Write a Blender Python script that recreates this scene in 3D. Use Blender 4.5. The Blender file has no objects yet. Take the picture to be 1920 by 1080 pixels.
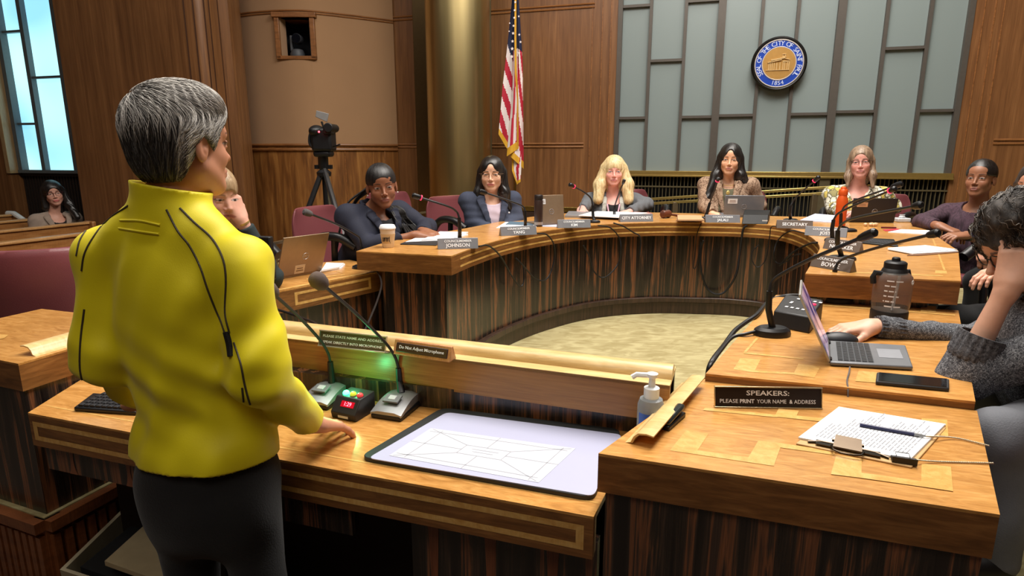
import bpy, bmesh, math, random
import numpy as np
from mathutils import Vector, Matrix
random.seed(7); rng = np.random.RandomState(7)
SC = bpy.context.scene; COL = SC.collection
PI = math.pi
# ---------------------------------------------------------------- camera model
F = 1160.0; TH = math.radians(12.4); CAMH = 1.60
CT, ST = math.cos(TH), math.sin(TH)
def ray(px, py):
    u = (px-960)/F; v = (540-py)/F
    return Vector((u, CT+v*ST, -ST+v*CT))
def W(px, py, h):
    """point on the level plane z=h seen at px,py"""
    r = ray(px, py); t = (h-CAMH)/r.z
    return Vector((r.x*t, r.y*t, h))
def D(px, py, Y):
    """point at forward distance Y seen at px,py"""
    r = ray(px, py); t = Y/r.y
    return Vector((r.x*t, Y, CAMH+r.z*t))
cam = bpy.data.cameras.new('camera'); cam.sensor_width = 36; cam.lens = F/1920*36; cam.clip_start = .05; cam.clip_end = 60
camo = bpy.data.objects.new('camera', cam); COL.objects.link(camo)
camo.location = (0, 0, CAMH); camo.rotation_euler = (PI/2-TH, 0, 0); SC.camera = camo
SC.view_settings.view_transform = 'Standard'; SC.view_settings.look = 'None'
SC.view_settings.gamma = 1; SC.view_settings.use_curve_mapping = False; SC.view_settings.exposure = 0.0
# ---------------------------------------------------------------- materials
def lin(c):
    c = c/255.0
    return c/12.92 if c <= .04045 else ((c+.055)/1.055)**2.4
def rgb(r, g, b): return (lin(r), lin(g), lin(b), 1)
MATS = {}
def base_mat(name):
    m = bpy.data.materials.new(name); m.use_nodes = True
    return m, m.node_tree, m.node_tree.nodes['Principled BSDF']
def N(nt, typ, **kw):
    n = nt.nodes.new(typ)
    for k, v in kw.items():
        if k in n.inputs: n.inputs[k].default_value = v
        else: setattr(n, k, v)
    return n
def mat(name, col, rough=.5, metal=0, emit=None, es=1, var=.12, vs=30, bump=0, bs=200, spec=.5, coat=0, sheen=0, trans=0, ior=1.45):
    if name in MATS: return MATS[name]
    m, nt, p = base_mat(name); c = rgb(*col)
    tc = N(nt, 'ShaderNodeTexCoord')
    nz = N(nt, 'ShaderNodeTexNoise', Scale=vs, Detail=3.0)
    nt.links.new(tc.outputs['Object'], nz.inputs['Vector'])
    mx = N(nt, 'ShaderNodeMix', data_type='RGBA')
    mx.inputs['A'].default_value = tuple(x*(1-var) for x in c[:3])+(1,)
    mx.inputs['B'].default_value = tuple(min(1, x*(1+var)) for x in c[:3])+(1,)
    nt.links.new(nz.outputs['Fac'], mx.inputs['Factor'])
    nt.links.new(mx.outputs['Result'], p.inputs['Base Color'])
    p.inputs['Roughness'].default_value = rough; p.inputs['Metallic'].default_value = metal
    p.inputs['Specular IOR Level'].default_value = spec
    p.inputs['Coat Weight'].default_value = coat
    p.inputs['Sheen Weight'].default_value = sheen
    p.inputs['Transmission Weight'].default_value = trans; p.inputs['IOR'].default_value = ior
    if emit: p.inputs['Emission Color'].default_value = rgb(*emit); p.inputs['Emission Strength'].default_value = es
    if bump:
        nb = N(nt, 'ShaderNodeTexNoise', Scale=bs, Detail=4.0); nt.links.new(tc.outputs['Object'], nb.inputs['Vector'])
        b = N(nt, 'ShaderNodeBump', Strength=bump, Distance=.004); nt.links.new(nb.outputs['Fac'], b.inputs['Height'])
        nt.links.new(b.outputs['Normal'], p.inputs['Normal'])
    MATS[name] = m; return m
def wood(name, stops, scale, rot=0, detail=5, distort=.6, rough=.3, fine=.25, fs=(300, 300, 12), bump=.05, spec=.5, big=None, coat=0):
    if name in MATS: return MATS[name]
    m, nt, p = base_mat(name)
    tc = N(nt, 'ShaderNodeTexCoord')
    r0 = N(nt, 'ShaderNodeMapping'); r0.inputs['Rotation'].default_value = (0, 0, rot); nt.links.new(tc.outputs['Object'], r0.inputs['Vector'])
    mp = N(nt, 'ShaderNodeMapping'); mp.inputs['Scale'].default_value = scale; nt.links.new(r0.outputs[0], mp.inputs['Vector'])
    nz = N(nt, 'ShaderNodeTexNoise', Scale=1.0, Detail=detail, Distortion=distort, Roughness=.6); nt.links.new(mp.outputs[0], nz.inputs['Vector'])
    cr = N(nt, 'ShaderNodeValToRGB'); els = cr.color_ramp.elements
    while len(els) < len(stops): els.new(.5)
    for e, (pos, c) in zip(els, stops): e.position = pos; e.color = rgb(*c)
    nt.links.new(nz.outputs['Fac'], cr.inputs['Fac'])
    mp2 = N(nt, 'ShaderNodeMapping'); mp2.inputs['Scale'].default_value = fs; nt.links.new(r0.outputs[0], mp2.inputs['Vector'])
    n2 = N(nt, 'ShaderNodeTexNoise', Scale=1.0, Detail=3.0); nt.links.new(mp2.outputs[0], n2.inputs['Vector'])
    mr = N(nt, 'ShaderNodeMapRange'); mr.inputs['From Min'].default_value = .3; mr.inputs['From Max'].default_value = .7
    mr.inputs['To Min'].default_value = 1-fine; mr.inputs['To Max'].default_value = 1+fine*.6; nt.links.new(n2.outputs['Fac'], mr.inputs['Value'])
    mx = N(nt, 'ShaderNodeVectorMath', operation='SCALE'); nt.links.new(cr.outputs['Color'], mx.inputs[0]); nt.links.new(mr.outputs[0], mx.inputs['Scale'])
    last = mx.outputs[0]
    if big:
        n3 = N(nt, 'ShaderNodeTexNoise', Scale=big[0], Detail=2.0); nt.links.new(tc.outputs['Object'], n3.inputs['Vector'])
        m3 = N(nt, 'ShaderNodeMapRange'); m3.inputs['From Min'].default_value = .3; m3.inputs['From Max'].default_value = .7
        m3.inputs['To Min'].default_value = 1-big[1]; m3.inputs['To Max'].default_value = 1+big[1]; nt.links.new(n3.outputs['Fac'], m3.inputs['Value'])
        x3 = N(nt, 'ShaderNodeVectorMath', operation='SCALE'); nt.links.new(last, x3.inputs[0]); nt.links.new(m3.outputs[0], x3.inputs['Scale']); last = x3.outputs[0]
    nt.links.new(last, p.inputs['Base Color'])
    p.inputs['Roughness'].default_value = rough; p.inputs['Specular IOR Level'].default_value = spec; p.inputs['Coat Weight'].default_value = coat; p.inputs['Coat Roughness'].default_value = .12
    if bump:
        b = N(nt, 'ShaderNodeBump', Strength=bump, Distance=.002); nt.links.new(n2.outputs['Fac'], b.inputs['Height']); nt.links.new(b.outputs['Normal'], p.inputs['Normal'])
    MATS[name] = m; return m
RA = math.radians(17)      # the room's axes against the camera's
def M_top(): return wood('honey_figured_wood', [(.2, (156, 104, 50)), (.45, (188, 134, 70)), (.62, (204, 150, 84)), (.85, (224, 178, 110))], (9, 40, 40), rot=RA, detail=6, distort=1.6, rough=.24, fine=.12, fs=(40, 300, 300), spec=.5, big=(3, .12))
def M_fascia(): return wood('shaded_brown_edge_wood', [(.25, (102, 64, 30)), (.5, (130, 84, 42)), (.75, (158, 108, 58))], (6, 6, 45), rot=RA, detail=6, distort=1.2, rough=.3, fine=.15, fs=(30, 30, 300), big=(4, .12))  # brown darkened further: shade on the front edges is put into the colour
def M_inlay(): return wood('pale_inlay_wood', [(.25, (196, 144, 74)), (.5, (212, 164, 92)), (.75, (224, 182, 112))], (22, 22, 22), rot=RA, detail=5, distort=1.5, rough=.25, fine=.08)
def M_ebony(): return wood('striped_ebony', [(.34, (26, 19, 17)), (.47, (46, 36, 30)), (.53, (68, 51, 40)), (.585, (136, 84, 52)), (.66, (70, 52, 42))], (34, 34, 1.3), detail=5, distort=.5, rough=.26, fine=.35, fs=(420, 420, 3), spec=.6)
def M_wall(): return wood('wall_veneer', [(.2, (92, 58, 33)), (.5, (120, 80, 47)), (.8, (146, 101, 62))], (22, 22, .9), detail=5, distort=.5, rough=.36, fine=.22, fs=(260, 260, 5), big=(.8, .12))
def M_wall_fig(): return wood('figured_wall_veneer', [(.25, (84, 50, 24)), (.5, (128, 82, 40)), (.75, (168, 118, 62))], (14, 14, 1.6), detail=3, distort=.7, rough=.36, fine=.2, fs=(260, 260, 6))
def M_oak(): return wood('oak_board_wood', [(.25, (134, 86, 40)), (.5, (160, 108, 54)), (.75, (176, 124, 66))], (3, 3, 60), rot=RA, detail=5, distort=1.0, rough=.34, fine=.15, fs=(8, 8, 300))
def M_maple(): return wood('pale_rail_wood', [(.25, (196, 158, 98)), (.5, (216, 182, 122)), (.75, (230, 200, 146))], (6, 30, 30), rot=RA, detail=5, distort=1.2, rough=.34, fine=.1, fs=(10, 200, 200))
def M_brass(): return mat('brass', (168, 142, 84), .26, 1, var=.15, vs=8)
BLACK = lambda: mat('black_plastic', (22, 22, 24), .38)
RUBBER = lambda: mat('matte_black', (16, 16, 17), .7)
WHITE = lambda: mat('paper', (236, 236, 238), .7, var=.02)
# ---------------------------------------------------------------- mesh builder
class MB:
    def __init__(s): s.v = []; s.f = []; s.m = []; s.cur = 0; s.T = Matrix.Identity(4)
    def use(s, i): s.cur = i; return s
    def add(s, vs, fs):
        o = len(s.v); s.v += [tuple(s.T @ Vector(v)) for v in vs]
        for f in fs: s.f.append(tuple(o+i for i in f)); s.m.append(s.cur)
        return s
    def box(s, c, d, R=None):
        c = Vector(c); h = Vector(d)/2; vs = []
        for x in (-1, 1):
            for y in (-1, 1):
                for z in (-1, 1):
                    q = Vector((x*h.x, y*h.y, z*h.z)); q = (R @ q) if R else q; vs.append(c+q)
        return s.add(vs, [(0, 1, 3, 2), (4, 6, 7, 5), (0, 4, 5, 1), (2, 3, 7, 6), (0, 2, 6, 4), (1, 5, 7, 3)])
    def prism(s, poly, z0, z1):
        """poly: list of (x,y); extruded from z0 to z1"""
        a = sum(poly[i][0]*poly[(i+1) % len(poly)][1]-poly[(i+1) % len(poly)][0]*poly[i][1] for i in range(len(poly)))
        if a < 0: poly = poly[::-1]
        n = len(poly); vs = [(p[0], p[1], z0) for p in poly]+[(p[0], p[1], z1) for p in poly]
        return s.add(vs, [tuple(range(n))[::-1], tuple(range(n, 2*n))]+[(i, (i+1) % n, n+(i+1) % n, n+i) for i in range(n)])
    def extr(s, poly, vec):
        """planar 3D polygon extruded along vec"""
        n = len(poly); vec = Vector(vec); vs = [Vector(p) for p in poly]+[Vector(p)+vec for p in poly]
        return s.add(vs, [tuple(range(n))[::-1], tuple(range(n, 2*n))]+[(i, (i+1) % n, n+(i+1) % n, n+i) for i in range(n)])
    def quad(s, a, b, c, d): return s.add([a, b, c, d], [(0, 1, 2, 3)])
    def tube(s, path, r, n=8, cap=True):
        path = [Vector(p) for p in path]; rs = r if isinstance(r, (list, tuple)) else [r]*len(path)
        vs = []; up = None
        for i, p in enumerate(path):
            t = (path[min(i+1, len(path)-1)]-path[max(i-1, 0)])
            t = t.normalized() if t.length > 1e-9 else Vector((0, 0, 1))
            if up is None: up = t.orthogonal().normalized()
            up = (up-t*up.dot(t)); up = up.normalized() if up.length > 1e-6 else t.orthogonal().normalized()
            b = t.cross(up)
            for k in range(n):
                a = 2*PI*k/n; vs.append(p+(up*math.cos(a)+b*math.sin(a))*rs[i])
        fs = []
        for i in range(len(path)-1):
            for k in range(n): fs.append((i*n+k, i*n+(k+1) % n, (i+1)*n+(k+1) % n, (i+1)*n+k))
        if cap: fs += [tuple(range(n))[::-1], tuple(range((len(path)-1)*n, len(path)*n))]
        return s.add(vs, fs)
    def lathe(s, c, prof, n=24, axis=None):
        """prof: [(r,z)] bottom to top about the z axis at c (axis: a 3x3 matrix)"""
        c = Vector(c); vs = []
        for r, z in prof:
            for k in range(n):
                a = 2*PI*k/n; q = Vector((r*math.cos(a), r*math.sin(a), z)); q = axis @ q if axis else q; vs.append(c+q)
        fs = []
        for i in range(len(prof)-1):
            for k in range(n): fs.append((i*n+k, i*n+(k+1) % n, (i+1)*n+(k+1) % n, (i+1)*n+k))
        fs += [tuple(range(n))[::-1], tuple(range((len(prof)-1)*n, len(prof)*n))]
        return s.add(vs, fs)
    def sphere(s, c, r, n=12, m=8):
        c = Vector(c); r = Vector(r) if not isinstance(r, (int, float)) else Vector((r, r, r))
        vs = [c+Vector((0, 0, -r.z))]
        for i in range(1, m):
            t = PI*i/m-PI/2
            for k in range(n):
                a = 2*PI*k/n; vs.append(c+Vector((r.x*math.cos(t)*math.cos(a), r.y*math.cos(t)*math.sin(a), r.z*math.sin(t))))
        vs.append(c+Vector((0, 0, r.z))); L = len(vs)-1
        fs = [(0, 1+(k+1) % n, 1+k) for k in range(n)]
        for i in range(m-2):
            for k in range(n): fs.append((1+i*n+k, 1+i*n+(k+1) % n, 1+(i+1)*n+(k+1) % n, 1+(i+1)*n+k))
        fs += [(1+(m-2)*n+k, 1+(m-2)*n+(k+1) % n, L) for k in range(n)]
        return s.add(vs, fs)
    def build(s, name, mats, parent=None, world=True, bevel=0, smooth=35, local=False):
        me = bpy.data.meshes.new(name)
        vs = s.v
        if parent is not None and not local:
            inv = parent_mat(parent).inverted(); vs = [tuple(inv @ Vector(v)) for v in vs]
        me.from_pydata(vs, [], s.f)
        ms = mats if isinstance(mats, (list, tuple)) else [mats]
        for m in ms: me.materials.append(m)
        me.polygons.foreach_set('material_index', s.m)
        bm = bmesh.new(); bm.from_mesh(me); bmesh.ops.recalc_face_normals(bm, faces=bm.faces); bm.to_mesh(me); bm.free()
        if smooth:
            me.polygons.foreach_set('use_smooth', [True]*len(me.polygons)); me.set_sharp_from_angle(angle=math.radians(smooth))
        me.update()
        o = bpy.data.objects.new(name, me); COL.objects.link(o)
        if parent is not None: o.parent = parent
        if bevel:
            b = o.modifiers.new('bevel', 'BEVEL'); b.width = bevel; b.segments = 2; b.limit_method = 'ANGLE'; b.angle_limit = math.radians(40)
        return o
def parent_mat(p):
    M = Matrix.Identity(4)
    while p is not None:
        M = Matrix.LocRotScale(p.location, p.rotation_euler, p.scale) @ M; p = p.parent
    return M
def tag(o, label, cat, group=None, kind=None):
    o['label'] = label; o['category'] = cat
    if group: o['group'] = group
    if kind: o['kind'] = kind
    return o
def thing(name, label, cat, loc=(0, 0, 0), rz=0, group=None):
    o = bpy.data.objects.new(name, None); COL.objects.link(o); o.empty_display_size = .05
    o.location = loc; o.rotation_euler = (0, 0, rz); return tag(o, label, cat, group)
def struct(o): o['kind'] = 'structure'; return o
def copy_thing(r, loc, rz, label, group=None, rot=None):
    c = r.copy(); COL.objects.link(c); c.location = loc; c.rotation_euler = rot if rot else (0, 0, rz); c['label'] = label
    if group: c['group'] = group
    for ch in list(r.children):
        d = ch.copy(); COL.objects.link(d); d.parent = c
        for g in ch.children: e = g.copy(); COL.objects.link(e); e.parent = d
    return c
def relink(name, me, m, parent):
    me.materials.clear(); me.materials.append(m); o = bpy.data.objects.new(name, me); COL.objects.link(o); o.parent = parent; return o
def text_mesh(body, size, M, depth=.0006, align='CENTER', bold=0, sx=1.0, font=None, spacing=1.0):
    """lettering as a mesh lying in the xy plane of M"""
    cu = bpy.data.curves.new('t', 'FONT'); cu.body = body; cu.size = size; cu.extrude = depth; cu.align_x = align; cu.align_y = 'CENTER'; cu.offset = bold; cu.resolution_u = 2; cu.space_character = spacing
    ob = bpy.data.objects.new('t', cu); COL.objects.link(ob)
    dg = bpy.context.evaluated_depsgraph_get(); me = bpy.data.meshes.new_from_object(ob.evaluated_get(dg))
    bpy.data.objects.remove(ob); bpy.data.curves.remove(cu)
    me.transform(Matrix.Diagonal((sx, 1, 1, 1))); me.transform(M); me.name = 'lettering'
    return me
def joined(mes):
    bm = bmesh.new()
    for m in mes: bm.from_mesh(m)
    me = bpy.data.meshes.new('lettering'); bm.to_mesh(me); bm.free()
    for m in mes: bpy.data.meshes.remove(m)
    return me
def frame(o, x, y, z=None):
    x = Vector(x).normalized(); y = Vector(y); y = (y-x*y.dot(x)).normalized(); z = x.cross(y)
    return Matrix(((x.x, y.x, z.x, o[0]), (x.y, y.y, z.y, o[1]), (x.z, y.z, z.z, o[2]), (0, 0, 0, 1)))
def spline(pts, n=8):
    """Catmull-Rom through pts"""
    P = [Vector(p) for p in pts]; P = [2*P[0]-P[1]]+P+[2*P[-1]-P[-2]]; out = []
    for i in range(1, len(P)-2):
        for k in range(n):
            t = k/n; a, b, c, d = P[i-1], P[i], P[i+1], P[i+2]
            out.append(.5*((2*b)+(c-a)*t+(2*a-5*b+4*c-d)*t*t+(3*b-a-3*c+d)*t**3))
    out.append(P[-2]); return out
def resample(pts, n):
    L = [0]
    for i in range(1, len(pts)): L.append(L[-1]+(pts[i]-pts[i-1]).length)
    out = []; j = 0
    for k in range(n):
        t = L[-1]*k/(n-1)
        while j < len(pts)-2 and L[j+1] < t: j += 1
        s = (t-L[j])/max(1e-9, L[j+1]-L[j]); out.append(pts[j].lerp(pts[j+1], min(1, s)))
    return out
# ================================================================ THE ROOM
PLAT = .48                                   # raised council floor above the public floor
HN, HL, HA, HP = .985, 1.007, 1.13, .87       # desk tops: speakers' desk, staff desks, council ring, podium
U = Vector((math.cos(RA), -math.sin(RA), 0)); NW = Vector((-math.sin(RA), -math.cos(RA), 0)); ZV = Vector((0, 0, 1))
ANC = D(1440, 285, 6.3); ANC.z = 0
def BP(s, z, off=0): q = ANC+U*s+NW*off; return Vector((q.x, q.y, z))
def onplane(px, py, off=0, anc=None):
    """along-wall distance and height where the sight line meets the (back) wall plane"""
    a = anc or ANC; r = ray(px, py); p0 = a+NW*off
    t = (p0.dot(NW))/(Vector((r.x, r.y, 0)).dot(NW)); q = Vector((r.x*t, r.y*t, 0))
    return (q-a).dot(U), CAMH+r.z*t
def wallbox(mb, s0, s1, z0, z1, o0, o1, anc=None):
    a = anc or ANC
    P = [a+U*s0+NW*o0, a+U*s1+NW*o0, a+U*s1+NW*o1, a+U*s0+NW*o1]
    return mb.prism([(p.x, p.y) for p in P], z0, z1)
CEIL = 5.4
carpet_pub = mat('dark_public_carpet', (66, 56, 46), .95, var=.3, vs=90, bump=.3)
mb = MB(); mb.box((0, 2, -.05), (18, 16, .1)); struct(mb.build('floor', carpet_pub, smooth=0))
mb = MB(); mb.box((0, 2, CEIL+.05), (18, 16, .1)); struct(mb.build('ceiling', mat('ceiling_plaster', (196, 186, 166), .8), smooth=0))
# raised council floor: beige carpet with figure
cm, nt, p = base_mat('beige_figured_carpet')
tc = N(nt, 'ShaderNodeTexCoord'); mp = N(nt, 'ShaderNodeMapping'); mp.inputs['Scale'].default_value = (5, 11, 5); mp.inputs['Rotation'].default_value = (0, 0, -.5)
nz = N(nt, 'ShaderNodeTexNoise', Scale=1.6, Detail=4.0, Distortion=1.2); cr = N(nt, 'ShaderNodeValToRGB')
cr.color_ramp.elements[0].position = .35; cr.color_ramp.elements[0].color = rgb(150, 136, 92); cr.color_ramp.elements[1].position = .65; cr.color_ramp.elements[1].color = rgb(178, 166, 122)
nt.links.new(tc.outputs['Object'], mp.inputs[0]); nt.links.new(mp.outputs[0], nz.inputs[0]); nt.links.new(nz.outputs['Fac'], cr.inputs[0]); nt.links.new(cr.outputs[0], p.inputs['Base Color']); p.inputs['Roughness'].default_value = .95
nb = N(nt, 'ShaderNodeTexNoise', Scale=400.0); bb = N(nt, 'ShaderNodeBump', Strength=.4, Distance=.003); nt.links.new(tc.outputs['Object'], nb.inputs[0]); nt.links.new(nb.outputs['Fac'], bb.inputs['Height']); nt.links.new(bb.outputs[0], p.inputs['Normal'])
mb = MB(); mb.prism([(-2.6, 2.20), (-1.466, 1.738), (-1.30, 2.19), (-1.2, 2.03), (.30, 1.58), (.22, 1.25), (.80, 1.06), (1.10, .60), (6.9, -1.2), (6.9, 9.0), (-2.6, 9.0), (-2.4, 3.2)], .02, PLAT); struct(mb.build('platform', cm, smooth=0))
# slatted wooden base of the platform towards the public side
sl = [(-2.6, 2.195), (-1.462, 1.732), (-1.295, 2.19)]
mb = MB()
w_orange = wood('base_slat_wood', [(.3, (104, 56, 28)), (.6, (134, 78, 42))], (8, 8, 30), rough=.4)
for (a, b) in zip(sl[:-1], sl[1:]):
    a = Vector((*a, 0)); b = Vector((*b, 0)); d = (b-a); L = d.length; d.normalize(); n = Vector((d.y, -d.x, 0))
    mb.prism([(p.x, p.y) for p in (a, b, b-n*.05, a-n*.05)], 0, .44)
    mb.prism([(p.x, p.y) for p in (a+n*.03, b+n*.03, b-n*.05, a-n*.05)], .44, .476)
    k = int(L/.035)
    for i in range(k):
        c = a+d*(i+.5)*L/k; mb.prism([(p.x, p.y) for p in (c-d*.011+n*.018, c+d*.011+n*.018, c+d*.011, c-d*.011)], .02, .42)
struct(mb.build('trim_1', w_orange))
# outer walls that close the room (outside the picture)
wl = M_wall()
mb = MB(); mb.box((8.9, 2, CEIL/2), (.2, 16, CEIL)); struct(mb.build('wall_right', wl, smooth=0))
mb = MB(); mb.box((-8.9, 2, CEIL/2), (.2, 16, CEIL)); struct(mb.build('wall_left', wl, smooth=0))
mb = MB(); mb.box((0, -5.9, CEIL/2), (18, .2, CEIL)); struct(mb.build('wall_front', wl, smooth=0))
# ---- back wall with its window
sL = onplane(1153, 213)[0]; sR = onplane(1799, 213)[0]; zS = onplane(1440, 322)[1]; zSb = onplane(1440, 332)[1]; WT = 4.7
sE0 = onplane(700, 285)[0]; sE1 = sR+5.2
mb = MB()
wallbox(mb, sE0, sL, 0, CEIL, -.2, 0); wallbox(mb, sR, sE1, 0, CEIL, -.2, 0); wallbox(mb, sL, sR, WT, CEIL, -.2, 0)
wallbox(mb, sL, sR, 0, PLAT, -.2, 0)
struct(mb.build('wall_back', wl, smooth=0))
# seams and double mouldings of the veneer
def moulding(mb, pts, z, hs=((-.02, .016), (.014, .016)), out=.022, th=.02):
    """two half-round beads running along pts at height z"""
    for dz, h in hs:
        mb.tube([Vector((p.x, p.y, z+dz)) for p in pts], h*.62, 8)
zm = onplane(1000, 272)[1]; zu = onplane(1014, 16)[1]
mould = wood('moulding_wood', [(.3, (112, 70, 36)), (.6, (146, 96, 54))], (6, 6, 40), rot=RA, rough=.35)
mb = MB()
for (a, b, z) in ((735, 785, zm), (918, 1094, zm), (735, 785, zu), (922, 1108, zu)):
    s0 = onplane(a, 280)[0]; s1 = onplane(b, 280)[0]; moulding(mb, [BP(s0, 0, .004), BP(s1, 0, .004)], z)
z2 = onplane(1890, 265)[1]; moulding(mb, [BP(onplane(1862, 265)[0], 0, .004), BP(sE1-.3, 0, .004)], z2)
moulding(mb, [BP(onplane(1862, 20)[0], 0, .004), BP(sE1-.3, 0, .004)], zu)
for px in (1107, 1125, 1141): s = onplane(px, 200)[0]; wallbox(mb, s-.004, s+.004, PLAT, CEIL-.05, 0, .006)
for px in (1826, 1846, 1862): s = onplane(px, 100)[0]+.03; wallbox(mb, s-.004, s+.004, PLAT, CEIL-.05, 0, .006)
struct(mb.build('trim_2', mould))
# window: frosted panes, thin and thick mullions
wf = mat('window_bronze', (86, 80, 74), .45, .3)
win = thing('window_1', 'x', 'window', tuple(BP((sL+sR)/2, zS))); del win['label'], win['category']; win['kind'] = 'structure'
px_m = [(1212.5, 5.5), (1276, 5.5), (1341.5, 13), (1415, 5.5), (1480, 5.5), (1559, 13), (1642, 5.5), (1721, 5.5)]
fm = MB(); wallbox(fm, sL, sL+.045, zS, WT, -.1, .012); wallbox(fm, sR-.045, sR, zS, WT, -.1, .012); wallbox(fm, sL, sR, WT-.05, WT, -.1, .012)
edges = [sL+.03]; 
for px, wd in px_m:
    s = onplane(px, 213)[0]; h = wd*.0052/2*1.05; wallbox(fm, s-h, s+h, zS, WT, -.06, .0 if wd < 8 else .012); edges.append(s)
edges.append(sR-.03)
bars = [(0, 11), (0, 221), (1, 113), (2, 1), (2, 219), (3, 216), (5, 213.5), (6, 209), (7, 90), (8, 207), (3, -120), (1, -150), (5, -40), (4, -30), (7, -170), (8, -60), (6, -120), (0, -200)]
for i, py in bars:
    pm = 1440 if i == 9 else [1185, 1245, 1305, 1385, 1448, 1516, 1605, 1682, 1758][i]
    z = onplane(pm, py)[1]; wallbox(fm, edges[i], edges[i+1], z-.013, z+.013, -.06, -.004)
fm.build('window_frame', wf, win, smooth=0)
gl, nt, p = base_mat('frosted_pane'); p.inputs['Base Color'].default_value = rgb(126, 137, 136); p.inputs['Roughness'].default_value = .32; p.inputs['Specular IOR Level'].default_value = .6
tc = N(nt, 'ShaderNodeTexCoord'); nz = N(nt, 'ShaderNodeTexNoise', Scale=220.0, Detail=2.0); bb = N(nt, 'ShaderNodeBump', Strength=.12, Distance=.002); nt.links.new(tc.outputs['Object'], nz.inputs[0]); nt.links.new(nz.outputs['Fac'], bb.inputs['Height']); nt.links.new(bb.outputs[0], p.inputs['Normal'])
g = MB(); wallbox(g, sL+.02, sR-.02, zS, WT-.02, -.055, -.04); g.build('pane', gl, win, smooth=0)
# brass sill rail
s_ = MB(); wallbox(s_, sL-.01, sR+.02, zSb, zS, -.1, .03); wallbox(s_, sL-.01, sR+.02, zSb-.006, zSb+.012, .03, .045); s_.build('window_sill', mat('sill_brass', (176, 150, 88), .32, .8), win, bevel=.003)
# grille below
mb = MB(); wallbox(mb, sL, sR, PLAT, zSb, -.2, -.12); struct(mb.build('trim_3', mat('grille_backing', (12, 11, 11), .9), smooth=0))
mb = MB(); n = int((sR-sL)/.036)
for i in range(n): s = sL+(i+.5)*(sR-sL)/n; wallbox(mb, s-.0035, s+.0035, PLAT, zSb, -.05, -.02)
for z in (onplane(1250, 350)[1], onplane(1250, 350)[1]-.42): wallbox(mb, sL, sR, z-.007, z+.007, -.03, -.008)
sp0, sp1 = onplane(1532, 380)[0], onplane(1551, 380)[0]; wallbox(mb, sp0, sp1, PLAT, zSb, -.05, .02)
struct(mb.build('trim_4', mat('grille_bars', (112, 102, 78), .4, .6)))
# baseboard with brass line beside the window
mb = MB(); zb = onplane(1070, 388)[1]; zb2 = onplane(1070, 397)[1]; wallbox(mb, onplane(905, 390)[0], sL, zb2, zb, 0, .03); struct(mb.build('baseboard_back', M_brass(), bevel=.004))
mb = MB(); wallbox(mb, onplane(905, 390)[0], sL, PLAT, zb2-.01, 0, .02); struct(mb.build('baseboard_back', mat('dark_base', (52, 32, 22), .5), bevel=.004))
# ramp handrail in front of the grille
hr = thing('handrail', 'pair of sloping brass handrail bars in front of the dark window grille', 'handrail', tuple(D(1400, 372, 5.95).xy)+(PLAT,))
for dy in (0, 10):
    mb = MB(); a = D(1196, 375+dy*.8, 6.25); b = D(1556, 351+dy*1.1, 5.55); d = (b-a).normalized(); n = d.cross(ZV).normalized()
    mb.extr([a-ZV*.012-n*.02, a+ZV*.012-n*.02, a+ZV*.012+n*.02, a-ZV*.012+n*.02], b-a); mb.build('rail_bar', mat('handrail_brass', (204, 180, 108), .3, .85), hr, bevel=.003)
for px, Y in ((1290, 6.1), (1420, 5.82), (1540, 5.6)):
    mb = MB(); t = D(px, 371 if px < 1300 else 363, Y); t = a.lerp(b, (Y-6.25)/(5.55-6.25)); mb.box((t.x, t.y, (t.z+PLAT)/2), (.05, .05, t.z-PLAT)); mb.build('post', mat('bronze_post', (98, 84, 62), .45, .4), hr, bevel=.004)
# ---- brass column and its flat dark-brass neighbour
cc = D(862, 285, 6.72); cr_ = .327
mb = MB(); mb.lathe((cc.x, cc.y, 0), [(cr_, .0), (cr_, CEIL)], 64)
cb, nt, p = base_mat('polished_brass_column'); p.inputs['Metallic'].default_value = 1; p.inputs['Roughness'].default_value = .32
tc = N(nt, 'ShaderNodeTexCoord'); mp = N(nt, 'ShaderNodeMapping'); mp.inputs['Scale'].default_value = (9, 9, .3); nz = N(nt, 'ShaderNodeTexNoise', Scale=1.0, Detail=3.0); cr = N(nt, 'ShaderNodeValToRGB')
cr.color_ramp.elements[0].color = rgb(168, 146, 98); cr.color_ramp.elements[1].color = rgb(214, 194, 140)
nt.links.new(tc.outputs['Object'], mp.inputs[0]); nt.links.new(mp.outputs[0], nz.inputs[0]); nt.links.new(nz.outputs['Fac'], cr.inputs[0]); nt.links.new(cr.outputs[0], p.inputs['Base Color'])
bb = N(nt, 'ShaderNodeBump', Strength=.25, Distance=.01); nt.links.new(nz.outputs['Fac'], bb.inputs['Height']); nt.links.new(bb.outputs[0], p.inputs['Normal'])
struct(mb.build('column', cb, smooth=60))
mb = MB(); q0, q1 = D(781, 285, 7.0), D(806, 285, 6.95); mb.prism([(q0.x, q0.y), (q1.x, q1.y), (q1.x+.1, q1.y+.5), (q0.x+.02, q0.y+.5)], 0, CEIL)
struct(mb.build('trim_5', mat('dark_brass_strip', (112, 92, 62), .3, .9), bevel=.006))
mb = MB(); q0, q1 = D(915, 285, 6.72), D(921, 285, 6.85); mb.prism([(q0.x, q0.y), (q1.x, q1.y), (q1.x, q1.y+.3), (q0.x-.1, q0.y+.3)], 0, CEIL)
struct(mb.build('trim_6', mat('green_brass_strip', (120, 118, 88), .4, .6), bevel=.004))
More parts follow.
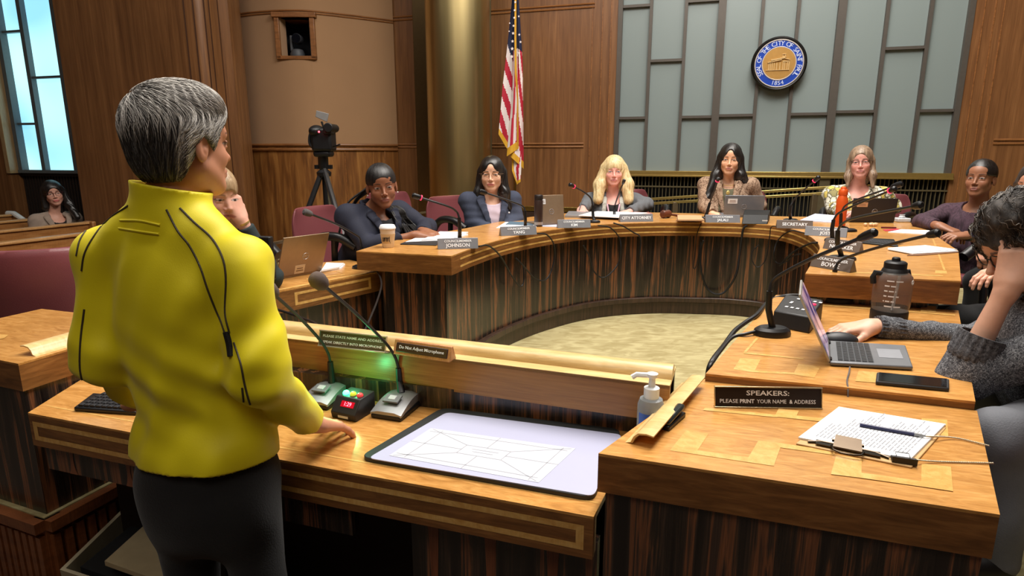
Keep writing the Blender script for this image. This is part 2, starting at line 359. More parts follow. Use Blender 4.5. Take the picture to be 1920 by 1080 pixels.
# ---- tan fabric wall bay with wooden dado
def wallstrip(mb, pts, z0, z1, th=.12):
    """vertical wall band following plan points"""
    out = []
    for i, p in enumerate(pts):
        t = (pts[min(i+1, len(pts)-1)]-pts[max(i-1, 0)]); t.z = 0; t.normalize(); out.append(p+Vector((-t.y, t.x, 0))*th*(1 if Vector((-t.y, t.x, 0)).y > 0 else -1))
    n = len(pts); vs = []
    for p, q in zip(pts, out): vs += [(p.x, p.y, z0), (q.x, q.y, z0), (p.x, p.y, z1), (q.x, q.y, z1)]
    fs = []
    for i in range(n-1):
        a = 4*i; b = a+4; fs += [(a, b, b+2, a+2), (a+1, a+3, b+3, b+1), (a+2, b+2, b+3, a+3), (a, a+1, b+1, b)]
    fs += [(0, 2, 3, 1), (4*n-4, 4*n-3, 4*n-1, 4*n-2)]
    return mb.add(vs, fs)
def flat(p): return Vector((p.x, p.y, 0))
bay = spline([flat(D(px, 285, Y)) for px, Y in ((440, 7.15), (455, 7.17), (490, 7.05), (530, 6.97), (566, 6.94), (605, 6.98), (670, 7.18), (740, 7.44), (745, 7.46))], 6)
zn0 = D(566, 105, 6.95).z; zn1 = D(566, 33, 6.95).z; zMo = D(566, 275, 6.97).z
tan = mat('tan_wall_fabric', (158, 122, 88), .92, var=.06, vs=3, bump=.3, bs=500, sheen=.2)
ia = min(range(len(bay)), key=lambda i: abs(bay[i].x/bay[i].y-D(540, 285, 7).x/7)); ib = min(range(len(bay)), key=lambda i: abs(bay[i].x/bay[i].y-D(598, 285, 7).x/7))
mb = MB(); wallstrip(mb, bay[:ia+1], zMo, CEIL); wallstrip(mb, bay[ib:], zMo, CEIL); wallstrip(mb, bay[ia:ib+1], zMo, zn0); wallstrip(mb, bay[ia:ib+1], zn1, CEIL)
struct(mb.build('wall_bay', tan))
mb = MB(); wallstrip(mb, bay, 0, zMo); struct(mb.build('wall_dado', M_wall_fig()))
mb = MB(); moulding(mb, [p+Vector((0, -.012, 0)) for p in bay], zMo, hs=((-.03, .026), (.02, .022)))
zc = D(566, 22, 6.95).z; moulding(mb, [p+Vector((0, -.004, 0)) for p in bay], zc, hs=((-.012, .014), (.012, .014)))
for px in (648, 722): q = min(bay, key=lambda b: abs(b.x/b.y-D(px, 285, 7).x/7)); mb.box((q.x, q.y-.004, zMo/2), (.012, .012, zMo-.04))
struct(mb.build('trim_7', mould))
# camera niche
na, nb_ = bay[ia], bay[ib]; nd = (nb_-na).normalized(); nn = Vector((nd.y, -nd.x, 0))
mb = MB()
def nbx(s0, s1, z0, z1, o0, o1):
    P = [na+nd*s0+nn*o0, na+nd*s1+nn*o0, na+nd*s1+nn*o1, na+nd*s0+nn*o1]; mb.prism([(p.x, p.y) for p in P], z0, z1)
NL = (nb_-na).length
nbx(-.05, .0, zn0-.03, zn1+.04, -.35, .03); nbx(NL, NL+.05, zn0-.03, zn1+.04, -.35, .03); nbx(-.07, NL+.07, zn1, zn1+.05, -.35, .045); nbx(-.05, NL+.05, zn0-.035, zn0, -.35, .03)
struct(mb.build('trim_8', mould, bevel=.004))
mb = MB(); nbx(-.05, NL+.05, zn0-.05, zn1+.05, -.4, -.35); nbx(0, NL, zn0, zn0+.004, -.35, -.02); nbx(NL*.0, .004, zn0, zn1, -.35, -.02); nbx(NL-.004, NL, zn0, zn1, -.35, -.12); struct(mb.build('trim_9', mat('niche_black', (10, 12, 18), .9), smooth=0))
# robotic camera in the niche
pc = na+nd*NL*.42+nn*(-.12); pz = zn0+.004
t = thing('robotic_camera', 'small dark pan-tilt camera inside the framed wall niche', 'camera', (pc.x, pc.y, pz))
mb = MB(); mb.lathe((pc.x, pc.y, pz), [(.075, 0), (.078, .03), (.06, .075), (.03, .085)], 24); mb.build('base', mat('camera_grey', (70, 72, 76), .5), t)
mb = MB(); sd = Vector((nd.x, nd.y, 0)); a0 = pc-sd*.055; mb.prism([(p.x, p.y) for p in (a0-sd*.012-nn*.03, a0+sd*.012-nn*.03, a0+sd*.012+nn*.03, a0-sd*.012+nn*.03)], pz+.06, pz+.22); mb.build('yoke_arm', mat('camera_grey', (70, 72, 76), .5), t, bevel=.006)
mb = MB(); hc = pc+ZV*(pz+.185)+sd*.012; mb.tube([hc-nn*.05, hc-nn*.03, hc+nn*.05, hc+nn*.06], [.03, .052, .052, .048], 24); mb.build('camera_head', mat('camera_grey2', (52, 54, 58), .45), t)
mb = MB(); mb.tube([hc+nn*.058, hc+nn*.066], [.046, .046], 24); mb.tube([hc+nn*.066, hc+nn*.068], [.03, .028], 24); mb.build('lens', mat('lens_glass', (14, 16, 22), .08), t)
# ---- curved pier between the bay and the left window
pier = spline([flat(D(px, 285, Y)) for px, Y in ((440, 7.2), (458, 6.75), (448, 6.4), (430, 6.15), (405, 5.98), (380, 5.95), (330, 6.02), (250, 6.2), (170, 6.38), (140, 6.45))], 6)
mb = MB(); wallstrip(mb, pier, 0, CEIL, .08); struct(mb.build('wall_pier', M_wall()))
mb = MB()
for px in (374, 392, 408, 420, 432, 444):
    q = min(pier[10:], key=lambda b: abs(b.x/b.y-D(px, 285, 6).x/6)); mb.box((q.x, q.y-.002, CEIL/2), (.009, .009, CEIL))
struct(mb.build('trim_10', mat('dark_groove', (62, 36, 20), .5)))
# ---- left window (daylight behind frosted panes) in the wall beyond the pews
ANL = flat(D(100, 285, 7.25))
def ol(px, py, off=0): return onplane(px, py, off, ANL)
l0 = ol(45, 318)[0]; l1 = ol(176, 318)[0]+.05; zl = ol(100, 319)[1]
mb = MB(); wallbox(mb, -4, l0-.09, 0, CEIL, -.15, .1, ANL); wallbox(mb, l1, l1+.6, 0, CEIL, -.15, 0, ANL); wallbox(mb, l0-.09, l1, 0, .3, -.15, 0, ANL); wallbox(mb, l0-.09, l1, WT, CEIL, -.15, 0, ANL)
struct(mb.build('wall_window_side', M_wall(), smooth=0))
lw = thing('window_2', 'x', 'window', tuple((ANL+U*((l0+l1)/2)).xy)+(zl,)); del lw['label'], lw['category']; lw['kind'] = 'structure'
fm = MB(); wgrey = mat('window_grey_frame', (92, 98, 100), .5)
wallbox(fm, l0-.06, l0, zl, WT, -.12, .02, ANL); ms = [l0]
for px in (82, 142): s = ol(px, 318)[0]; wallbox(fm, s-.028, s+.028, zl, WT, -.08, 0, ANL); ms.append(s)
wallbox(fm, l1-.03, l1, zl, WT, -.1, 0, ANL); ms.append(l1)
for i, (px, py) in ((0, (25, 58)), (0, (53, 232)), (1, (88, 144)), (2, (122, 50)), (2, (149, 230)), (1, (60, -140)), (0, (0, -110)), (2, (100, -130))):
    z = ol(px, py)[1]; wallbox(fm, ms[i], ms[i+1], z-.012, z+.012, -.08, -.01, ANL)
wallbox(fm, l0-.06, l1, zl-.035, zl, -.12, .03, ANL)
fm.build('window_frame', wgrey, lw, smooth=0)
dl, nt, p = base_mat('daylit_frosted_pane'); p.inputs['Base Color'].default_value = rgb(190, 220, 225); p.inputs['Roughness'].default_value = .5
em = rgb(150, 222, 238); p.inputs['Emission Color'].default_value = em; p.inputs['Emission Strength'].default_value = 1.0
tc = N(nt, 'ShaderNodeTexCoord'); nz = N(nt, 'ShaderNodeTexNoise', Scale=.8, Detail=1.0); cr = N(nt, 'ShaderNodeValToRGB')
cr.color_ramp.elements[0].position = .35; cr.color_ramp.elements[0].color = rgb(128, 196, 224); cr.color_ramp.elements[1].position = .62; cr.color_ramp.elements[1].color = rgb(190, 246, 248)
nt.links.new(tc.outputs['Object'], nz.inputs[0]); nt.links.new(nz.outputs['Fac'], cr.inputs[0]); nt.links.new(cr.outputs[0], p.inputs['Emission Color'])
g = MB(); wallbox(g, l0-.03, l1, zl, WT, -.075, -.06, ANL); g.build('pane', dl, lw, smooth=0)
mb = MB(); wallbox(mb, l0-.12, l0-.06, zl-.04, CEIL, -.1, .12, ANL); struct(mb.build('trim_11', wood('pale_casing', [(.3, (150, 118, 78)), (.6, (176, 146, 104))], (20, 20, 2)), bevel=.004))
mb = MB(); wallbox(mb, l0-.09, l1, .3, zl-.035, -.15, -.06, ANL); n = int((l1-l0+.09)/.045)
for i in range(n): s = l0-.09+(i+.5)*(l1-l0+.09)/n; wallbox(mb, s-.012, s+.012, .3, zl-.06, -.06, -.03, ANL)
wallbox(mb, l0-.09, l1, zl-.07, zl-.035, -.06, .0, ANL); struct(mb.build('trim_12', mat('dark_slats', (40, 32, 28), .6)))
# ================================================================ PEWS
pew_w = wood('pew_wood', [(.25, (126, 78, 38)), (.5, (158, 106, 58)), (.75, (178, 128, 76))], (30, 3, 40), rot=RA-.05, rough=.3, fine=.15)
WD = Vector((.40, .916, 0)); WU = Vector((.916, -.40, 0))
pews = [((-10, 403.3), .16, 'pew at the far left whose pale curved arm shows beside the seated visitor'), ((0, 414), .36, 'pew behind the visitor in the grey blazer'),
        ((0, 431), .76, 'pew directly in front of the visitor in the grey blazer'), ((0, 453), 1.5, 'second pew in front of the visitor in the grey blazer'), ((0, 484), 1.5, 'nearest wooden pew, behind the empty burgundy chair')]
for (px, L, lab) in pews:
    a = W(px[0], px[1], .92); t = thing('pew', 'brown wooden '+lab, 'pew', (a.x, a.y, 0), group='pews in the public seating')
    s = a-WD*1.2; e = a+WD*L
    s.z = e.z = 0
    def pb(name, o0, o1, z0, z1, m=pew_w, s=s, e=e, t=t, bev=.006):
        mb = MB(); P = [s+WU*o0, e+WU*o0, e+WU*o1, s+WU*o1]; mb.prism([(p.x, p.y) for p in P], z0, z1); return mb.build(name, m, t, bevel=bev)
    mb = MB(); 
    for z0, z1, o in ((.42, .72, .03), (.72, .895, 0)):
        P = [s+WU*(.03-o), e+WU*(.03-o), e+WU*(.055-o), s+WU*(.055-o)]; mb.prism([(p.x, p.y) for p in P], z0, z1)
    mb.build('backrest', pew_w, t, bevel=.004)
    pb('cap_rail', -.02, .075, .895, .92, wood('pew_cap_wood', [(.3, (176, 126, 72)), (.7, (204, 158, 104))], (30, 3, 40), rot=RA, rough=.25), bev=.008)
    pb('seat', .05, .45, .40, .44)
    for q in (s, e):
        mb = MB(); P = [q-WD*.02+WU*(-.03), q+WD*.02+WU*(-.03), q+WD*.02+WU*.46, q-WD*.02+WU*.46]; mb.prism([(p.x, p.y) for p in P], 0, .5)
        P = [q-WD*.02+WU*(-.03), q+WD*.02+WU*(-.03), q+WD*.02+WU*.12, q-WD*.02+WU*.12]; mb.prism([(p.x, p.y) for p in P], .5, .925); mb.build('end_panel', pew_w, t, bevel=.01)
    if L == .16:
        mb = MB(); q = e+ZV*.925; mb.tube([q-WU*.02-WD*.02, q+WU*.08-WD*.01, q+WU*.2+ZV*(-.06), q+WU*.28+ZV*(-.2)], .03, 10); mb.build('arm_cap', mat('pale_arm', (206, 204, 200), .25), t)
# ================================================================ DESKS
def z3(p, z): return Vector((p[0], p[1], z))
def desk_slab(mb, poly, ztop, th): mb.prism([(p.x, p.y) for p in poly], ztop-th, ztop)
def fquad(mb, a, b, z0, z1, u0, u1, v0, v1, off=.0008):
    """band on the vertical face a->b (as seen with b to the right)"""
    d = (b-a); n = Vector((d.y, -d.x, 0)).normalized()*off; A = a+d*u0+n; B = a+d*u1+n; za = z0+(z1-z0)*v0; zb_ = z0+(z1-z0)*v1
    mb.add([z3(A, za), z3(B, za), z3(B, zb_), z3(A, zb_)], [(0, 1, 2, 3)])
def face_frame(mb, a, b, z0, z1, ua, ub, lo=.22, hi=.72, t=.13, close=(1, 1)):
    """a long thin rectangle of inlay on a fascia"""
    fquad(mb, a, b, z0, z1, ua, ub, lo, lo+t); fquad(mb, a, b, z0, z1, ua, ub, hi, hi+t)
    w = t*(z1-z0)/(b-a).length
    if close[0]: fquad(mb, a, b, z0, z1, ua, ua+w*1.2, lo+t, hi)
    if close[1]: fquad(mb, a, b, z0, z1, ub-w*1.2, ub, lo+t, hi)
INL = [0]
def inlay(mb, pxs, h):
    INL[0] = (INL[0]+1) % 12; mb.add([W(x, y, h+.0005+.00012*INL[0]) for x, y in pxs], [tuple(range(len(pxs)))])
DT = .088
TOP3 = lambda: [M_top(), M_fascia(), M_inlay()]
def shrink(poly, d):
    c = sum((Vector((p.x, p.y, 0)) for p in poly), Vector())/len(poly); n = len(poly); out = []
    for i in range(n):
        p0, p1, p2 = poly[i-1], poly[i], poly[(i+1) % n]; e1 = flat(p1-p0).normalized(); e2 = flat(p2-p1).normalized()
        n1 = Vector((-e1.y, e1.x, 0)); n2 = Vector((-e2.y, e2.x, 0))
        if n1.dot(c-p1) < 0: n1 = -n1
        if n2.dot(c-p1) < 0: n2 = -n2
        b = (n1+n2); k = d/max(.35, (1+n1.dot(n2))/2)/2; out.append(flat(p1)+b*k)
    return out
def desk(name, label, poly, h, inl=None, fas=None, th=DT, cab=.05, cabz=PLAT, cabm=None, bev=.003):
    c = sum(poly, Vector())/len(poly); t = thing(name, label, 'desk', (c.x, c.y, cabz))
    mb = MB(); mb.use(0); mb.prism([(p.x, p.y) for p in poly], h-.006, h); mb.use(1); mb.prism([(p.x, p.y) for p in poly], h-th, h-.006)
    mb.use(2)
    if inl: [inlay(mb, q, h) for q in inl]
    if fas: fas(mb)
    mb.build('desktop', TOP3(), t, bevel=0)
    if cab:
        mb = MB(); mb.prism([(p.x, p.y) for p in shrink(poly, cab)], cabz, h-th); mb.build('cabinet', cabm or M_ebony(), t)
    return t
# --- right near desk: speakers' sign-in desk
RN = [W(1122, 850, HN), W(1875, 965, HN), W(1832, 770, HN), W(1316, 710, HN)]
inl = [[(1286, 807), (1329, 813), (1303, 851.5), (1256, 844.5)], [(1308, 844), (1406, 857.6), (1398, 866), (1303, 851.5)], [(1422, 826), (1466, 831), (1451, 873.6), (1398, 866)], [(1466, 831), (1566, 846), (1564, 853), (1463, 839)],
       [(1322, 764), (1460, 778), (1457, 782.5), (1318, 769)], [(1460, 766), (1498, 770), (1491, 785), (1452, 781)], [(1494, 779), (1610, 792), (1608, 798), (1491, 785)],
       [(1568, 853), (1616, 860), (1615, 896), (1558, 889)], [(1615, 886), (1727, 902), (1727, 912), (1615, 896)], [(1728, 869), (1783, 875), (1787, 921), (1727, 912)], [(1728, 784), (1776, 787), (1778, 818), (1729, 812)]]
sd_ = desk('desk', 'glossy honey-wood desk carrying the SPEAKERS sign and clipboard', RN, HN, inl, cab=.012)
# --- right staff desk with laptop
RL = [W(1323, 700.6, HL), W(1560, 723.5, HL), W(1829, 753, HL), W(1797, 582, HL), W(1512, 564, HL), W(1500, 553, HL), W(1455, 553, HL)]
C6 = lambda x, y: (1300+x/3.097, 440+y/3.097)
inl = [[C6(*p) for p in q] for q in ([(275, 715), (390, 725), (352, 800), (232, 782)], [(359, 787), (586, 801), (580, 812), (352, 799)], [(610, 750), (737, 765), (703, 830), (580, 812)], [(365, 598), (378, 602), (308, 682), (292, 681)], [(292, 682), (640, 716), (640, 724), (292, 690)],
       [(1322, 412), (1410, 414), (1408, 450), (1320, 446)], [(700, 400), (1520, 462), (1520, 470), (700, 408)], [(960, 790), (1080, 800), (1060, 860), (940, 850)])]
desk('desk', 'honey-wood staff desk under the open grey laptop and large water bottle', RL, HL, inl)
# --- left near desk and left staff desk
LN = [W(34, 682, HN), W(300, 604, HN), W(78, 579, HN), W(-188, 638, HN)]
desk('desk', 'honey-wood desk at the far left in front of the empty burgundy chair', LN, HN, [[(0, 626), (16, 628), (8, 634), (-20, 640)]], cab=.008)
LL = [W(455, 559.4, HL), W(731, 505, HL), W(655, 487, HL), W(520, 500, HL), W(440, 530, HL)]
C4 = lambda x, y: (380+x/3.6, 280+y/3.6)
inl = [[C4(*p) for p in q] for q in ([(700, 872), (960, 842), (960, 848), (700, 880)], [(960, 842), (900, 822), (910, 820), (972, 846)], [(500, 945), (1180, 815), (1190, 820), (500, 955)])]
desk('desk', 'honey-wood staff desk under the tilted tan-backed laptop beside the yellow jacket', LL, HL, inl, lambda mb: face_frame(mb, LL[0], LL[1], HL-.1, HL-.006, .3, .84), th=.1, cab=.03)
# --- council ring
inn = [W(1510, 513, HA), W(1530, 480, HA), W(1537, 464, HA), W(1528, 450, HA), W(1509, 438, HA), W(1480, 428, HA), W(1444, 422, HA), W(1380, 418.5, HA), W(1313, 417.5, HA), W(1240, 417, HA), W(1162, 419, HA), W(1100, 423, HA), W(1041, 430, HA), W(985, 439, HA), W(932, 451, HA), W(880, 467, HA), W(846, 480, HA)]
outr = [W(1802, 527, HA), W(1797, 470, HA), W(1715, 420, HA), W(1640, 407, HA), W(1480, 406, HA), W(1300, 400, HA), W(1190, 398, HA), W(1090, 398, HA), W(977, 409, HA), W(862, 430, HA), W(790, 441, HA), W(720, 455, HA), W(668, 471, HA)]
NR = 90
inn_s = [inn[0]]+spline(inn[1:-1], 8)+[inn[-1]]; I = resample(inn_s, NR); O = resample([outr[0]]+spline(outr[1:-1], 6)+[outr[-1]], NR)
def ring(mb, A, B, z0, z1):
    n = len(A); vs = []
    for a, b in zip(A, B): vs += [z3(a, z0), z3(b, z0), z3(a, z1), z3(b, z1)]
    fs = []
    for i in range(n-1):
        a = 4*i; b = a+4; fs += [(a, a+2, b+2, b), (a+1, b+1, b+3, a+3), (a+2, a+3, b+3, b+2), (a, b, b+1, a+1)]
    fs += [(0, 1, 3, 2), (4*n-4, 4*n-2, 4*n-1, 4*n-3)]; return mb.add(vs, fs)
t = ringdesk = thing('council_desk', 'long curved honey-wood council desk ring with striped ebony front', 'desk', (1.0, 4.6, PLAT))
mb = MB(); mb.use(0); ring(mb, I, O, HA-.006, HA); mb.use(1); ring(mb, I, O, HA-.092, HA-.006); mb.use(2)
for lo, hi in ((.24, .36), (.66, .78)):
    for i in range(14, NR-3):
        a, b = I[i], I[i+1]; c = (O[i]-I[i]).normalized(); off = -c*.0012; z0, z1 = HA-.092, HA-.006
        mb.add([z3(a+off, z0+(z1-z0)*lo), z3(b+off, z0+(z1-z0)*lo), z3(b+off, z0+(z1-z0)*hi), z3(a+off, z0+(z1-z0)*hi)], [(0, 1, 2, 3)])
CB = lambda x, y: (1500+x/4, 250+y/4)
for q in ([(990, 790), (1003, 792), (1092, 1025), (1076, 1025)], [(1015, 1028), (1098, 1030), (1103, 1052), (1012, 1050)]): inlay(mb, [CB(*p) for p in q], HA)
inlay(mb, [(1556, 508), (1768, 516), (1769, 518), (1557, 510)], HA)
for a, b in (((905, 462), (1010, 441)), ((1010, 441), (1160, 430))): pass
mb.build('desktop', TOP3(), t)
I2 = [i+(o-i).normalized()*.05 for i, o in zip(I, O)]; O2 = [o+(i-o).normalized()*(.10+(min(.38, .5*(i-o).length)-.10)*min(1, max(0, (min(k, NR-1-k)-4)/3))) for k, (i, o) in enumerate(zip(I, O))]
def trimend(A, k0=0, k1=0):
    A = list(A); A[0] = A[0].lerp(A[1], .9) if len(A) > 1 else A[0]; A[-1] = A[-1].lerp(A[-2], .9); return A
mb = MB(); ring(mb, trimend(I2), trimend(O2), PLAT, HA-.092); mb.build('cabinet', M_ebony(), t)
I3 = [i+(o-i).normalized()*.0 for i, o in zip(I, O)]
mb = MB(); I3 = [i+(o-i).normalized()*.012 for i, o in zip(I, O)]; ring(mb, I3, I2, PLAT+.085, PLAT+.12); I4 = [i+(o-i).normalized()*.03 for i, o in zip(I, O)]; ring(mb, I4, I2, PLAT, PLAT+.085)
mb.build('plinth', wood('plinth_wood', [(.4, (50, 36, 28)), (.6, (74, 54, 42))], (60, 60, 2), rough=.35), t, bevel=.004)
# --- podium (public speaking position)
PF = [W(52, 774, HP), W(244, 810.5, HP), W(440, 846, HP), W(640, 883, HP), W(880, 926, HP), W(1113, 969, HP)]
PB = [W(1195, 810, HP), W(980, 783, HP), W(545, 733, HP), W(330, 705, HP), W(171, 700, HP)]
pod = thing('podium_desk', 'low honey-wood speaking desk with banded edge where the man stands', 'desk', (-.5, 1.5, PLAT))
mb = MB(); poly = PF+PB; mb.use(0); mb.prism([(p.x, p.y) for p in poly], HP-.006, HP); mb.use(1)
# the banded fascia hangs lower than the top is thick
zf0 = HP-.10
for a, b in zip(PF[:-1], PF[1:]):
    d = flat(b-a).normalized(); n = Vector((d.y, -d.x, 0)); mb.prism([(p.x, p.y) for p in (a, b, b-n*.035, a-n*.035)], zf0, HP-.006)
mb.prism([(p.x, p.y) for p in shrink(poly, .01)], HP-.04, HP-.006)
mb.use(2)
L0 = flat(PF[0]); Ltot = sum((PF[i+1]-PF[i]).length for i in range(5)); acc = 0
for i in range(5):
    a, b = PF[i], PF[i+1]; c0 = i == 0; c1 = i == 4
    face_frame(mb, a, b, zf0, HP-.006, .035 if c0 else 0, .93 if c1 else 1, lo=.2, hi=.66, t=.15, close=(c0, c1))
inlay(mb, [(80, 783), (100, 779), (1110, 956), (1108, 958)], HP) if 0 else None
for i in range(5):
    a = PF[i]; b = PF[i+1]; n = Vector(((b-a).y, -(b-a).x, 0)).normalized(); A = a-n*.05; B = b-n*.05; mb.add([z3(A, HP+.0006), z3(B, HP+.0006), z3(B-n*.006, HP+.0006), z3(A-n*.006, HP+.0006)], [(0, 1, 2, 3)])
mb.build('desktop', TOP3(), pod)
cop = wood('copper_inlay_wood', [(.3, (112, 62, 38)), (.7, (146, 88, 56))], (30, 30, 3), rough=.3)
def apron(a, b, z0, z1, back, inl_u, name='apron', m=None):
    d = flat(b-a).normalized(); n = Vector((d.y, -d.x, 0)); A = flat(a)-n*back; B = flat(b)-n*back
    mb = MB(); mb.use(0); mb.prism([(p.x, p.y) for p in (A, B, B-n*.03, A-n*.03)], z0, z1); mb.use(1)
    L = (B-A).length
    for u in inl_u:
        c = A+(B-A)*u; k = 6; vs = []
        for j in range(k+1):
            z = z0+(z1-z0)*j/k; w = .006+.010*abs(2*j/k-1)**2; vs += [z3(c-d*w+n*.001, z), z3(c+d*w+n*.001, z)]
        mb.add(vs, [(2*j, 2*j+1, 2*j+3, 2*j+2) for j in range(k)])
    return mb.build(name, [m or M_ebony(), cop], pod)
apron(PF[0], PF[3], .68, zf0, .03, (.1, .31, .52))
a0 = PF[3].lerp(PF[4], .45); apron(a0, PF[5]-flat(PF[5]-PF[4]).normalized()*-.0, 0, zf0, .06, (.13, .45, .78))
# knee-hole back and side
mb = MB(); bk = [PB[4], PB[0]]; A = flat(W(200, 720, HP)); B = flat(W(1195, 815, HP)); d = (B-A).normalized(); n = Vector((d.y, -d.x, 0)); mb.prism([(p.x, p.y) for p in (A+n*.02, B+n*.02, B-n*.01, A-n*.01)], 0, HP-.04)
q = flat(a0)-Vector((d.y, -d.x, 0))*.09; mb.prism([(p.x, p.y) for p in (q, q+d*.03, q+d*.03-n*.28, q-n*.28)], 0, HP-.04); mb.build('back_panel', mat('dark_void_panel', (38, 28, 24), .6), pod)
# riser, oak board, ledge and rounded rail behind the podium
RV0, RV1 = flat(W(300, 703.5, HP)), flat(W(1200, 812, HP)); rd = (RV1-RV0).normalized(); rn = Vector((rd.y, -rd.x, 0))
mb = MB(); mb.prism([(p.x, p.y) for p in (RV0, RV1, RV1-rn*.08, RV0-rn*.08)], HP, .935); mb.build('riser', M_ebony(), pod)
OA, OB = flat(W(300, 605.5, 1.026)), flat(W(1256, 724, 1.026)); OC = flat(W(1300, 730, 1.026))
od = (OB-OA).normalized(); on = Vector((od.y, -od.x, 0))
mb = MB(); mb.use(0); mb.prism([(p.x, p.y) for p in (OA, OB, OB-on*.022, OA-on*.022)], .928, 1.026); mb.use(1); mb.prism([(p.x, p.y) for p in (OA, OB, OB-on*.15, OA-on*.15)], 1.018, 1.0275)
mb.build('board', [M_oak(), M_maple()], pod)
mb = MB(); prof = []
for k in range(9): a = PI*k/8; prof.append((.034-.034*math.cos(a), .030*math.sin(a)))
pts = [OA-on*(.042+x)+ZV*(1.0275+z) for x, z in prof]; mb.extr(pts, OB-OA); mb.build('rounded_rail', M_maple(), pod, smooth=50)
# back cover of the rail down to the council floor
mb = MB(); A = OA-on*.115; B = OB-on*.115; mb.prism([(p.x, p.y) for p in (A, B, B-on*.02, A-on*.02)], PLAT, 1.02); mb.build('back_cover', M_ebony(), pod)
# curled wooden lip along the edges of the two near desks
def lip(parent, a, b, side):
    """S-shaped pencil stop from a to b on a desk top; side = direction it curls over"""
    d = (b-a).normalized(); prof = [(-.012, 0), (.0, .004), (.006, .018), (.016, .028), (.034, .031), (.05, .029), (.05, .026), (.034, .0275), (.019, .0245), (.010, .016), (.005, .003)]
    mb = MB(); mb.extr([a+side*x+ZV*z for x, z in prof], b-a); return mb.build('curled_lip', M_maple(), parent, smooth=60)
la, lb = W(1182, 832, HN), W(1286, 719, HN); sdv = Vector(((lb-la).y, -(lb-la).x, 0)).normalized(); lip(sd_, la, lb, sdv)
ldesk = [o for o in COL.objects if o.get('label', '').startswith('honey-wood desk at the far left')][0]
la, lb = W(62, 668, HN), W(280, 603, HN); sdv = -Vector(((lb-la).y, -(lb-la).x, 0)).normalized(); lip(ldesk, la, lb, sdv)
# tall dark leg of the left desk on the slatted base
# ================================================================ FURNITURE AND THINGS
leather = mat('burgundy_leather', (118, 62, 66), .38, var=.08, vs=6, bump=.12, bs=250)
def make_chair(loc, rz, label, group='burgundy council chairs'):
    t = thing('swivel_chair', label, 'chair', loc, rz, group)
    # local frame: +y is where the sitter looks, seat 0.46 above base
    mb = MB(); prof = []
    ns, nz = 14, 12; vs = []
    for j in range(nz+1):
        f = j/nz; z = .36+.43*f; w = .245*(1-.10*f-.25*max(0, f-.75)**2*16*.6)
        for i in range(ns+1):
            a = -1+2*i/ns; x = a*w; y = -.235-.05*f+.055*abs(a)**2.2; vs.append((x, y, z))
    n1 = len(vs)
    for j in range(nz+1):
        f = j/nz; z = .36+.43*f; w = .245*(1-.10*f-.25*max(0, f-.75)**2*16*.6)
        for i in range(ns+1):
            a = -1+2*i/ns; x = a*w; y = -.235-.05*f+.055*abs(a)**2.2-.06*(1-.6*abs(a)**3)*(1-.5*f**4); vs.append((x, y, z))
    fs = []
    def id_(s, j, i): return s*n1+j*(ns+1)+i
    for j in range(nz):
        for i in range(ns): fs += [(id_(0, j, i), id_(0, j, i+1), id_(0, j+1, i+1), id_(0, j+1, i)), (id_(1, j, i), id_(1, j+1, i), id_(1, j+1, i+1), id_(1, j, i+1))]
    for j in range(nz): fs += [(id_(0, j, 0), id_(0, j+1, 0), id_(1, j+1, 0), id_(1, j, 0)), (id_(0, j, ns), id_(1, j, ns), id_(1, j+1, ns), id_(0, j+1, ns))]
    for i in range(ns): fs += [(id_(0, 0, i), id_(1, 0, i), id_(1, 0, i+1), id_(0, 0, i+1)), (id_(0, nz, i), id_(0, nz, i+1), id_(1, nz, i+1), id_(1, nz, i))]
    mb.add(vs, fs); o = mb.build('backrest', leather, t, local=True, smooth=80)
    sb = o.modifiers.new('sub', 'SUBSURF'); sb.levels = sb.render_levels = 1
    mb = MB(); mb.box((0, .0, .31), (.48, .46, .09)); mb.build('seat', leather, t, local=True, bevel=.03)
    for sx in (-1, 1):
        mb = MB(); pts = spline([(sx*.24, -.20, .32), (sx*.30, -.12, .46), (sx*.31, .0, .63), (sx*.30, .14, .655), (sx*.27, .24, .60)], 5)
        mb.tube(pts, [.018]*6+[.026]*(len(pts)-6), 14); mb.tube([(sx*.24, .08, .29), (sx*.29, .1, .36), (sx*.30, .12, .64)], .018, 8); mb.build('armrest', mat('armrest_black', (24, 23, 24), .35), t, local=True)
    mb = MB(); mb.tube([(0, 0, .28), (0, 0, .08)], .03, 12)
    for k in range(5): a = 2*PI*k/5+.3; mb.tube([(0, 0, .10), (.26*math.cos(a), .26*math.sin(a), .05)], [.028, .018], 8); mb.sphere((.26*math.cos(a), .26*math.sin(a), .027), .026)
    mb.build('swivel_base', BLACK(), t, local=True)
    return t
ch0 = make_chair((-2.13, 2.80, PLAT), .45, 'empty burgundy leather chair at the desk on the far left')
ch0.scale = (1, 1, .92)
def chair(x, y, rz, lab, z=PLAT):
    c = copy_thing(ch0, (x, y, z), rz, lab, 'burgundy council chairs'); c.scale = (1, 1, 1); return c
def fwd(a, b): return math.atan2(-(b[0]-a[0]), b[1]-a[1])      # rz that turns +y towards b
p = D(655, 420, 3.72); chair(p.x-.02, p.y+.05, fwd(p, (.1, 3.3)), 'burgundy chair in which the woman with long braids sits')
p = D(762, 420, 5.1); chair(p.x-.02, p.y, fwd(p, (.6, 3.9))-.15, 'empty burgundy chair behind the woman with long braids, beside the brass column')
p = D(880, 400, 4.62); chair(p.x, p.y+.02, fwd(p, (.8, 3.6)), 'burgundy chair in which the woman in the navy blazer and round glasses sits')
p = D(1178, 390, 5.45); chair(p.x, p.y, fwd(p, (1.0, 3.4)), 'burgundy chair almost hidden behind the blonde woman with the lanyard')
p = D(1385, 390, 5.35); chair(p.x, p.y, fwd(p, (1.2, 3.4)), 'burgundy chair almost hidden behind the woman in the leaf-patterned blazer')
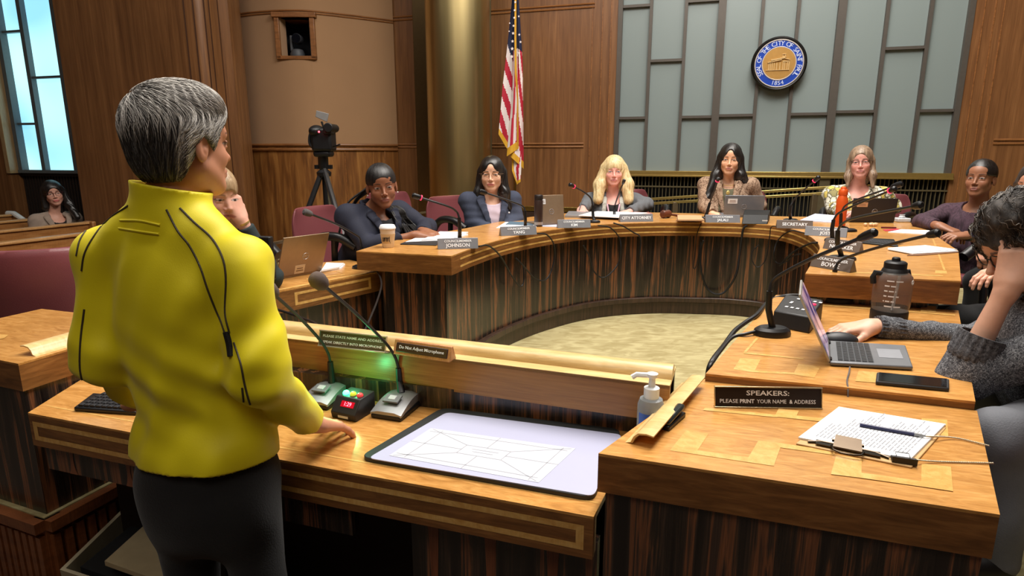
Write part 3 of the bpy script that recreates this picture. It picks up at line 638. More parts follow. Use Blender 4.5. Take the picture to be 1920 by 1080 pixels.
p = D(1630, 400, 4.95); chair(p.x, p.y, fwd(p, (1.4, 3.6)), 'burgundy chair almost hidden behind the woman in the floral blouse')
p = (3.06, 4.03); chair(p[0], p[1], fwd(p, (1.3, 3.2)), 'burgundy chair with black arms under the woman in the plum sweater')
p = (2.50, 2.80); chair(p[0], p[1], fwd(p, (1.3, 2.9)), 'burgundy black-armed chair under the person in black at the right')
p = (1.80, 1.72); chair(p[0], p[1], fwd(p, (.9, 2.0)), 'burgundy chair under the curly-haired person in the grey sweater')
p = (1.28, .93); chair(p[0], p[1], fwd(p, (.5, 1.35)), 'burgundy chair at the right edge beside the sign-in desk')
p = (-1.50, 2.95); chair(p[0], p[1], fwd(p, (-.5, 2.7)), 'burgundy chair hidden behind the man in the yellow jacket')
# brass railing between the council and the pews
rp = [W(-250, 575, 1.05), W(0, 513, 1.05), W(108, 500, 1.05), W(330, 472, 1.05), W(481, 458, 1.05), W(545, 447, 1.05), W(650, 420, 1.05), W(760, 402, 1.05), W(832, 391, 1.05)]
rl = thing('railing', 'curved brass railing of slim bars between council seats and pews', 'railing', (rp[4].x, rp[4].y, 0))
path = spline(rp, 6)
for z in (1.05, .98, .93, .88): 
    mb = MB(); n = len(path); vs = []; h = .016 if z > 1 else .010
    out = []
    for i, q in enumerate(path): d = flat(path[min(i+1, n-1)]-path[max(i-1, 0)]).normalized(); out.append(Vector((-d.y, d.x, 0)))
    A = [q-o*.012 for q, o in zip(path, out)]; B = [q+o*.012 for q, o in zip(path, out)]
    ring(mb, A, B, z-h, z); mb.build('rail_bar', mat('rail_brass', (196, 184, 150), .25, .9), rl)
for k in range(2, len(path), 5):
    mb = MB(); q = path[k]; mb.box((q.x, q.y, .52), (.022, .022, 1.02)); mb.build('post', mat('rail_brass', (196, 184, 150), .25, .9), rl)
# ---- video camera on tripod
ty = 4.75; ap = D(607, 318, ty); hp = D(607, 262, ty); t = thing('tripod', 'black tripod holding the video camera before the wooden wall', 'tripod', (ap.x, ap.y, 0))
blk = BLACK()
for (px, py, Y) in ((545, 480, 4.55), (652, 470, 4.35), (632, 470, 5.15)):
    f = D(px, py, Y); a = ap+Vector((0, 0, .02)); d = (f-a); d = d/(-d.z)*(a.z-(0 if px < 600 else PLAT)) if 0 else d*((a.z-.02)/(a.z-f.z)); e = a+d; m = a.lerp(e, .42)
    mb = MB(); mb.tube([a, m], .021, 8); mb.tube([m, e], .014, 8); mb.sphere(e, .018); mb.build('leg', blk if px != 652 else mat('tripod_sheen', (60, 58, 58), .25, .5), t)
mb = MB(); mb.lathe((ap.x, ap.y, ap.z-.05), [(.05, 0), (.055, .03), (.03, .05), (.038, .07), (.038, .16), (.05, .18), (.05, .22)], 16)
mb.box((ap.x, ap.y, ap.z+.02), (.13, .03, .03)); mb.tube([(ap.x+.05, ap.y, ap.z+.14), (ap.x+.05, ap.y-.02, ap.z+.14)], .02, 8); mb.build('head', blk, t)
mb = MB(); mb.tube([(ap.x, ap.y, ap.z-.05), (ap.x, ap.y, ap.z-.3)], .018, 8); mb.build('centre_column', blk, t)
cz = hp; ct = thing('video_camera', 'black video camera with raised screen on the tripod', 'video camera', (ap.x, ap.y, ap.z+.17))
s = ty/1188
def cp(px, py, dy=0): return D(px, py, ty+dy)
mb = MB(); mb.box(cp(607, 262), (.15*1.0, .16, .17)); mb.box(cp(607, 288), (.13, .13, .05)); mb.build('body', mat('camcorder_black', (20, 20, 22), .45, bump=.1), ct, bevel=.02)
mb = MB(); c = cp(622, 240, -.02); mb.tube([c+Vector((.0, -.10, 0)), c+Vector((0, -.05, 0)), c+Vector((0, .1, 0))], [.035, .03, .03], 14); mb.box(c+Vector((-.015, -.03, -.015)), (.06, .09, .06)); mb.build('viewfinder', mat('camcorder_black', (20, 20, 22), .45), ct, bevel=.006)
mb = MB(); c = cp(594, 246, -.02); mb.sphere(c, (.055, .09, .045), 14, 10); mb.box(cp(588, 256, -.06), (.02, .02, .02)); mb.build('handle_pad', mat('camcorder_black', (20, 20, 22), .45), ct)
mb = MB(); mb.tube(spline([cp(590, 243, .02), cp(582, 252, .02), cp(581, 268, 0), cp(588, 278, -.02)], 5), .012, 8); mb.build('hand_strap', blk, ct)
mb = MB(); a = cp(593, 207, -.03); b = cp(616, 213, -.03); c = cp(613, 229, -.03); d = cp(591, 219, -.03); mb.extr([a, b, c, d], (0, .012, 0)); mb.build('flip_screen', mat('screen_back', (128, 126, 124), .35), ct, bevel=.003)
mb = MB(); mb.tube([cp(603, 228, -.02), cp(607, 240, -.02)], .008, 8); mb.build('screen_hinge', blk, ct)
mb = MB(); mb.sphere(cp(598, 247, -.15), .007); mb.build('record_light', mat('record_red', (255, 60, 70), .4, emit=(255, 60, 70), es=6), ct)
mb = MB(); mb.tube([cp(625, 275, -.05), cp(637, 271, -.2)], .006, 8); mb.build('pan_handle', blk, ct)
# ---- flag
fy = 6.35; fl = thing('flag', 'american flag with gold fringe hanging furled before the wood wall', 'flag', tuple(D(965, 340, fy).xy)+(PLAT,))
q = D(964, 20, fy); mb = MB(); mb.tube([(q.x+.01, q.y+.10, PLAT), (q.x+.01, q.y+.10, 3.55)], .014, 10); mb.build('pole', M_brass(), fl)
mb = MB(); mb.sphere((q.x+.01, q.y+.10, 3.6), .045); mb.build('finial', M_brass(), fl)
mb = MB(); mb.lathe((q.x+.01, q.y+.10, PLAT), [(.16, 0), (.15, .03), (.04, .06), (.02, .12)], 20); mb.build('stand', M_brass(), fl)
fr, fw, fb, fg = mat('flag_red', (176, 28, 52), .7), mat('flag_white', (226, 214, 212), .7, var=.04), mat('flag_blue', (30, 36, 66), .7), mat('flag_gold', (214, 162, 44), .6, bump=.4, bs=300)
def fpatch(mb, left, right, rows, colf, z0, amp=.03, folds=1.5, ph=0):
    """cloth strip between two pixel polylines; colf(u,v)->material"""
    def at(pl, y):
        for (a, b) in zip(pl[:-1], pl[1:]):
            if y <= b[1]: k = (y-a[1])/max(1e-6, b[1]-a[1]); return a[0]+(b[0]-a[0])*k
        return pl[-1][0]
    nx = 14; idx = []; vs = []
    for j in range(rows+1):
        f = j/rows
        yl = left[0][1]+(left[-1][1]-left[0][1])*f; yr = right[0][1]+(right[-1][1]-right[0][1])*f
        xl, xr = at(left, yl), at(right, yr)
        for i in range(nx+1):
            u = i/nx; x = xl+(xr-xl)*u; y = yl+(yr-yl)*u
            vs.append(D(900+x/3, y/3, fy+z0+amp*math.sin(ph+u*folds*2*PI+f*1.5)))
    o = len(mb.v); mb.v += [tuple(v) for v in vs]
    for j in range(rows):
        for i in range(nx):
            a = o+j*(nx+1)+i; mb.f.append((a, a+1, a+nx+2, a+nx+1)); mb.m.append(colf((i+.5)/nx, (j+.5)/rows))
mb = MB()
def c_left(u, v):
    if v > .955: return 3
    q = v*755+0-u*75                       # diagonal stripes run down to the right
    if q < 285: return 2
    return 0 if int((q-285)//68) % 2 == 1 else 1
def c_mid(u, v):
    if v > .95: return 3
    if v < .37: return 2
    k = (u*2.2+v*.9); return 0 if int(k*1.6) % 2 == 0 else 1
def c_right(u, v):
    if v > .955: return 3
    if v < .35: return 2
    k = u*2.0-v*8+12; return 0 if int(k) % 2 == 0 else 1
fpatch(mb, [(186, -60), (165, 150), (150, 290), (128, 480), (104, 755)], [(205, -60), (192, 330), (186, 560), (152, 838)], 100, c_left, .03, .02, .5)
fpatch(mb, [(192, -60), (186, 320), (178, 560), (150, 880)], [(206, -60), (212, 330), (214, 600), (218, 835)], 100, c_mid, -.01, .015, 1.0, 1)
fpatch(mb, [(203, -60), (212, 330), (200, 600), (170, 880)], [(215, -60), (240, 340), (243, 600), (246, 950)], 100, c_right, .02, .02, 1.0, 2)
def c_bot(u, v): return 3 if (v > .9 or u < .18) else (0 if int(u*3.2+v*1.2) % 2 == 0 else 1)
fpatch(mb, [(178, 870), (180, 960), (208, 1038)], [(236, 860), (232, 950), (228, 1022)], 30, c_bot, .045, .01, .7)
def c_fr(u, v): return 3
fpatch(mb, [(195, -60), (194, 200), (196, 400), (208, 560), (208, 820)], [(206, -60), (205, 200), (208, 400), (216, 560), (217, 820)], 60, c_fr, -.035, .006, .5)
mb.use(1)
for (x, y, r) in ((198, 12, 6), (195, 57, 6), (193, 100, 6), (189, 145, 6), (186, 187, 7), (183, 232, 7), (181, 274, 8), (179, 318, 8), (218, 92, 5), (221, 195, 6), (228, 236, 6), (220, 298, 7), (167, 130, 4), (164, 176, 4)):
    c = D(900+x/3, y/3, fy-.045); k = fy/1188/3*r*1.25; vs = [c+Vector((math.sin(i*PI/5)*(k if i % 2 == 0 else k*.42), 0, math.cos(i*PI/5)*(k if i % 2 == 0 else k*.42))) for i in range(10)]; mb.add([c]+vs, [(0, i+1, (i+1) % 10+1) for i in range(10)])
cl = mb.build('cloth', [fr, fw, fb, fg], fl, smooth=80)
# ---- city seal on the window wall
sc_s, sc_z = onplane(1459, 121); R_s = (onplane(1511, 121)[0]-onplane(1407, 121)[0])/2
seal = thing('wall_seal', 'round blue and gold city seal mounted on the frosted window wall', 'seal', tuple(BP(sc_s, sc_z, .03)))
SM = frame(BP(sc_s, sc_z, .02), U, ZV); AX = SM.to_3x3()
def disc(mb, r0, r1, z, n=64):
    vs = [];
    for k in range(n): a = 2*PI*k/n; vs += [SM @ Vector((r0*math.cos(a), r0*math.sin(a), z)), SM @ Vector((r1*math.cos(a), r1*math.sin(a), z))]
    mb.add(vs, [(2*k, 2*k+1, (2*k+3) % (2*n), (2*k+2) % (2*n)) for k in range(n)])
mb = MB(); mb.lathe(tuple(SM.translation), [(R_s, 0), (R_s, .04), (R_s*.94, .055), (R_s*.86, .05)], 64, AX); mb.build('rim', mat('seal_black', (20, 18, 18), .3), seal)
mb = MB(); mb.lathe(tuple(SM.translation), [(R_s*.87, .04), (R_s*.87, .056)], 64, AX); mb.build('blue_band', mat('seal_blue', (22, 60, 158), .35), seal)
mb = MB()
for r in (.86, .60): 
    mb.tube([SM @ Vector((R_s*r*math.cos(2*PI*k/64), R_s*r*math.sin(2*PI*k/64), .057)) for k in range(65)], .0055, 8)
mb.build('gold_ring', mat('seal_gold_edge', (214, 206, 200), .3, .4), seal)
gold = mat('seal_gold', (196, 150, 84), .35, .6)
mb = MB(); mb.lathe(tuple(SM.translation), [(R_s*.60, .05), (R_s*.59, .06)], 48, AX); mb.build('gold_disc', gold, seal)
txt = 'SEAL OF THE CITY OF SAINT PAUL'; mes = []
for i, chh in enumerate(txt):
    if chh == ' ': continue
    a = math.radians(212-i*(247/(len(txt)-1))); rr = R_s*.725
    M = SM @ Matrix.Translation((rr*math.cos(a), rr*math.sin(a), .0575)) @ Matrix.Rotation(a-PI/2, 4, 'Z'); mes.append(text_mesh(chh, R_s*.24, M, .001))
for i, chh in enumerate('1854'):
    a = math.radians(-90+(i-1.5)*9); rr = R_s*.725; M = SM @ Matrix.Translation((rr*math.cos(a), rr*math.sin(a), .0575)) @ Matrix.Rotation(a+PI/2, 4, 'Z'); mes.append(text_mesh(chh, R_s*.22, M, .001))
me = joined(mes); me.transform(parent_mat(seal).inverted()); relink('lettering', me, mat('seal_letter', (196, 204, 230), .4), seal)
mb = MB()
def sb(x, y, w, h, d=.012, z=.062, rot=0): mb.box(SM @ Vector((x*R_s, y*R_s, z)), (w*R_s, h*R_s, d), AX @ Matrix.Rotation(rot, 3, 'Z'))
mb.use(0)
for x in (-.36, -.30, -.24, -.17, -.08, .03): sb(x, -.10, .028, .26)
for x in (.14, .20, .29, .35): sb(x, -.08, .028, .30)
sb(-.16, .085, .50, .03, .02, .064, .18); sb(.25, .16, .24, .025, .02, .064, -.32); sb(.24, .07, .24, .04); sb(-.05, .16, .5, .045, .022, .064, .16)
sb(.16, .24, .15, .03); sb(.11, .27, .02, .07); sb(.20, .27, .02, .07); sb(.155, .33, .13, .025); sb(-.04, -.24, .84, .02)
mb.build('relief', mat('seal_relief', (236, 200, 140), .3, .5), seal)
# ================================================================ MICROPHONES
mic_blk = mat('microphone_black', (20, 20, 22), .4); chrome = mat('gooseneck', (58, 58, 60), .3, .6)
redl = mat('microphone_red_ring', (255, 60, 90), .4, emit=(255, 60, 110), es=.5)
def mic(label, base, pts, h, r=.0055, head=.014, hl=.05, red=False, bs=.055, base_rz=0, baseh=.018, shaft=2, foam=False, headcol=None, dx=1.0):
    """base (px,py) on plane h; pts: list of (px,py,Y) of the neck from the base up to the head"""
    b = W(base[0], base[1], h); t = thing('microphone', label, 'microphone', tuple(b), base_rz, 'gooseneck microphones')
    mb = MB(); n = 20
    vs = []; prof = [(1.0, 0), (1.02, .25), (.96, .7), (.75, 1.0)]
    mb.lathe((0, 0, 0), [(bs*a, baseh*z) for a, z in prof], n); mb.v = [(x*dx*1.15, y*.82, z) for x, y, z in mb.v]; mb.build('base', mic_blk, t, local=True)
    P = [D(*q) for q in pts]; s0 = b+ZV*baseh*.9
    if h > 0: pass
    st = P[:shaft]; mb = MB(); mb.tube([s0]+st, [.011, .0105]+[.0095]*(len(st)-1) if len(st) > 1 else [.011, .009], 10); mb.build('shaft', mic_blk, t)
    sp = spline(P[shaft-1:], 8); mb = MB(); mb.tube(sp, r, 8); mb.build('gooseneck', chrome, t)
    e = sp[-1]; d = (sp[-1]-sp[-4]).normalized()
    mb = MB()
    if foam: mb.tube([e-d*.01, e, e+d*.012, e+d*.035, e+d*.055, e+d*.068, e+d*.072], [.008, .014, .02, .0245, .022, .012, .003], 16)
    else: mb.tube([e-d*.005, e+d*.003, e+d*.02, e+d*(hl-.006), e+d*hl], [r*1.2, head*.8, head, head, head*.55], 14)
    mb.build('capsule', headcol or mic_blk, t)
    if red: mb = MB(); mb.tube([e-d*.001, e+d*.004], head*1.02, 14); mb.build('light_ring', redl, t)
    return t
Y3 = W(680, 503, HL).y
mic('black microphone beside the tan-backed laptop on the left staff desk', (681, 503), [(679, 480, Y3), (678, 462, Y3), (674, 446, Y3-.01), (662, 437, Y3-.03), (630, 420, Y3-.10), (584, 402, Y3-.2)], HL, bs=.05, hl=.045, head=.017, headcol=mat('foam_grey', (84, 80, 80), .9))
Y = W(862, 455, HA).y
mic('microphone behind the JOHNSON nameplate', (862, 453), [(862, 430, Y), (861, 408, Y), (856, 397, Y), (840, 387, Y-.04), (790, 371, Y-.1)], HA, red=True, bs=.04)
Y = W(985, 431, HA).y
mic('microphone behind the YANG nameplate', (985, 429), [(985, 412, Y), (984, 395, Y), (981, 388, Y), (968, 381, Y-.02), (912, 362, Y-.12)], HA, bs=.035)
Y = W(1114, 417, HA).y
mic('microphone between the KIM and ATTORNEY nameplates', (1114, 417.5), [(1112, 405, Y), (1111, 385, Y), (1108, 372, Y), (1096, 361, Y-.02), (1076, 350, Y-.1)], HA, red=True, bs=.036)
Y = W(1155, 409, HA).y
mic('microphone just left of the ATTORNEY nameplate, in front of the pink lanyard', (1152, 409.5), [(1152, 398, Y), (1153, 385, Y), (1158, 370, Y-.03), (1168, 344, Y-.1)], HA, bs=.04, hl=.035, head=.012)
Y = W(1326, 411, HA).y
mic('microphone in front of the woman in the leaf-patterned blazer', (1322, 411), [(1326, 398, Y), (1331, 380, Y), (1338, 362, Y-.05), (1345, 340, Y-.1)], HA, red=True, bs=.035, hl=.03)
Y = W(1484, 416, HA).y
mic('microphone behind the SECRETARY nameplate', (1482, 415), [(1481, 400, Y), (1483, 385, Y), (1489, 374, Y), (1502, 361, Y-.03), (1526, 340, Y-.1)], HA, red=True, bs=.045)
Y = W(1590, 434, HA).y
mic('tall microphone beside the orange bottle', (1588, 434), [(1576, 424, Y), (1577, 400, Y), (1585, 386, Y-.02), (1610, 373, Y-.1), (1672, 351, Y-.25)], HA, bs=.05, hl=.06, head=.017)
Y = W(1562, 452, HA).y
mic('microphone behind the JOST nameplate with a lit pink ring', (1560, 452), [(1560, 430, Y), (1563, 412, Y), (1572, 400, Y-.02), (1600, 386, Y-.12), (1668, 358, Y-.35)], HA, red=True, bs=.035, hl=.04)
Y = W(1577, 489, HA).y
mic('microphone behind the BOWIE nameplate, its foam tip over the pen', (1577, 487), [(1570, 455, Y), (1571, 432, Y), (1580, 419, Y-.03), (1610, 407, Y-.15), (1712, 387, Y-.4)], HA, bs=.055, hl=.04, head=.015)
Y = W(1446, 628, HL).y
mic('large microphone left of the black control box on the right staff desk', (1447, 628), [(1441, 580, Y), (1443, 546, Y), (1449, 528, Y), (1466, 514, Y-.02), (1520, 486, Y-.1), (1612, 447, Y-.25)], HL, r=.006, head=.013, hl=.055, bs=.052, dx=1.0, baseh=.028)
mb = MB()
Y = W(1573, 566, HL).y
mic('microphone behind the laptop, its neck reaching over the water bottle', (1573, 566), [(1562, 530, Y), (1566, 505, Y), (1572, 492, Y), (1590, 482, Y-.03), (1650, 463, Y-.2), (1740, 441, Y-.4)], HL, bs=.055, hl=.045, head=.014, baseh=.026)
# the two podium microphones with silver bases
silver = mat('brushed_silver', (150, 152, 154), .35, .5)
def podmic(label, px, py, pts, foam=True):
    b = W(px, py, HP); t = thing('microphone', label, 'microphone', tuple(b), -RA-.02, 'gooseneck microphones')
    w, d = .048, .062
    mb = MB(); mb.prism([(-w, -d), (w, -d), (w*1.02, d), (-w*1.02, d)], 0, .018); mb.build('base', mic_blk, t, local=True, bevel=.006)
    mb = MB(); nst = 8; vs = []
    for i in range(nst+1):
        f = i/nst; y = -d*.98+2*d*.96*f; z = .018+.022*math.sin(min(1, f*1.25)*PI/2); ww = w*(1-.10*f)
        vs += [(-ww, y, z), (-ww*.55, y, z+.006), (ww*.55, y, z+.006), (ww, y, z), (ww, y, .012), (-ww, y, .012)]
    fs = [(6*i+k, 6*i+(k+1) % 6, 6*i+6+(k+1) % 6, 6*i+6+k) for i in range(nst) for k in range(6)]+[tuple(range(6)), tuple(range(6*nst, 6*nst+6))]
    mb.add(vs, fs); mb.build('silver_cover', silver, t, local=True, smooth=50)
    mb = MB(); mb.box((0, -.018, .0475), (.048, .034, .006), Matrix.Rotation(.28, 3, 'X')); mb.use(1); mb.box((0, -.018, .051), (.022, .018, .003), Matrix.Rotation(.28, 3, 'X')); mb.build('talk_button', [mat('button_rim', (110, 112, 114), .4), mat('button_pale', (186, 188, 190), .5)], t, local=True, bevel=.002)
    P = [D(*q) for q in pts]; M = parent_mat(t); s0 = M @ Vector((0, .035, .04))
    mb = MB(); mb.tube([s0, P[0], P[1]], [.0115, .010, .0085], 10); mb.build('shaft', mic_blk, t)
    sp = spline([P[1]]+P[2:], 8); mb = MB(); mb.tube(sp, .0045, 8); mb.build('gooseneck', mat('neck_black', (40, 38, 38), .35), t)
    e = sp[-1]; dd = (sp[-1]-sp[-4]).normalized(); mb = MB(); mb.tube([e-dd*.006, e, e+dd*.012, e+dd*.03, e+dd*.042, e+dd*.05, e+dd*.052], [.006, .013, .019, .0215, .018, .010, .003], 16); mb.build('foam_cover', mat('brown_grey_foam', (96, 82, 76), .95, bump=.3, bs=900), t)
    return t
Yl = W(620, 742, HP).y
podmic('left silver-based microphone at the podium, its neck passing behind the yellow sleeve', 611, 752, [(621, 700, Yl), (619, 678, Yl), (614, 660, Yl-.01), (598, 635, Yl-.04), (560, 594, Yl-.12), (515, 553, Yl-.22)])
Yr = W(748, 755, HP).y
podmic('right silver-based microphone at the podium with round grey-brown foam tip', 743, 772, [(749, 715, Yr), (747, 690, Yr), (740, 668, Yr-.01), (722, 642, Yr-.04), (670, 590, Yr-.14), (608, 536, Yr-.26)])
# ================================================================ NAMEPLATES
plate = mat('nameplate_grey', (128, 128, 132), .35, .3); plate_d = mat('nameplate_brown_grey', (104, 92, 84), .4, .2); platew = mat('nameplate_letters', (240, 240, 242), .4)
def nameplate(lab, l1, l2, lb, rb, h, m=plate, ht=.052, tilt=.35):
    a = W(lb[0], lb[1], h); b = W(rb[0], rb[1], h); c = (a+b)/2; x = (b-a).normalized(); w = (b-a).length
    back = Vector((-x.y, x.x, 0)); t = thing('nameplate', lab, 'nameplate', tuple(c), 0, 'nameplates on the council desk')
    dp = ht*math.tan(tilt); up = (ZV*ht+back*dp); mb = MB()
    mb.extr([a, a+up, a+up+back*.004, a+back*(dp*2+.01)], b-a); mb.build('plate', m, t, bevel=.0015)
    n = x.cross(up.normalized()); M = frame(c+up*.5+n*.0012, x, up)
    mes = []
    L = up.length
    if l2: mes = [text_mesh(l1, L*.30, M @ Matrix.Translation((0, L*.22, 0)), .0003, bold=.0002), text_mesh(l2, L*.46, M @ Matrix.Translation((0, -L*.17, 0)), .0003, bold=.0003)]
    else: mes = [text_mesh(l1, L*.50, M, .0003, bold=.0003)]
    me = joined(mes); me.transform(parent_mat(t).inverted()); relink('lettering', me, platew, t); return t
CM = 'COUNCILMEMBER'
nameplate('grey nameplate reading JOHNSON', CM, 'JOHNSON', (821, 468), (897, 466), HA)
nameplate('grey nameplate reading YANG', CM, 'YANG', (940, 443), (1007, 440), HA)
nameplate('grey nameplate reading KIM', CM, 'KIM', (1046, 428), (1108, 427), HA)
nameplate('grey nameplate reading CITY ATTORNEY', 'CITY ATTORNEY', None, (1163, 416.5), (1225, 415.5), HA)
nameplate('grey nameplate reading JALALI', CM, 'JALALI', (1323, 417.5), (1388, 418), HA)
nameplate('grey nameplate reading SECRETARY', 'SECRETARY', None, (1456, 428), (1524, 430), HA, plate_d)
nameplate('grey nameplate reading JOST', CM, 'JOST', (1508, 441), (1587, 446), HA)
nameplate('brown-grey nameplate reading NOECKER', CM, 'NOECKER', (1542, 466), (1610, 475), HA, plate_d)
nameplate('brown-grey nameplate reading BOWIE', CM, 'BOWIE', (1518, 499), (1593, 512), HA, plate_d)
# ================================================================ SIGNS
def sign(name, lab, lb, rb, h, ht, tilt, lines, mface, mrim, rim=.003, dep=.006, sizes=None, world_lb=None, bold=.0003, wedge=None, sx=None):
    a = W(lb[0], lb[1], h); b = W(rb[0], rb[1], h); c = (a+b)/2; x = (b-a).normalized(); w = (b-a).length; back = Vector((-x.y, x.x, 0))
    t = thing(name, lab, 'sign', tuple(c)); up = ZV*math.cos(tilt)+back*math.sin(tilt); n = x.cross(up)
    M = frame(c, x, up); mb = MB()
    if wedge:
        mb.extr([a, a+up*ht, a+up*ht+back*.008, a+back*(wedge)], b-a); mb.build('block', mrim, t, bevel=.002)
        mb = MB(); mb.T = M; mb.box((0, ht*.52, .001), (w*.90, ht*.62, .004)); mb.T = Matrix.Identity(4); mb.build('plaque', mface, t, bevel=.004)
    else:
        mb.T = M; mb.box((0, ht/2, -.003), (w, ht, .003)); mb.T = Matrix.Identity(4); mb.build('face', mface, t)
        mb = MB(); mb.T = M
        for y in (rim/2, ht-rim/2): mb.box((0, y, 0), (w+.002, rim, dep+.002))
        for s_ in (-1, 1): mb.box((s_*(w/2-rim/6), ht/2, 0), (rim/3+.0008, ht, dep))
        mb.box((0, .002, -.02), (w, .003, .035)) if tilt > .15 else None
        mb.T = Matrix.Identity(4); mb.build('frame', mrim, t, bevel=.0008)
    mes = []
    for (tx, sz, yy, bo, xx, wd) in lines:
        me = text_mesh(tx, sz, Matrix.Identity(4), .0003, bold=bo)
        xs = [v.co.x for v in me.vertices]; k = wd*w/(max(xs)-min(xs)) if wd else 1
        me.transform(Matrix.Diagonal((k, 1, 1, 1))); me.transform(M @ Matrix.Translation((xx*w, yy*ht, .0035 if wedge else -.0012))); mes.append(me)
    me = joined(mes); me.transform(parent_mat(t).inverted()); relink('lettering', me, platew, t); return t
goldrim = mat('sign_gold_rim', (206, 188, 150), .25, .8); dkface = mat('sign_dark_face', (42, 32, 26), .3); olive = mat('sign_olive_face', (84, 76, 56), .4)
sign('desk_sign', 'black and gold desk sign reading SPEAKERS: PLEASE PRINT YOUR NAME & ADDRESS', (1340, 764), (1541, 767), HN, .053, .25,
     [('SPEAKERS:', .0165, .68, .00022, 0, .40), ('PLEASE', .0135, .30, 0, -.365, .17), ('PRINT', .0135, .30, .0003, -.195, .135), ('YOUR NAME', .0135, .30, 0, .035, .275), ('&', .0135, .30, .0002, .215, .03), ('ADDRESS', .0135, .30, 0, .345, .20)], dkface, goldrim)
sign('ledge_sign', 'olive metal sign on the ledge reading PLEASE STATE NAME AND ADDRESS', (597, 649), (722, 662.5), 1.0275, .05, .3,
     [('PLEASE STATE NAME AND ADDRESS', .0105, .66, .0001, 0, .90), ('SPEAK DIRECTLY INTO MICROPHONE', .0105, .30, .0001, 0, .88)], olive, mat('sign_silver_rim', (190, 184, 166), .3, .7), rim=.004)
sign('ledge_sign', 'wooden wedge sign on the ledge reading Do Not Adjust Microphone', (736, 664), (843, 680), 1.0275, .044, .35,
     [('Do Not Adjust Microphone', .0125, .54, .0001, 0, .78)], mat('plaque_brown', (58, 38, 30), .35), wood('wedge_wood', [(.3, (176, 120, 74)), (.7, (202, 146, 96))], (30, 30, 60), rot=RA), wedge=.04)
# ================================================================ LAPTOPS
def laptop_shell(lab, corners_px, h, m_lid, th=.006, sticker=None, logo=(.5, .42), base_depth=.2, lidY=None, keys=False, stick_m=None, rz_name='laptop'):
    """laptop seen from behind its lid: bottom-left, bottom-right px on plane h and the lid's height (m) and lean"""
    (bl, br, height, lean, skew) = corners_px
    a = W(bl[0], bl[1], h); b = W(br[0], br[1], h); x = (b-a).normalized(); w = (b-a).length; back = Vector((-x.y, x.x, 0)); c = (a+b)/2
    t = thing(rz_name, lab, 'laptop', tuple(c), 0, 'laptops on the desks'); up = ZV*math.cos(lean)-back*math.sin(lean)
    M = frame(a+ZV*.012, x, up)
    mb = MB(); mb.T = M; mb.box((w/2, height/2, 0), (w, height, th)); mb.T = Matrix.Identity(4); mb.build('lid', m_lid, t, bevel=.002)
    mb = MB(); mb.T = M; mb.box((w/2, height/2, -th/2-.001), (w*.96, height*.93, .001)); mb.T = Matrix.Identity(4); mb.build('screen', mat('dark_screen', (14, 16, 22), .15), t)
    mb = MB(); mb.extr([a+ZV*.001, b+ZV*.001, b+back*base_depth+ZV*.001, a+back*base_depth+ZV*.001], ZV*.013); mb.build('keyboard_base', m_lid, t, bevel=.003)
    mb = MB(); cx, cy = logo; mb.T = M; n = 20; mb.tube([(cx*w+.017*math.cos(2*PI*k/n), cy*height+.017*math.sin(2*PI*k/n), th/2+.0005) for k in range(n+1)], .0012, 6); mb.T = Matrix.Identity(4)
    mb.build('round_logo', mat('logo_silver', (186, 186, 188), .25, .6), t)
    me = text_mesh('DELL', .0125, M @ Matrix.Translation((cx*w, cy*height, th/2)), .0004); me.transform(parent_mat(t).inverted()); relink('logo_letters', me, MATS['logo_silver'], t)
    if sticker:
        sx, sy, sw, sh = sticker; mb = MB(); mb.T = M; mb.box((sx*w, sy*height, th/2+.0004), (sw*w, sh*height, .0008)); mb.use(1)
        mb.box((sx*w, (sy+sh*.12)*height, th/2+.001), (sw*w*.6, sh*height*.10, .0006)); mb.box((sx*w, (sy-sh*.15)*height, th/2+.001), (sw*w*.7, sh*height*.10, .0006))
        mb.T = Matrix.Identity(4); mb.build('sticker', [stick_m or mat('sticker_cream', (222, 204, 178), .6), mat('sticker_ink', (120, 96, 80), .6)], t)
    return t
tanlid = mat('laptop_tan_silver', (150, 128, 104), .35, .45); greylid = mat('laptop_grey', (122, 126, 134), .35, .4); blklid = mat('laptop_black', (40, 34, 32), .5)
laptop_shell('tan-silver laptop seen from behind on the left staff desk', ((519, 525), (603, 510), .212, .40, 0), HL, tanlid, sticker=(.47, .13, .22, .22), logo=(.55, .46))
laptop_shell('brown-grey laptop behind the dark tumbler on the council desk', ((1011, 424), (1058, 421), .185, -.12, 0), HA, tanlid, sticker=(.17, .78, .22, .18), logo=(.5, .42), base_depth=.18, stick_m=mat('sticker_white', (214, 214, 216), .6))
laptop_shell('blue-grey laptop in front of the woman in the leaf-patterned blazer', ((1356, 407), (1430, 408), .15, .12, 0), HA, greylid, sticker=(.2, .72, .24, .24), logo=(.5, .45), base_depth=.2, stick_m=mat('sticker_white', (214, 214, 216), .6))
laptop_shell('black laptop in front of the woman in the floral blouse', ((1593, 417), (1676, 418), .155, .12, 0), HA, blklid, sticker=(.22, .72, .24, .2), logo=(.52, .42), base_depth=.2, stick_m=mat('sticker_tan', (196, 150, 112), .6))
# closed laptop under the attorney's papers
def flatbox(name, lab, cat, quad, h, th, m, group=None, part='body', bevel=.002):
    P = [W(x, y, h) for x, y in quad]; c = sum(P, Vector())/len(P); mb = MB(); mb.prism([(p.x, p.y) for p in P], h, h+th); 
    o = mb.build(name, m, None, bevel=bevel); o2 = o; 
    for v in o.data.vertices: v.co -= c
    o.location = c; return tag(o, lab, cat, group)
flatbox('laptop', 'closed silver laptop under the blonde woman\'s papers', 'laptop', [(1059, 408), (1140, 409), (1146, 401), (1066, 400)], HA, .018, mat('closed_laptop_silver', (150, 152, 156), .35, .4), 'laptops on the desks')
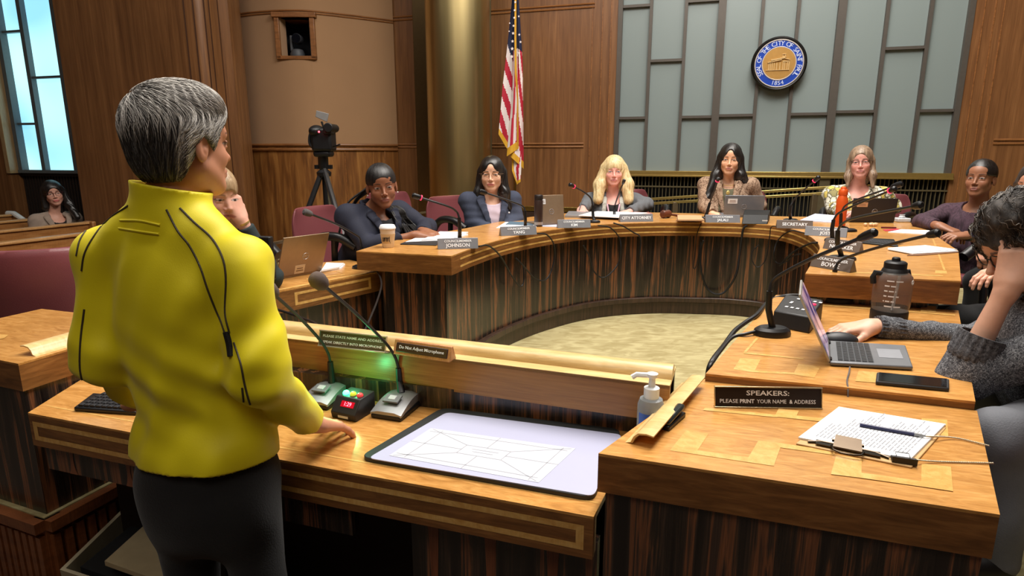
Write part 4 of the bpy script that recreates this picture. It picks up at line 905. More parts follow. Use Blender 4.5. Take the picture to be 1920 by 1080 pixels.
# open near laptop
hb, hf, rf, rb = W(1553, 646, HL), W(1556, 687, HL), W(1711, 696, HL), W(1697, 655, HL)
t = thing('laptop', 'open grey laptop beside the hand on the mouse, screen facing right', 'laptop', tuple((hb+hf+rf+rb)/4), 0, 'laptops on the desks')
lg = mat('laptop_base_grey', (118, 120, 124), .4, .3)
mb = MB(); mb.extr([q+ZV*.002 for q in (hb, hf, rf, rb)], ZV*.012); mb.build('keyboard_base', lg, t, bevel=.004)
x = (rf-hf).normalized(); y = (hb-hf).normalized(); LD = (rf-hf).length; LW = (hb-hf).length; M = Matrix(((x.x, y.x, 0, hf.x), (x.y, y.y, 0, hf.y), (0, 0, 1, HL+.0142), (0, 0, 0, 1)))
mb = MB(); mb.T = M
mb.box((LD*.32, LW*.5, 0), (LD*.44, LW*.86, .0008)); mb.build('key_well', mat('key_well', (70, 72, 76), .5), t)
mb = MB(); mb.T = M
for i in range(6):
    for j in range(14): mb.box((LD*(.125+i*.075), LW*(.10+j*.0615), .001), (LD*.058, LW*.047, .0022))
mb.build('keys', mat('laptop_keys', (48, 49, 52), .5), t, smooth=0)
mb = MB(); mb.T = M; mb.box((LD*.77, LW*.5, .0003), (LD*.30, LW*.40, .0006)); mb.build('touchpad', mat('touchpad', (146, 148, 154), .3), t)
tn, tf = D(1500, 561, hf.y*1.0), D(1506, 535, hb.y*1.0)
sn = Vector((tn.x, tn.y, tn.z)); up = (tn-hf); up2 = up
lidn = (hb-hf).cross(up).normalized(); 
if lidn.x > 0: lidn = -lidn
mb = MB(); mb.extr([hf+ZV*.014, hb+ZV*.014, hb+ZV*.014+up2, hf+ZV*.014+up2], lidn*.006); mb.build('lid', mat('lid_light_edge', (172, 170, 164), .35, .3), t, bevel=.002)
scm, nt, p = base_mat('lit_laptop_screen'); tc = N(nt, 'ShaderNodeTexCoord'); nz = N(nt, 'ShaderNodeTexNoise', Scale=14.0, Detail=1.0); cr = N(nt, 'ShaderNodeValToRGB'); e = cr.color_ramp.elements
e[0].position = .4; e[0].color = rgb(44, 46, 110); e[1].position = .6; e[1].color = rgb(196, 160, 172); nt.links.new(tc.outputs['Object'], nz.inputs[0]); nt.links.new(nz.outputs['Fac'], cr.inputs[0]); nt.links.new(cr.outputs[0], p.inputs['Emission Color']); p.inputs['Emission Strength'].default_value = .6; p.inputs['Base Color'].default_value = (.01, .01, .02, 1); p.inputs['Roughness'].default_value = .15
o3 = hf+ZV*.014-lidn*.0006; mb = MB(); yv = (hb-hf); A = o3+yv*.04+up2*.06; B = o3+yv*.96+up2*.06; mb.extr([A, B, B+up2*.9, A+up2*.9], -lidn*.0006); mb.build('screen', scm, t)
mb = MB()
for f in (.12, .88): q = hf+(hb-hf)*f+ZV*.012; mb.tube([q-(hb-hf).normalized()*.012, q+(hb-hf).normalized()*.012], .006, 8)
mb.build('hinge', BLACK(), t)
# charging cable of the near laptop
mb = MB(); mb.tube(spline([W(1593, 692, HL)+ZV*.006, W(1592, 700, HL)+ZV*.004, W(1588, 716, HL)+ZV*.004, D(1590, 728, W(1590, 725, HL).y-.004), D(1590, 745, W(1590, 727, HL).y-.008)], 6), .0022, 6); tag(mb.build('cable', mat('cable_braided', (96, 88, 84), .7)), 'thin braided grey cable hanging from the open grey laptop over the desk edge', 'cable')
# mouse
q = W(1573, 642, HL); rz = math.atan2(x.y, x.x)
t = thing('computer_mouse', 'black computer mouse under the hand on the right staff desk', 'mouse', tuple(q), rz)
mb = MB(); mb.sphere((0, 0, .010), (.056, .031, .024), 24, 14); mb.v = [(a, b, max(0, c)) for a, b, c in mb.v]; mb.build('shell', mat('mouse_black', (40, 40, 43), .45), t, local=True, smooth=60)
mb = MB(); mb.tube([(-.035, -.004, .026), (-.035, .004, .026)], .006, 10); mb.build('scroll_wheel', RUBBER(), t, local=True)
# phone
P = [W(*q, HL) for q in ((1641, 722), (1779, 735.5), (1779, 718), (1643, 705))]; c = sum(P, Vector())/4
t = thing('phone', 'black phone in a thick case lying on the right staff desk', 'phone', tuple(c))
mb = MB(); mb.prism([(p.x, p.y) for p in P], HL, HL+.012); mb.build('case', mat('phone_case', (44, 44, 46), .6), t, bevel=.004)
Q = [c+(p-c)*.93 for p in P]; mb = MB(); mb.prism([(p.x, p.y) for p in Q], HL+.011, HL+.0125); mb.build('screen', mat('phone_screen', (20, 20, 22), .08), t)
# control box with lit keys
P = [W(*q, HL) for q in ((1447, 612), (1517, 626), (1540, 600), (1470, 588))]; c = sum(P, Vector())/4
t = thing('control_box', 'small black control box with red lit keys behind the open laptop', 'control box', tuple(c))
vs = [p.copy() for p in P]+[P[0]+ZV*.055+(P[3]-P[0])*.06, P[1]+ZV*.055+(P[2]-P[1])*.06, P[2]+ZV*.075, P[3]+ZV*.075]
mb = MB(); mb.add(vs, [(3, 2, 1, 0), (4, 5, 6, 7), (0, 1, 5, 4), (1, 2, 6, 5), (2, 3, 7, 6), (3, 0, 4, 7)]); mb.build('box', mat('control_box_black', (28, 26, 27), .5), t, bevel=.005)
M = frame(vs[4]+Vector((0, 0, .001)), vs[5]-vs[4], vs[7]-vs[4]); w = (vs[5]-vs[4]).length; d = (vs[7]-vs[4]).length
mb = MB(); mb.T = M
for i in range(5):
    for yy in (.28, .8): mb.box((w*(.16+i*.15), d*yy, .0005), (w*.08, d*.06, .001))
mb.box((w*.12, d*.55, .0005), (w*.07, d*.1, .001)); mb.build('key_markings', mat('pale_marks', (206, 206, 206), .6), t, smooth=0)
mb = MB(); mb.T = M; 
for xx, yy in ((.5, .56), (.62, .5), (.68, .64)): mb.lathe((w*xx, d*yy, 0), [(.0075, 0), (.006, .003)], 12)
mb.build('lit_keys', mat('lit_red_key', (230, 40, 70), .4, emit=(240, 30, 70), es=1.5), t)
# conference unit by the JALALI plate
P = [W(*q, HA) for q in ((1391, 420), (1439, 420.5), (1443, 411), (1395, 410))]; c = sum(P, Vector())/4
t = thing('conference_unit', 'black conference unit right of the JALALI nameplate', 'control box', tuple(c))
mb = MB(); mb.add([p for p in P]+[P[0]+ZV*.055+(P[3]-P[0])*.2, P[1]+ZV*.055+(P[2]-P[1])*.2, P[2]+ZV*.065, P[3]+ZV*.065], [(3, 2, 1, 0), (4, 5, 6, 7), (0, 1, 5, 4), (1, 2, 6, 5), (2, 3, 7, 6), (3, 0, 4, 7)]); mb.build('housing', mat('deep_black', (12, 12, 13), .6), t, bevel=.004)
mb = MB(); q = P[0].lerp(P[1], .78)+ZV*.02-(P[3]-P[0]).normalized()*.0005; xx = (P[1]-P[0]).normalized(); mb.extr([q, q+xx*.035, q+xx*.035+ZV*.008, q+ZV*.008], -(P[3]-P[0]).normalized()*.001); mb.build('maker_label', mat('pale_marks', (206, 206, 206), .6), t)
# tablet with keyboard on the right arm
P = [W(*q, HA) for q in ((1604, 456), (1684, 464), (1676, 451), (1612, 448))]; c = sum(P, Vector())/4
t = thing('tablet_keyboard', 'flat black tablet keyboard lying behind the NOECKER nameplate', 'keyboard', tuple(c))
mb = MB(); mb.prism([(p.x, p.y) for p in P], HA, HA+.008); mb.build('slab', BLACK(), t, bevel=.002)
M = frame(P[0]+ZV*.0085, P[1]-P[0], P[3]-P[0]); w = (P[1]-P[0]).length; d = (P[3]-P[0]).length; mb = MB(); mb.T = M
for i in range(12):
    for j in range(4): mb.box((w*(.08+i*.07), d*(.3+j*.16), 0), (w*.055, d*.12, .001))
mb.build('keys', mat('dark_keys', (62, 62, 66), .5), t, smooth=0)
# ================================================================ BOTTLES AND CUPS
def vessel(name, lab, cat, px, py, h, parts, group=None):
    b = W(px, py, h); t = thing(name, lab, cat, tuple(b), 0, group)
    for (pn, prof, m) in parts: mb = MB(); mb.lathe((0, 0, 0), prof, 28); mb.build(pn, m, t, local=True, smooth=40)
    return t
t = vessel('coffee_cup', 'white takeaway coffee cup with dark letters beside the woman with braids', 'cup', 728, 463.5, HA, [
    ('cup', [(.026, 0), (.028, .002), (.039, .098)], mat('cup_white', (226, 214, 200), .6)), ('sleeve', [(.0305, .022), (.0375, .070)], mat('cup_sleeve', (206, 180, 140), .7)),
    ('lid', [(.041, .094), (.042, .099), (.040, .103), (.036, .112), (.034, .114), (.01, .113)], mat('lid_white', (238, 238, 240), .5))])
mes = []
for k in range(5): a = -PI/2-.5+k*.23; mes.append(text_mesh('SHN/L'[k] if 0 else 'urmm('[k], .045, Matrix.Translation((.0368*math.cos(a), .0368*math.sin(a), .047)) @ Matrix.Rotation(a+PI/2, 4, 'Z') @ Matrix.Rotation(PI/2-.13, 4, 'X'), .0004, sx=.55))
me = joined(mes); relink('dark_pattern', me, mat('cup_ink', (36, 28, 24), .6), t)
darkb = mat('tumbler_dark', (52, 38, 34), .35)
vessel('tumbler', 'dark brown tumbler standing beside the brown-grey laptop', 'bottle', 1009.5, 424.5, HA, [('body', [(.025, 0), (.027, .004), (.028, .165), (.026, .17)], darkb), ('cap', [(.027, .172), (.028, .176), (.028, .198), (.024, .203), (.008, .204)], mat('tumbler_cap', (34, 26, 24), .4)), ('base_band', [(.0283, .012), (.0288, .02), (.0283, .03)], mat('band_silver', (150, 140, 132), .4))])
org = mat('orange_steel', (214, 88, 34), .35, .2)
vessel('water_bottle', 'tall orange insulated bottle in front of the woman in the floral blouse', 'bottle', 1574, 424, HA, [('body', [(.030, 0), (.033, .004), (.034, .13), (.034, .165), (.027, .188), (.024, .20)], org), ('cap', [(.026, .2), (.028, .205), (.027, .232), (.022, .238), (.01, .239)], org), ('cap_loop', [(.016, .238), (.018, .242), (.014, .252), (.006, .253)], org)])
clr, nt, p = base_mat('clear_smoky_plastic'); p.inputs['Transmission Weight'].default_value = .92; p.inputs['Roughness'].default_value = .05; p.inputs['IOR'].default_value = 1.12; p.inputs['Base Color'].default_value = rgb(222, 216, 210)
bk = mat('bottle_black', (26, 25, 26), .5)
b = W(1665, 601, HL)
t = thing('water_bottle', 'large clear smoky jug with white time marks and black cap on the right staff desk', 'bottle', tuple(b))
mb = MB(); mb.lathe((0, 0, 0), [(.054, 0), (.060, .004), (.060, .036), (.058, .042)], 36); mb.build('base_boot', bk, t, local=True)
mb = MB(); mb.lathe((0, 0, 0), [(.056, .04), (.061, .06), (.0615, .15), (.058, .165), (.045, .178), (.034, .182)], 36); mb.build('bottle_body', clr, t, local=True)
mb = MB(); mb.lathe((0, 0, 0), [(.040, .172), (.042, .180), (.038, .190), (.036, .192), (.036, .212), (.030, .217), (.014, .218), (.013, .228), (.010, .231)], 30); mb.tube([(-.045, .0, .172), (-.068, 0, .176), (-.074, 0, .160), (-.070, 0, .138)], .010, 8); mb.tube([(.03, 0, .18), (.05, 0, .182), (.054, 0, .165)], .007, 8); mb.build('cap', bk, t, local=True)
mb = MB(); mb.tube([(.006, 0, .012), (.012, -.01, .17)], .0045, 10); mb.build('straw', mat('straw_grey', (190, 190, 192), .4), t, local=True)
mb = MB()
for k, z in enumerate((.062, .080, .098, .116, .134, .152)):
    wd = [.9, .55, .75, .6, .62, .9][k]; n = 10; vs = []
    for i in range(n+1):
        a = -PI/2-.95+wd*i/n; vs += [(.0622*math.cos(a), .0622*math.sin(a), z), (.0622*math.cos(a), .0622*math.sin(a), z+.0045)]
    mb.add(vs, [(2*i, 2*i+2, 2*i+3, 2*i+1) for i in range(n) if (i*7+k*3) % 5 != 0])
for k in range(24): a = -PI/2+.62; 
mb.build('time_marks', mat('print_white', (232, 232, 232), .5), t, local=True, smooth=0)
mb = MB(); c = Vector((.0625*math.cos(-PI/2+.62), .0625*math.sin(-PI/2+.62), .150)); tx = Vector((-math.sin(-PI/2+.62), math.cos(-PI/2+.62), 0)); mb.tube([c+tx*.008*math.cos(k*PI/8)+ZV*.008*math.sin(k*PI/8) for k in range(17)], .0007, 5); mb.tube([c-ZV*.007, c+ZV*.007], .0007, 5); mb.tube([c-tx*.005-ZV*.004, c, c+tx*.005-ZV*.004], .0007, 5); mb.build('print_emblem', MATS['print_white'], t, local=True)
# hand sanitizer
b = W(1216, 846, HP); t = thing('sanitizer_bottle', 'clear hand sanitizer bottle with white pump beside the sign-in desk', 'bottle', tuple(b), -.3)
mb = MB(); mb.lathe((0, 0, 0), [(.022, 0), (.026, .003), (.026, .10), (.022, .112), (.012, .116)], 24); cl2 = mat('clear_gel', (214, 222, 228), .08, trans=.7, ior=1.2); mb.build('bottle_body', cl2, t, local=True)
mb = MB(); mb.lathe((0, 0, 0), [(.014, .113), (.015, .118), (.015, .135), (.007, .138), (.006, .155), (.010, .157), (.011, .164), (.006, .166)], 20); mb.tube([(0, 0, .160), (-.03, -.004, .160), (-.038, -.005, .154)], .0055, 8); mb.build('pump', mat('pump_white', (236, 238, 240), .4), t, local=True)
mb = MB(); n = 8; vs = []
for i in range(n+1): a = -PI/2-.9+1.3*i/n; vs += [(.0265*math.cos(a), .0265*math.sin(a), .035), (.0265*math.cos(a), .0265*math.sin(a), .088)]
mb.add(vs, [(2*i, 2*i+2, 2*i+3, 2*i+1) for i in range(n)]); mb.build('blue_label', mat('label_blue', (64, 104, 190), .5), t, local=True)
t.scale = (1.25, 1.25, 1.25)
# stapler under the curled lip
a, b_ = W(1240, 806, HN), W(1272, 778, HN); c = (a+b_)/2+Vector((.006, -.004, 0)); d = (b_-a).normalized(); t = thing('stapler', 'black stapler tucked beside the curled lip of the sign-in desk', 'stapler', tuple(c), math.atan2(d.y, d.x))
L = (b_-a).length
mb = MB(); mb.box((0, 0, .006), (L, .022, .012)); mb.build('base', BLACK(), t, local=True, bevel=.003)
mb = MB(); mb.T = Matrix.Translation((0, 0, .016)) @ Matrix.Rotation(-.10, 4, 'Y'); mb.box((0, 0, .006), (L*.98, .020, .014)); mb.T = Matrix.Identity(4); mb.build('arm', mat('stapler_arm', (38, 42, 42), .2), t, local=True, bevel=.006)
# ================================================================ CLIPBOARD
CBQ = [W(*q, HN) for q in ((1492, 834), (1709, 879), (1774, 804), (1572, 764))]; c = sum(CBQ, Vector())/4
t = thing('clipboard', 'brown clipboard with metal clip on the sign-in desk', 'clipboard', tuple(c))
mb = MB(); mb.prism([(p.x, p.y) for p in CBQ], HN, HN+.004); mb.build('board', mat('hardboard', (196, 158, 106), .5), t, bevel=.0015)
e0, e1 = CBQ[0], CBQ[1]; x = (e1-e0).normalized(); y = Vector((-x.y, x.x, 0)); cc_ = e0.lerp(e1, .46)+y*.018+ZV*(.0045)
M = frame(cc_, x, y)
clipm = mat('clip_metal', (70, 60, 50), .22, .9)
mb = MB(); mb.T = M; mb.tube([(-.075, -.004, .002), (-.05, .006, .004), (.05, .006, .004), (.075, -.004, .002)], .003, 8); mb.box((0, .0, .004), (.12, .022, .002)); vs = [(-.027, -.012, .006), (.027, -.012, .006), (.024, .014, .022), (-.024, .014, .022)]; mb.extr(vs, (0, 0, .0015)); mb.tube([(-.03, .012, .010), (.03, .012, .010)], .0035, 8); mb.tube([(-.03, -.01, .006), (-.026, -.026, .006), (-.012, -.032, .005), (.012, -.032, .005), (.026, -.026, .006), (.03, -.01, .006)], .0022, 8); mb.T = Matrix.Identity(4); mb.build('clip', clipm, t)
Q = [W(*q, HN+.008) for q in ((1497, 820), (1706, 862), (1772.5, 795), (1573, 763))]; pc_ = sum(Q, Vector())/4
mb = MB(); mb.prism([(p.x, p.y) for p in Q], HN+.0045, HN+.0085); mb.prism([(p.x+.004, p.y+.003) for p in Q], HN+.004, HN+.006); pap = mb.build('paper_stack', WHITE()); 
for v in pap.data.vertices: v.co -= pc_
pap.location = pc_; tag(pap, 'printed sign-in sheets held on the clipboard', 'paper')
mb = MB(); mb.T = Matrix.Translation(-pc_)
def sheet_pt(u, v): p_ = Q[0]*(1-u)*(1-v)+Q[1]*u*(1-v)+Q[2]*u*v+Q[3]*(1-u)*v; p_.z = HN+.0089; return p_
rr_ = random.Random(3)
for i in range(24):
    x0 = .12+.035*i
    y0_ = .10; y1_ = .10+(rr_.uniform(.5, .82) if i > 3 else .35)
    while y0_ < y1_: L = rr_.uniform(.04, .14); mb.add([sheet_pt(x0, y0_), sheet_pt(x0+.012, y0_), sheet_pt(x0+.012, y0_+L), sheet_pt(x0, y0_+L)], [(0, 1, 2, 3)]); y0_ += L+.02
mk = mb.build('printed_text', mat('print_grey', (150, 152, 158), .7), pap, local=True, smooth=0)
# pen on the sheets
a, b_ = W(1612, 797, HN+.012)+ZV*.001, W(1737, 819, HN+.012)+ZV*.001; t = thing('pen', 'dark blue pen lying across the sign-in sheets', 'pen', tuple((a+b_)/2)); d = (b_-a)
mb = MB(); mb.tube([a, a+d*.02, a+d*.82], [.003, .0042, .0042], 12); mb.build('barrel', mat('pen_navy', (40, 42, 78), .3), t); mb = MB(); mb.tube([a+d*.82, a+d*.94, b_], [.0042, .003, .001], 12); mb.build('tip', silver, t)
def beads(lab, pts):
    P = resample(spline(pts, 6), 46); mb = MB()
    for q in P: mb.sphere(q, .0021, 6, 4)
    mb.tube(P, .0009, 5); return tag(mb.build('bead_chain', mat('chain_silver', (206, 192, 164), .3, .6)), lab, 'chain', 'bead chains of the sign-in desk')
beads('bead chain running from the blue pen to the desk edge', [b_, W(1790, 824, HN)+ZV*.004, W(1853, 838, HN)+ZV*.003])
beads('bead chain running from the black binder clip to the desk edge', [W(1714, 862, HN+.01), W(1760, 868, HN)+ZV*.003, W(1861, 871, HN)+ZV*.003])
q = W(1695, 862, HN+.01); t = thing('binder_clip', 'black binder clip gripping the clipboard corner', 'clip', tuple(q), -.35)
mb = MB(); mb.extr([(-.022, -.008, -.007), (-.022, .010, -.002), (-.022, .010, .002), (-.022, -.008, .007)], (.044, 0, 0)); mb.build('spring', BLACK(), t, local=True); mb = MB(); mb.tube([(-.012, .008, .003), (-.012, .02, .006), (.012, .02, .006), (.012, .008, .003)], .001, 6); mb.build('wire_handle', silver, t, local=True)
# ================================================================ PODIUM THINGS
# document display pad
O4 = [W(*q, HP) for q in ((674, 864), (1113, 942), (1165, 812), (829, 771))]; c = sum(O4, Vector())/4
t = thing('display_pad', 'large white display pad with black frame lying on the podium', 'screen', tuple(c))
def rounded(P, r, n=5):
    out = []
    for i in range(len(P)):
        a, b, c_ = P[i-1], P[i], P[(i+1) % len(P)]; u = (a-b).normalized(); v = (c_-b).normalized(); s = b+u*r; e = b+v*r
        for k in range(n+1): f = k/n; out.append(s*(1-f)**2+b*2*f*(1-f)+e*f*f)
    return out
mb = MB(); mb.prism([(p.x, p.y) for p in rounded(O4, .03)], HP, HP+.012); mb.build('black_frame', mat('pad_frame', (40, 42, 42), .5), t, bevel=.002)
I4 = [W(*q, HP+.0125) for q in ((690, 859), (1113, 930.5), (1166, 815), (838, 773))]; whitepad = mat('pad_white', (178, 180, 206), .4, var=.01)
mb = MB(); mb.prism([(p.x, p.y) for p in rounded(I4, .018)], HP+.011, HP+.0130); mb.build('white_panel', whitepad, t)
PQ = [W(*q, HP+.0135) for q in ((730, 854), (1010, 905), (1079, 841), (808, 803))]; mb = MB(); mb.prism([(p.x, p.y) for p in PQ], HP+.0132, HP+.0138)
def pq(u, v): return PQ[0]*(1-u)*(1-v)+PQ[1]*u*(1-v)+PQ[2]*u*v+PQ[3]*(1-u)*v
dpc = sum(PQ, Vector())/4; sh = mb.build('placemat_sheet', mat('sheet_white', (200, 202, 214), .5, var=.01)); 
for v in sh.data.vertices: v.co -= dpc
sh.location = dpc; tag(sh, 'white sheet with thin divided rectangle lines on the display pad', 'paper')
mb = MB(); mb.T = Matrix.Translation(-dpc)
def ln(a, b, w=.0010):
    A, B = pq(*a)+ZV*.0006, pq(*b)+ZV*.0006; d = (B-A).normalized(); n = Vector((-d.y, d.x, 0))*w; mb.add([A-n, B-n, B+n, A+n], [(0, 1, 2, 3)])
x0, x1, y0, y1 = .10, .93, .10, .90; a0_, a1_, b0_, b1_ = .36, .66, .38, .64
for s in (((.02, y0), (.97, y0)), ((.02, y1), (.97, y1)), ((x0, .02), (x0, .97)), ((x1, .02), (x1, .97)), ((a0_, b0_), (a1_, b0_)), ((a0_, b1_), (a1_, b1_)), ((a0_, b0_), (a0_, b1_)), ((a1_, b0_), (a1_, b1_)), ((.02, .02), (a0_, b0_)), ((.98, .02), (a1_, b0_)), ((.02, .98), (a0_, b1_)), ((.98, .98), (a1_, b1_)), ((.5, 0), (.5, b0_)), ((.5, b1_), (.5, 1)), ((0, .5), (a0_, .5)), ((a1_, .5), (1, .5)), ((.42, .55), (.60, .55)), ((.44, .48), (.58, .48))): ln(*s)
mb.build('ruled_lines', mat('line_grey', (158, 160, 168), .6), sh, local=True, smooth=0)
# timer box
b = W(664, 776, HP); tb = thing('timer_box', 'black speaker timer box with green, yellow and red lamps', 'timer', tuple(b), -RA-.12)
mb = MB(); mb.extr([(-.042, -.045, 0), (-.042, -.05, .020), (-.042, -.020, .058), (-.042, .045, .060), (-.042, .045, 0)], (.084, 0, 0)); mb.build('case', mat('timer_case', (34, 33, 34), .45), tb, local=True, bevel=.003)
ang = math.atan2(.038, .030); Mf = Matrix.Translation((0, -.035, .039)) @ Matrix.Rotation(ang, 4, 'X')
mb = MB(); mb.T = Mf; mb.box((.006, .004, .0005), (.044, .017, .001)); mb.build('display_window', mat('display_red', (150, 14, 30), .2, emit=(170, 10, 30), es=.7), tb, local=True)
me = text_mesh('1:29', .016, Mf @ Matrix.Translation((.006, .004, .0012)), .0003, sx=.95); relink('digits', me, mat('digit_red', (255, 120, 130), .4, emit=(255, 90, 110), es=4), tb)
for i, (xx, nm, c, es) in enumerate(((-.022, 'green_lamp', (120, 255, 200), 14), (.002, 'yellow_lamp', (196, 214, 60), .5), (.026, 'red_lamp', (226, 70, 70), .35))):
    mb = MB(); mb.sphere((xx, -.002, .061), (.0095, .0095, .008), 14, 8); mb.build(nm, mat(nm, c, .3, emit=c if i else (40, 255, 150), es=es), tb, local=True)
mb = MB(); mb.box((0, -.0485, .010), (.034, .001, .007)); mb.build('maker_label', mat('pale_marks', (206, 206, 206), .6), tb, local=True)
g = bpy.data.lights.new('green_glow', 'POINT'); g.energy = .32; g.color = (.1, 1, .35); g.shadow_soft_size = .01; go = bpy.data.objects.new('green_lamp_light', g); COL.objects.link(go); go.location = b+Vector((-.01, .03, .085))
mb = MB(); mb.tube(spline([W(700, 738, HP)+ZV*.05, W(712, 722, HP)+ZV*.035, W(726, 735, HP)+ZV*.02, W(738, 748, HP)+ZV*.02], 6), .0016, 6); tag(mb.build('cable', mat('grey_wire', (120, 120, 122), .5)), 'thin grey wire arching from the timer box to the right podium microphone', 'cable')
# keyboard on the podium
K = [W(*q, HP) for q in ((139, 772), (256, 780), (262, 752), (176, 744))]; c = sum(K, Vector())/4
t = thing('keyboard', 'black computer keyboard on the podium beside the yellow jacket', 'keyboard', tuple(c))
mb = MB(); mb.prism([(p.x, p.y) for p in K], HP+.001, HP+.014); mb.build('tray', BLACK(), t, bevel=.004)
M = frame(K[0]+ZV*.016, K[1]-K[0], K[3]-K[0]); w = (K[1]-K[0]).length; d = (K[3]-K[0]).length; mb = MB(); mb.T = M
for i in range(10):
    for j in range(5): mb.box((w*(.08+i*.093), d*(.14+j*.18), 0), (w*.075, d*.14, .008))
mb.build('keys', mat('keyboard_keys', (38, 38, 41), .4), t, bevel=.001)
# bins with papers under the podium
def openbin(lab, quad, ztop, zb, m, inner=None):
    P = [W(*q, ztop) for q in quad]; c = sum(P, Vector())/4; t = thing('storage_bin', lab, 'bin', (c.x, c.y, 0)); mb = MB()
    O = [c+(p-c) for p in P]; I_ = [c+(p-c)*.93 for p in P]; B = [c+(p-c)*.9 for p in P]
    n = 4; vs = [z3(p, ztop) for p in O]+[z3(p, ztop) for p in I_]+[z3(p, zb) for p in B]+[z3(c+(p-c)*.86, zb+.01) for p in P]
    fs = []
    for i in range(4): j = (i+1) % 4; fs += [(i, j, 4+j, 4+i), (i, 8+i, 8+j, j), (4+i, 4+j, 12+j, 12+i)]
    fs += [(8, 9, 10, 11), (12, 13, 14, 15)]; mb.add(vs, fs); mb.build('shell', m, t, smooth=0); return t, c
openbin('beige plastic bin under the podium at bottom left', [(112, 1068), (300, 1130), (420, 1000), (236, 948)], .40, 0.0, mat('beige_bin', (150, 138, 112), .6))
openbin('beige plastic bin half hidden behind the man\'s legs', [(330, 1120), (480, 1150), (520, 1010), (395, 985)], .40, 0.0, mat('beige_bin', (150, 138, 112), .6))
P = [W(*q, .43) for q in ((196, 1052), (330, 1100), (400, 1010), (270, 985))]; mb = MB(); mb.prism([(p.x, p.y) for p in P], .415, .43); o = mb.build('folder', mat('manila_folder', (170, 152, 118), .7)); tag(o, 'tan paper folder lying across the bin under the podium', 'folder')
P = [W(*q, .38) for q in ((150, 1060), (235, 1090), (330, 1010), (255, 975))]; mb = MB(); mb.prism([(p.x, p.y) for p in P], .10, .375); o = mb.build('cloth_bag', mat('black_bag', (22, 21, 22), .9)); tag(o, 'black bag stuffed inside the beige bin under the podium', 'bag')
# ================================================================ PAPERS AND SMALL THINGS ON THE RING
def sheets(lab, quads, h, th=.004, m=None, name='papers'):
    P0 = [W(*q, h) for q in quads[0]]; c = sum(P0, Vector())/len(P0); mb = MB(); mb.T = Matrix.Translation(-c); z = h
    for q in quads: P = [W(*a, z) for a in q]; mb.prism([(p.x, p.y) for p in P], z, z+th); z += th
    o = mb.build(name, m or WHITE(), None, smooth=0); o.location = c; return tag(o, lab, 'paper', 'papers on the desks')
sheets('open binder papers under the hands of the woman with braids', [[(760, 456), (845, 452), (878, 441), (800, 440)], [(790, 452), (845, 449), (878, 437), (825, 436)]], HA, .007)
o = flatbox('folder', 'black folder edge under the papers beside the coffee cup', 'folder', [(750, 459), (818, 461), (835, 452), (770, 451)], HA, .006, mat('dark_folder', (40, 40, 44), .5))
sheets('white papers left of the YANG nameplate', [[(930, 428), (1003, 430), (1010, 419), (948, 417)]], HA, .003)
flatbox('folder', 'slate blue folder behind the YANG nameplate', 'folder', [(948, 421), (1000, 423), (1000, 417), (955, 416)], HA+.003, .003, mat('slate_folder', (86, 108, 124), .5))
sheets('small blue-white papers between the laptop and KIM nameplate', [[(1017, 425), (1046, 426), (1050, 419), (1020, 419)]], HA, .003, mat('blue_white_paper', (186, 192, 222), .7))
sheets('stack of open papers in front of the blonde woman with the lanyard', [[(1085, 405), (1165, 409), (1205, 401), (1110, 398)], [(1100, 402), (1175, 407), (1215, 400), (1120, 397)]], HA+.018, .005)
sheets('pink-edged papers left of the gavel, under the blonde woman\'s arm', [[(1165, 409), (1196, 409), (1222, 402), (1190, 400)]], HA, .012, mat('pink_paper', (206, 150, 150), .7))
for k in range(4):
    flatbox('folder', ['lowest tan folder in the stack beside the gavel', 'second tan folder from the bottom of the stack beside the gavel', 'third tan folder from the bottom of the stack beside the gavel', 'topmost tan folder of the stack beside the gavel'][k], 'folder',
            [(1268+k, 415-k*.2), (1316+k*1.5, 415-k*.2), (1316-k*1.5, 406), (1270, 405.5)], HA+k*.011, .009, mat('tan_folder', (196, 150, 110), .6), 'tan folders beside the gavel', bevel=0)
q = W(1248, 409, HA); t = thing('gavel', 'brown wooden gavel lying between the ATTORNEY nameplate and folders', 'gavel', tuple(q), .3); gw = mat('gavel_wood', (96, 52, 34), .3)
mb = MB(); mb.tube([(-.035, -.01, .03), (-.025, -.008, .03), (.0, 0, .03), (.025, .008, .03), (.035, .01, .03)], [.026, .030, .025, .030, .026], 18); mb.build('head', gw, t, local=True)
mb = MB(); mb.tube([(.02, .0, .03), (.10, -.01, .015)], [.008, .01], 10); mb.build('handle', gw, t, local=True)
sheets('white and blue papers left of the orange bottle', [[(1500, 414), (1560, 418), (1600, 410), (1530, 403)], [(1505, 412), (1563, 415), (1600, 408), (1528, 402)]], HA, .006, mat('bluish_paper', (206, 212, 236), .7))
q = W(1690, 416, HA); t = thing('tissue_box', 'small clear plastic box right of the black laptop', 'box', tuple(q)); mb = MB(); mb.box((0, 0, .014), (.09, .07, .028)); mb.build('box', mat('clear_box', (206, 208, 212), .2), t, local=True, bevel=.006); mb = MB(); mb.lathe((0, 0, 0), [(.016, .028), (.02, .034), (.014, .045), (.018, .05)], 14); mb.build('knob', mat('clear_box', (206, 208, 212), .2), t, local=True)
q = W(1632, 424, HA); mb = MB(); rr_ = random.Random(5); 
for k in range(7): mb.sphere((rr_.uniform(-.04, .04), rr_.uniform(-.02, .02), .012), (rr_.uniform(.01, .02), rr_.uniform(.01, .015), .011), 7, 5)
o = mb.build('snack_wrapper', mat('wrapper', (222, 176, 132), .35, var=.5, vs=60), None, smooth=0); o.location = q; tag(o, 'crumpled orange and white wrapper behind the foam microphone tip', 'wrapper')
a, b_ = W(1652, 428, HA)+ZV*.005, W(1680, 428.5, HA)+ZV*.005
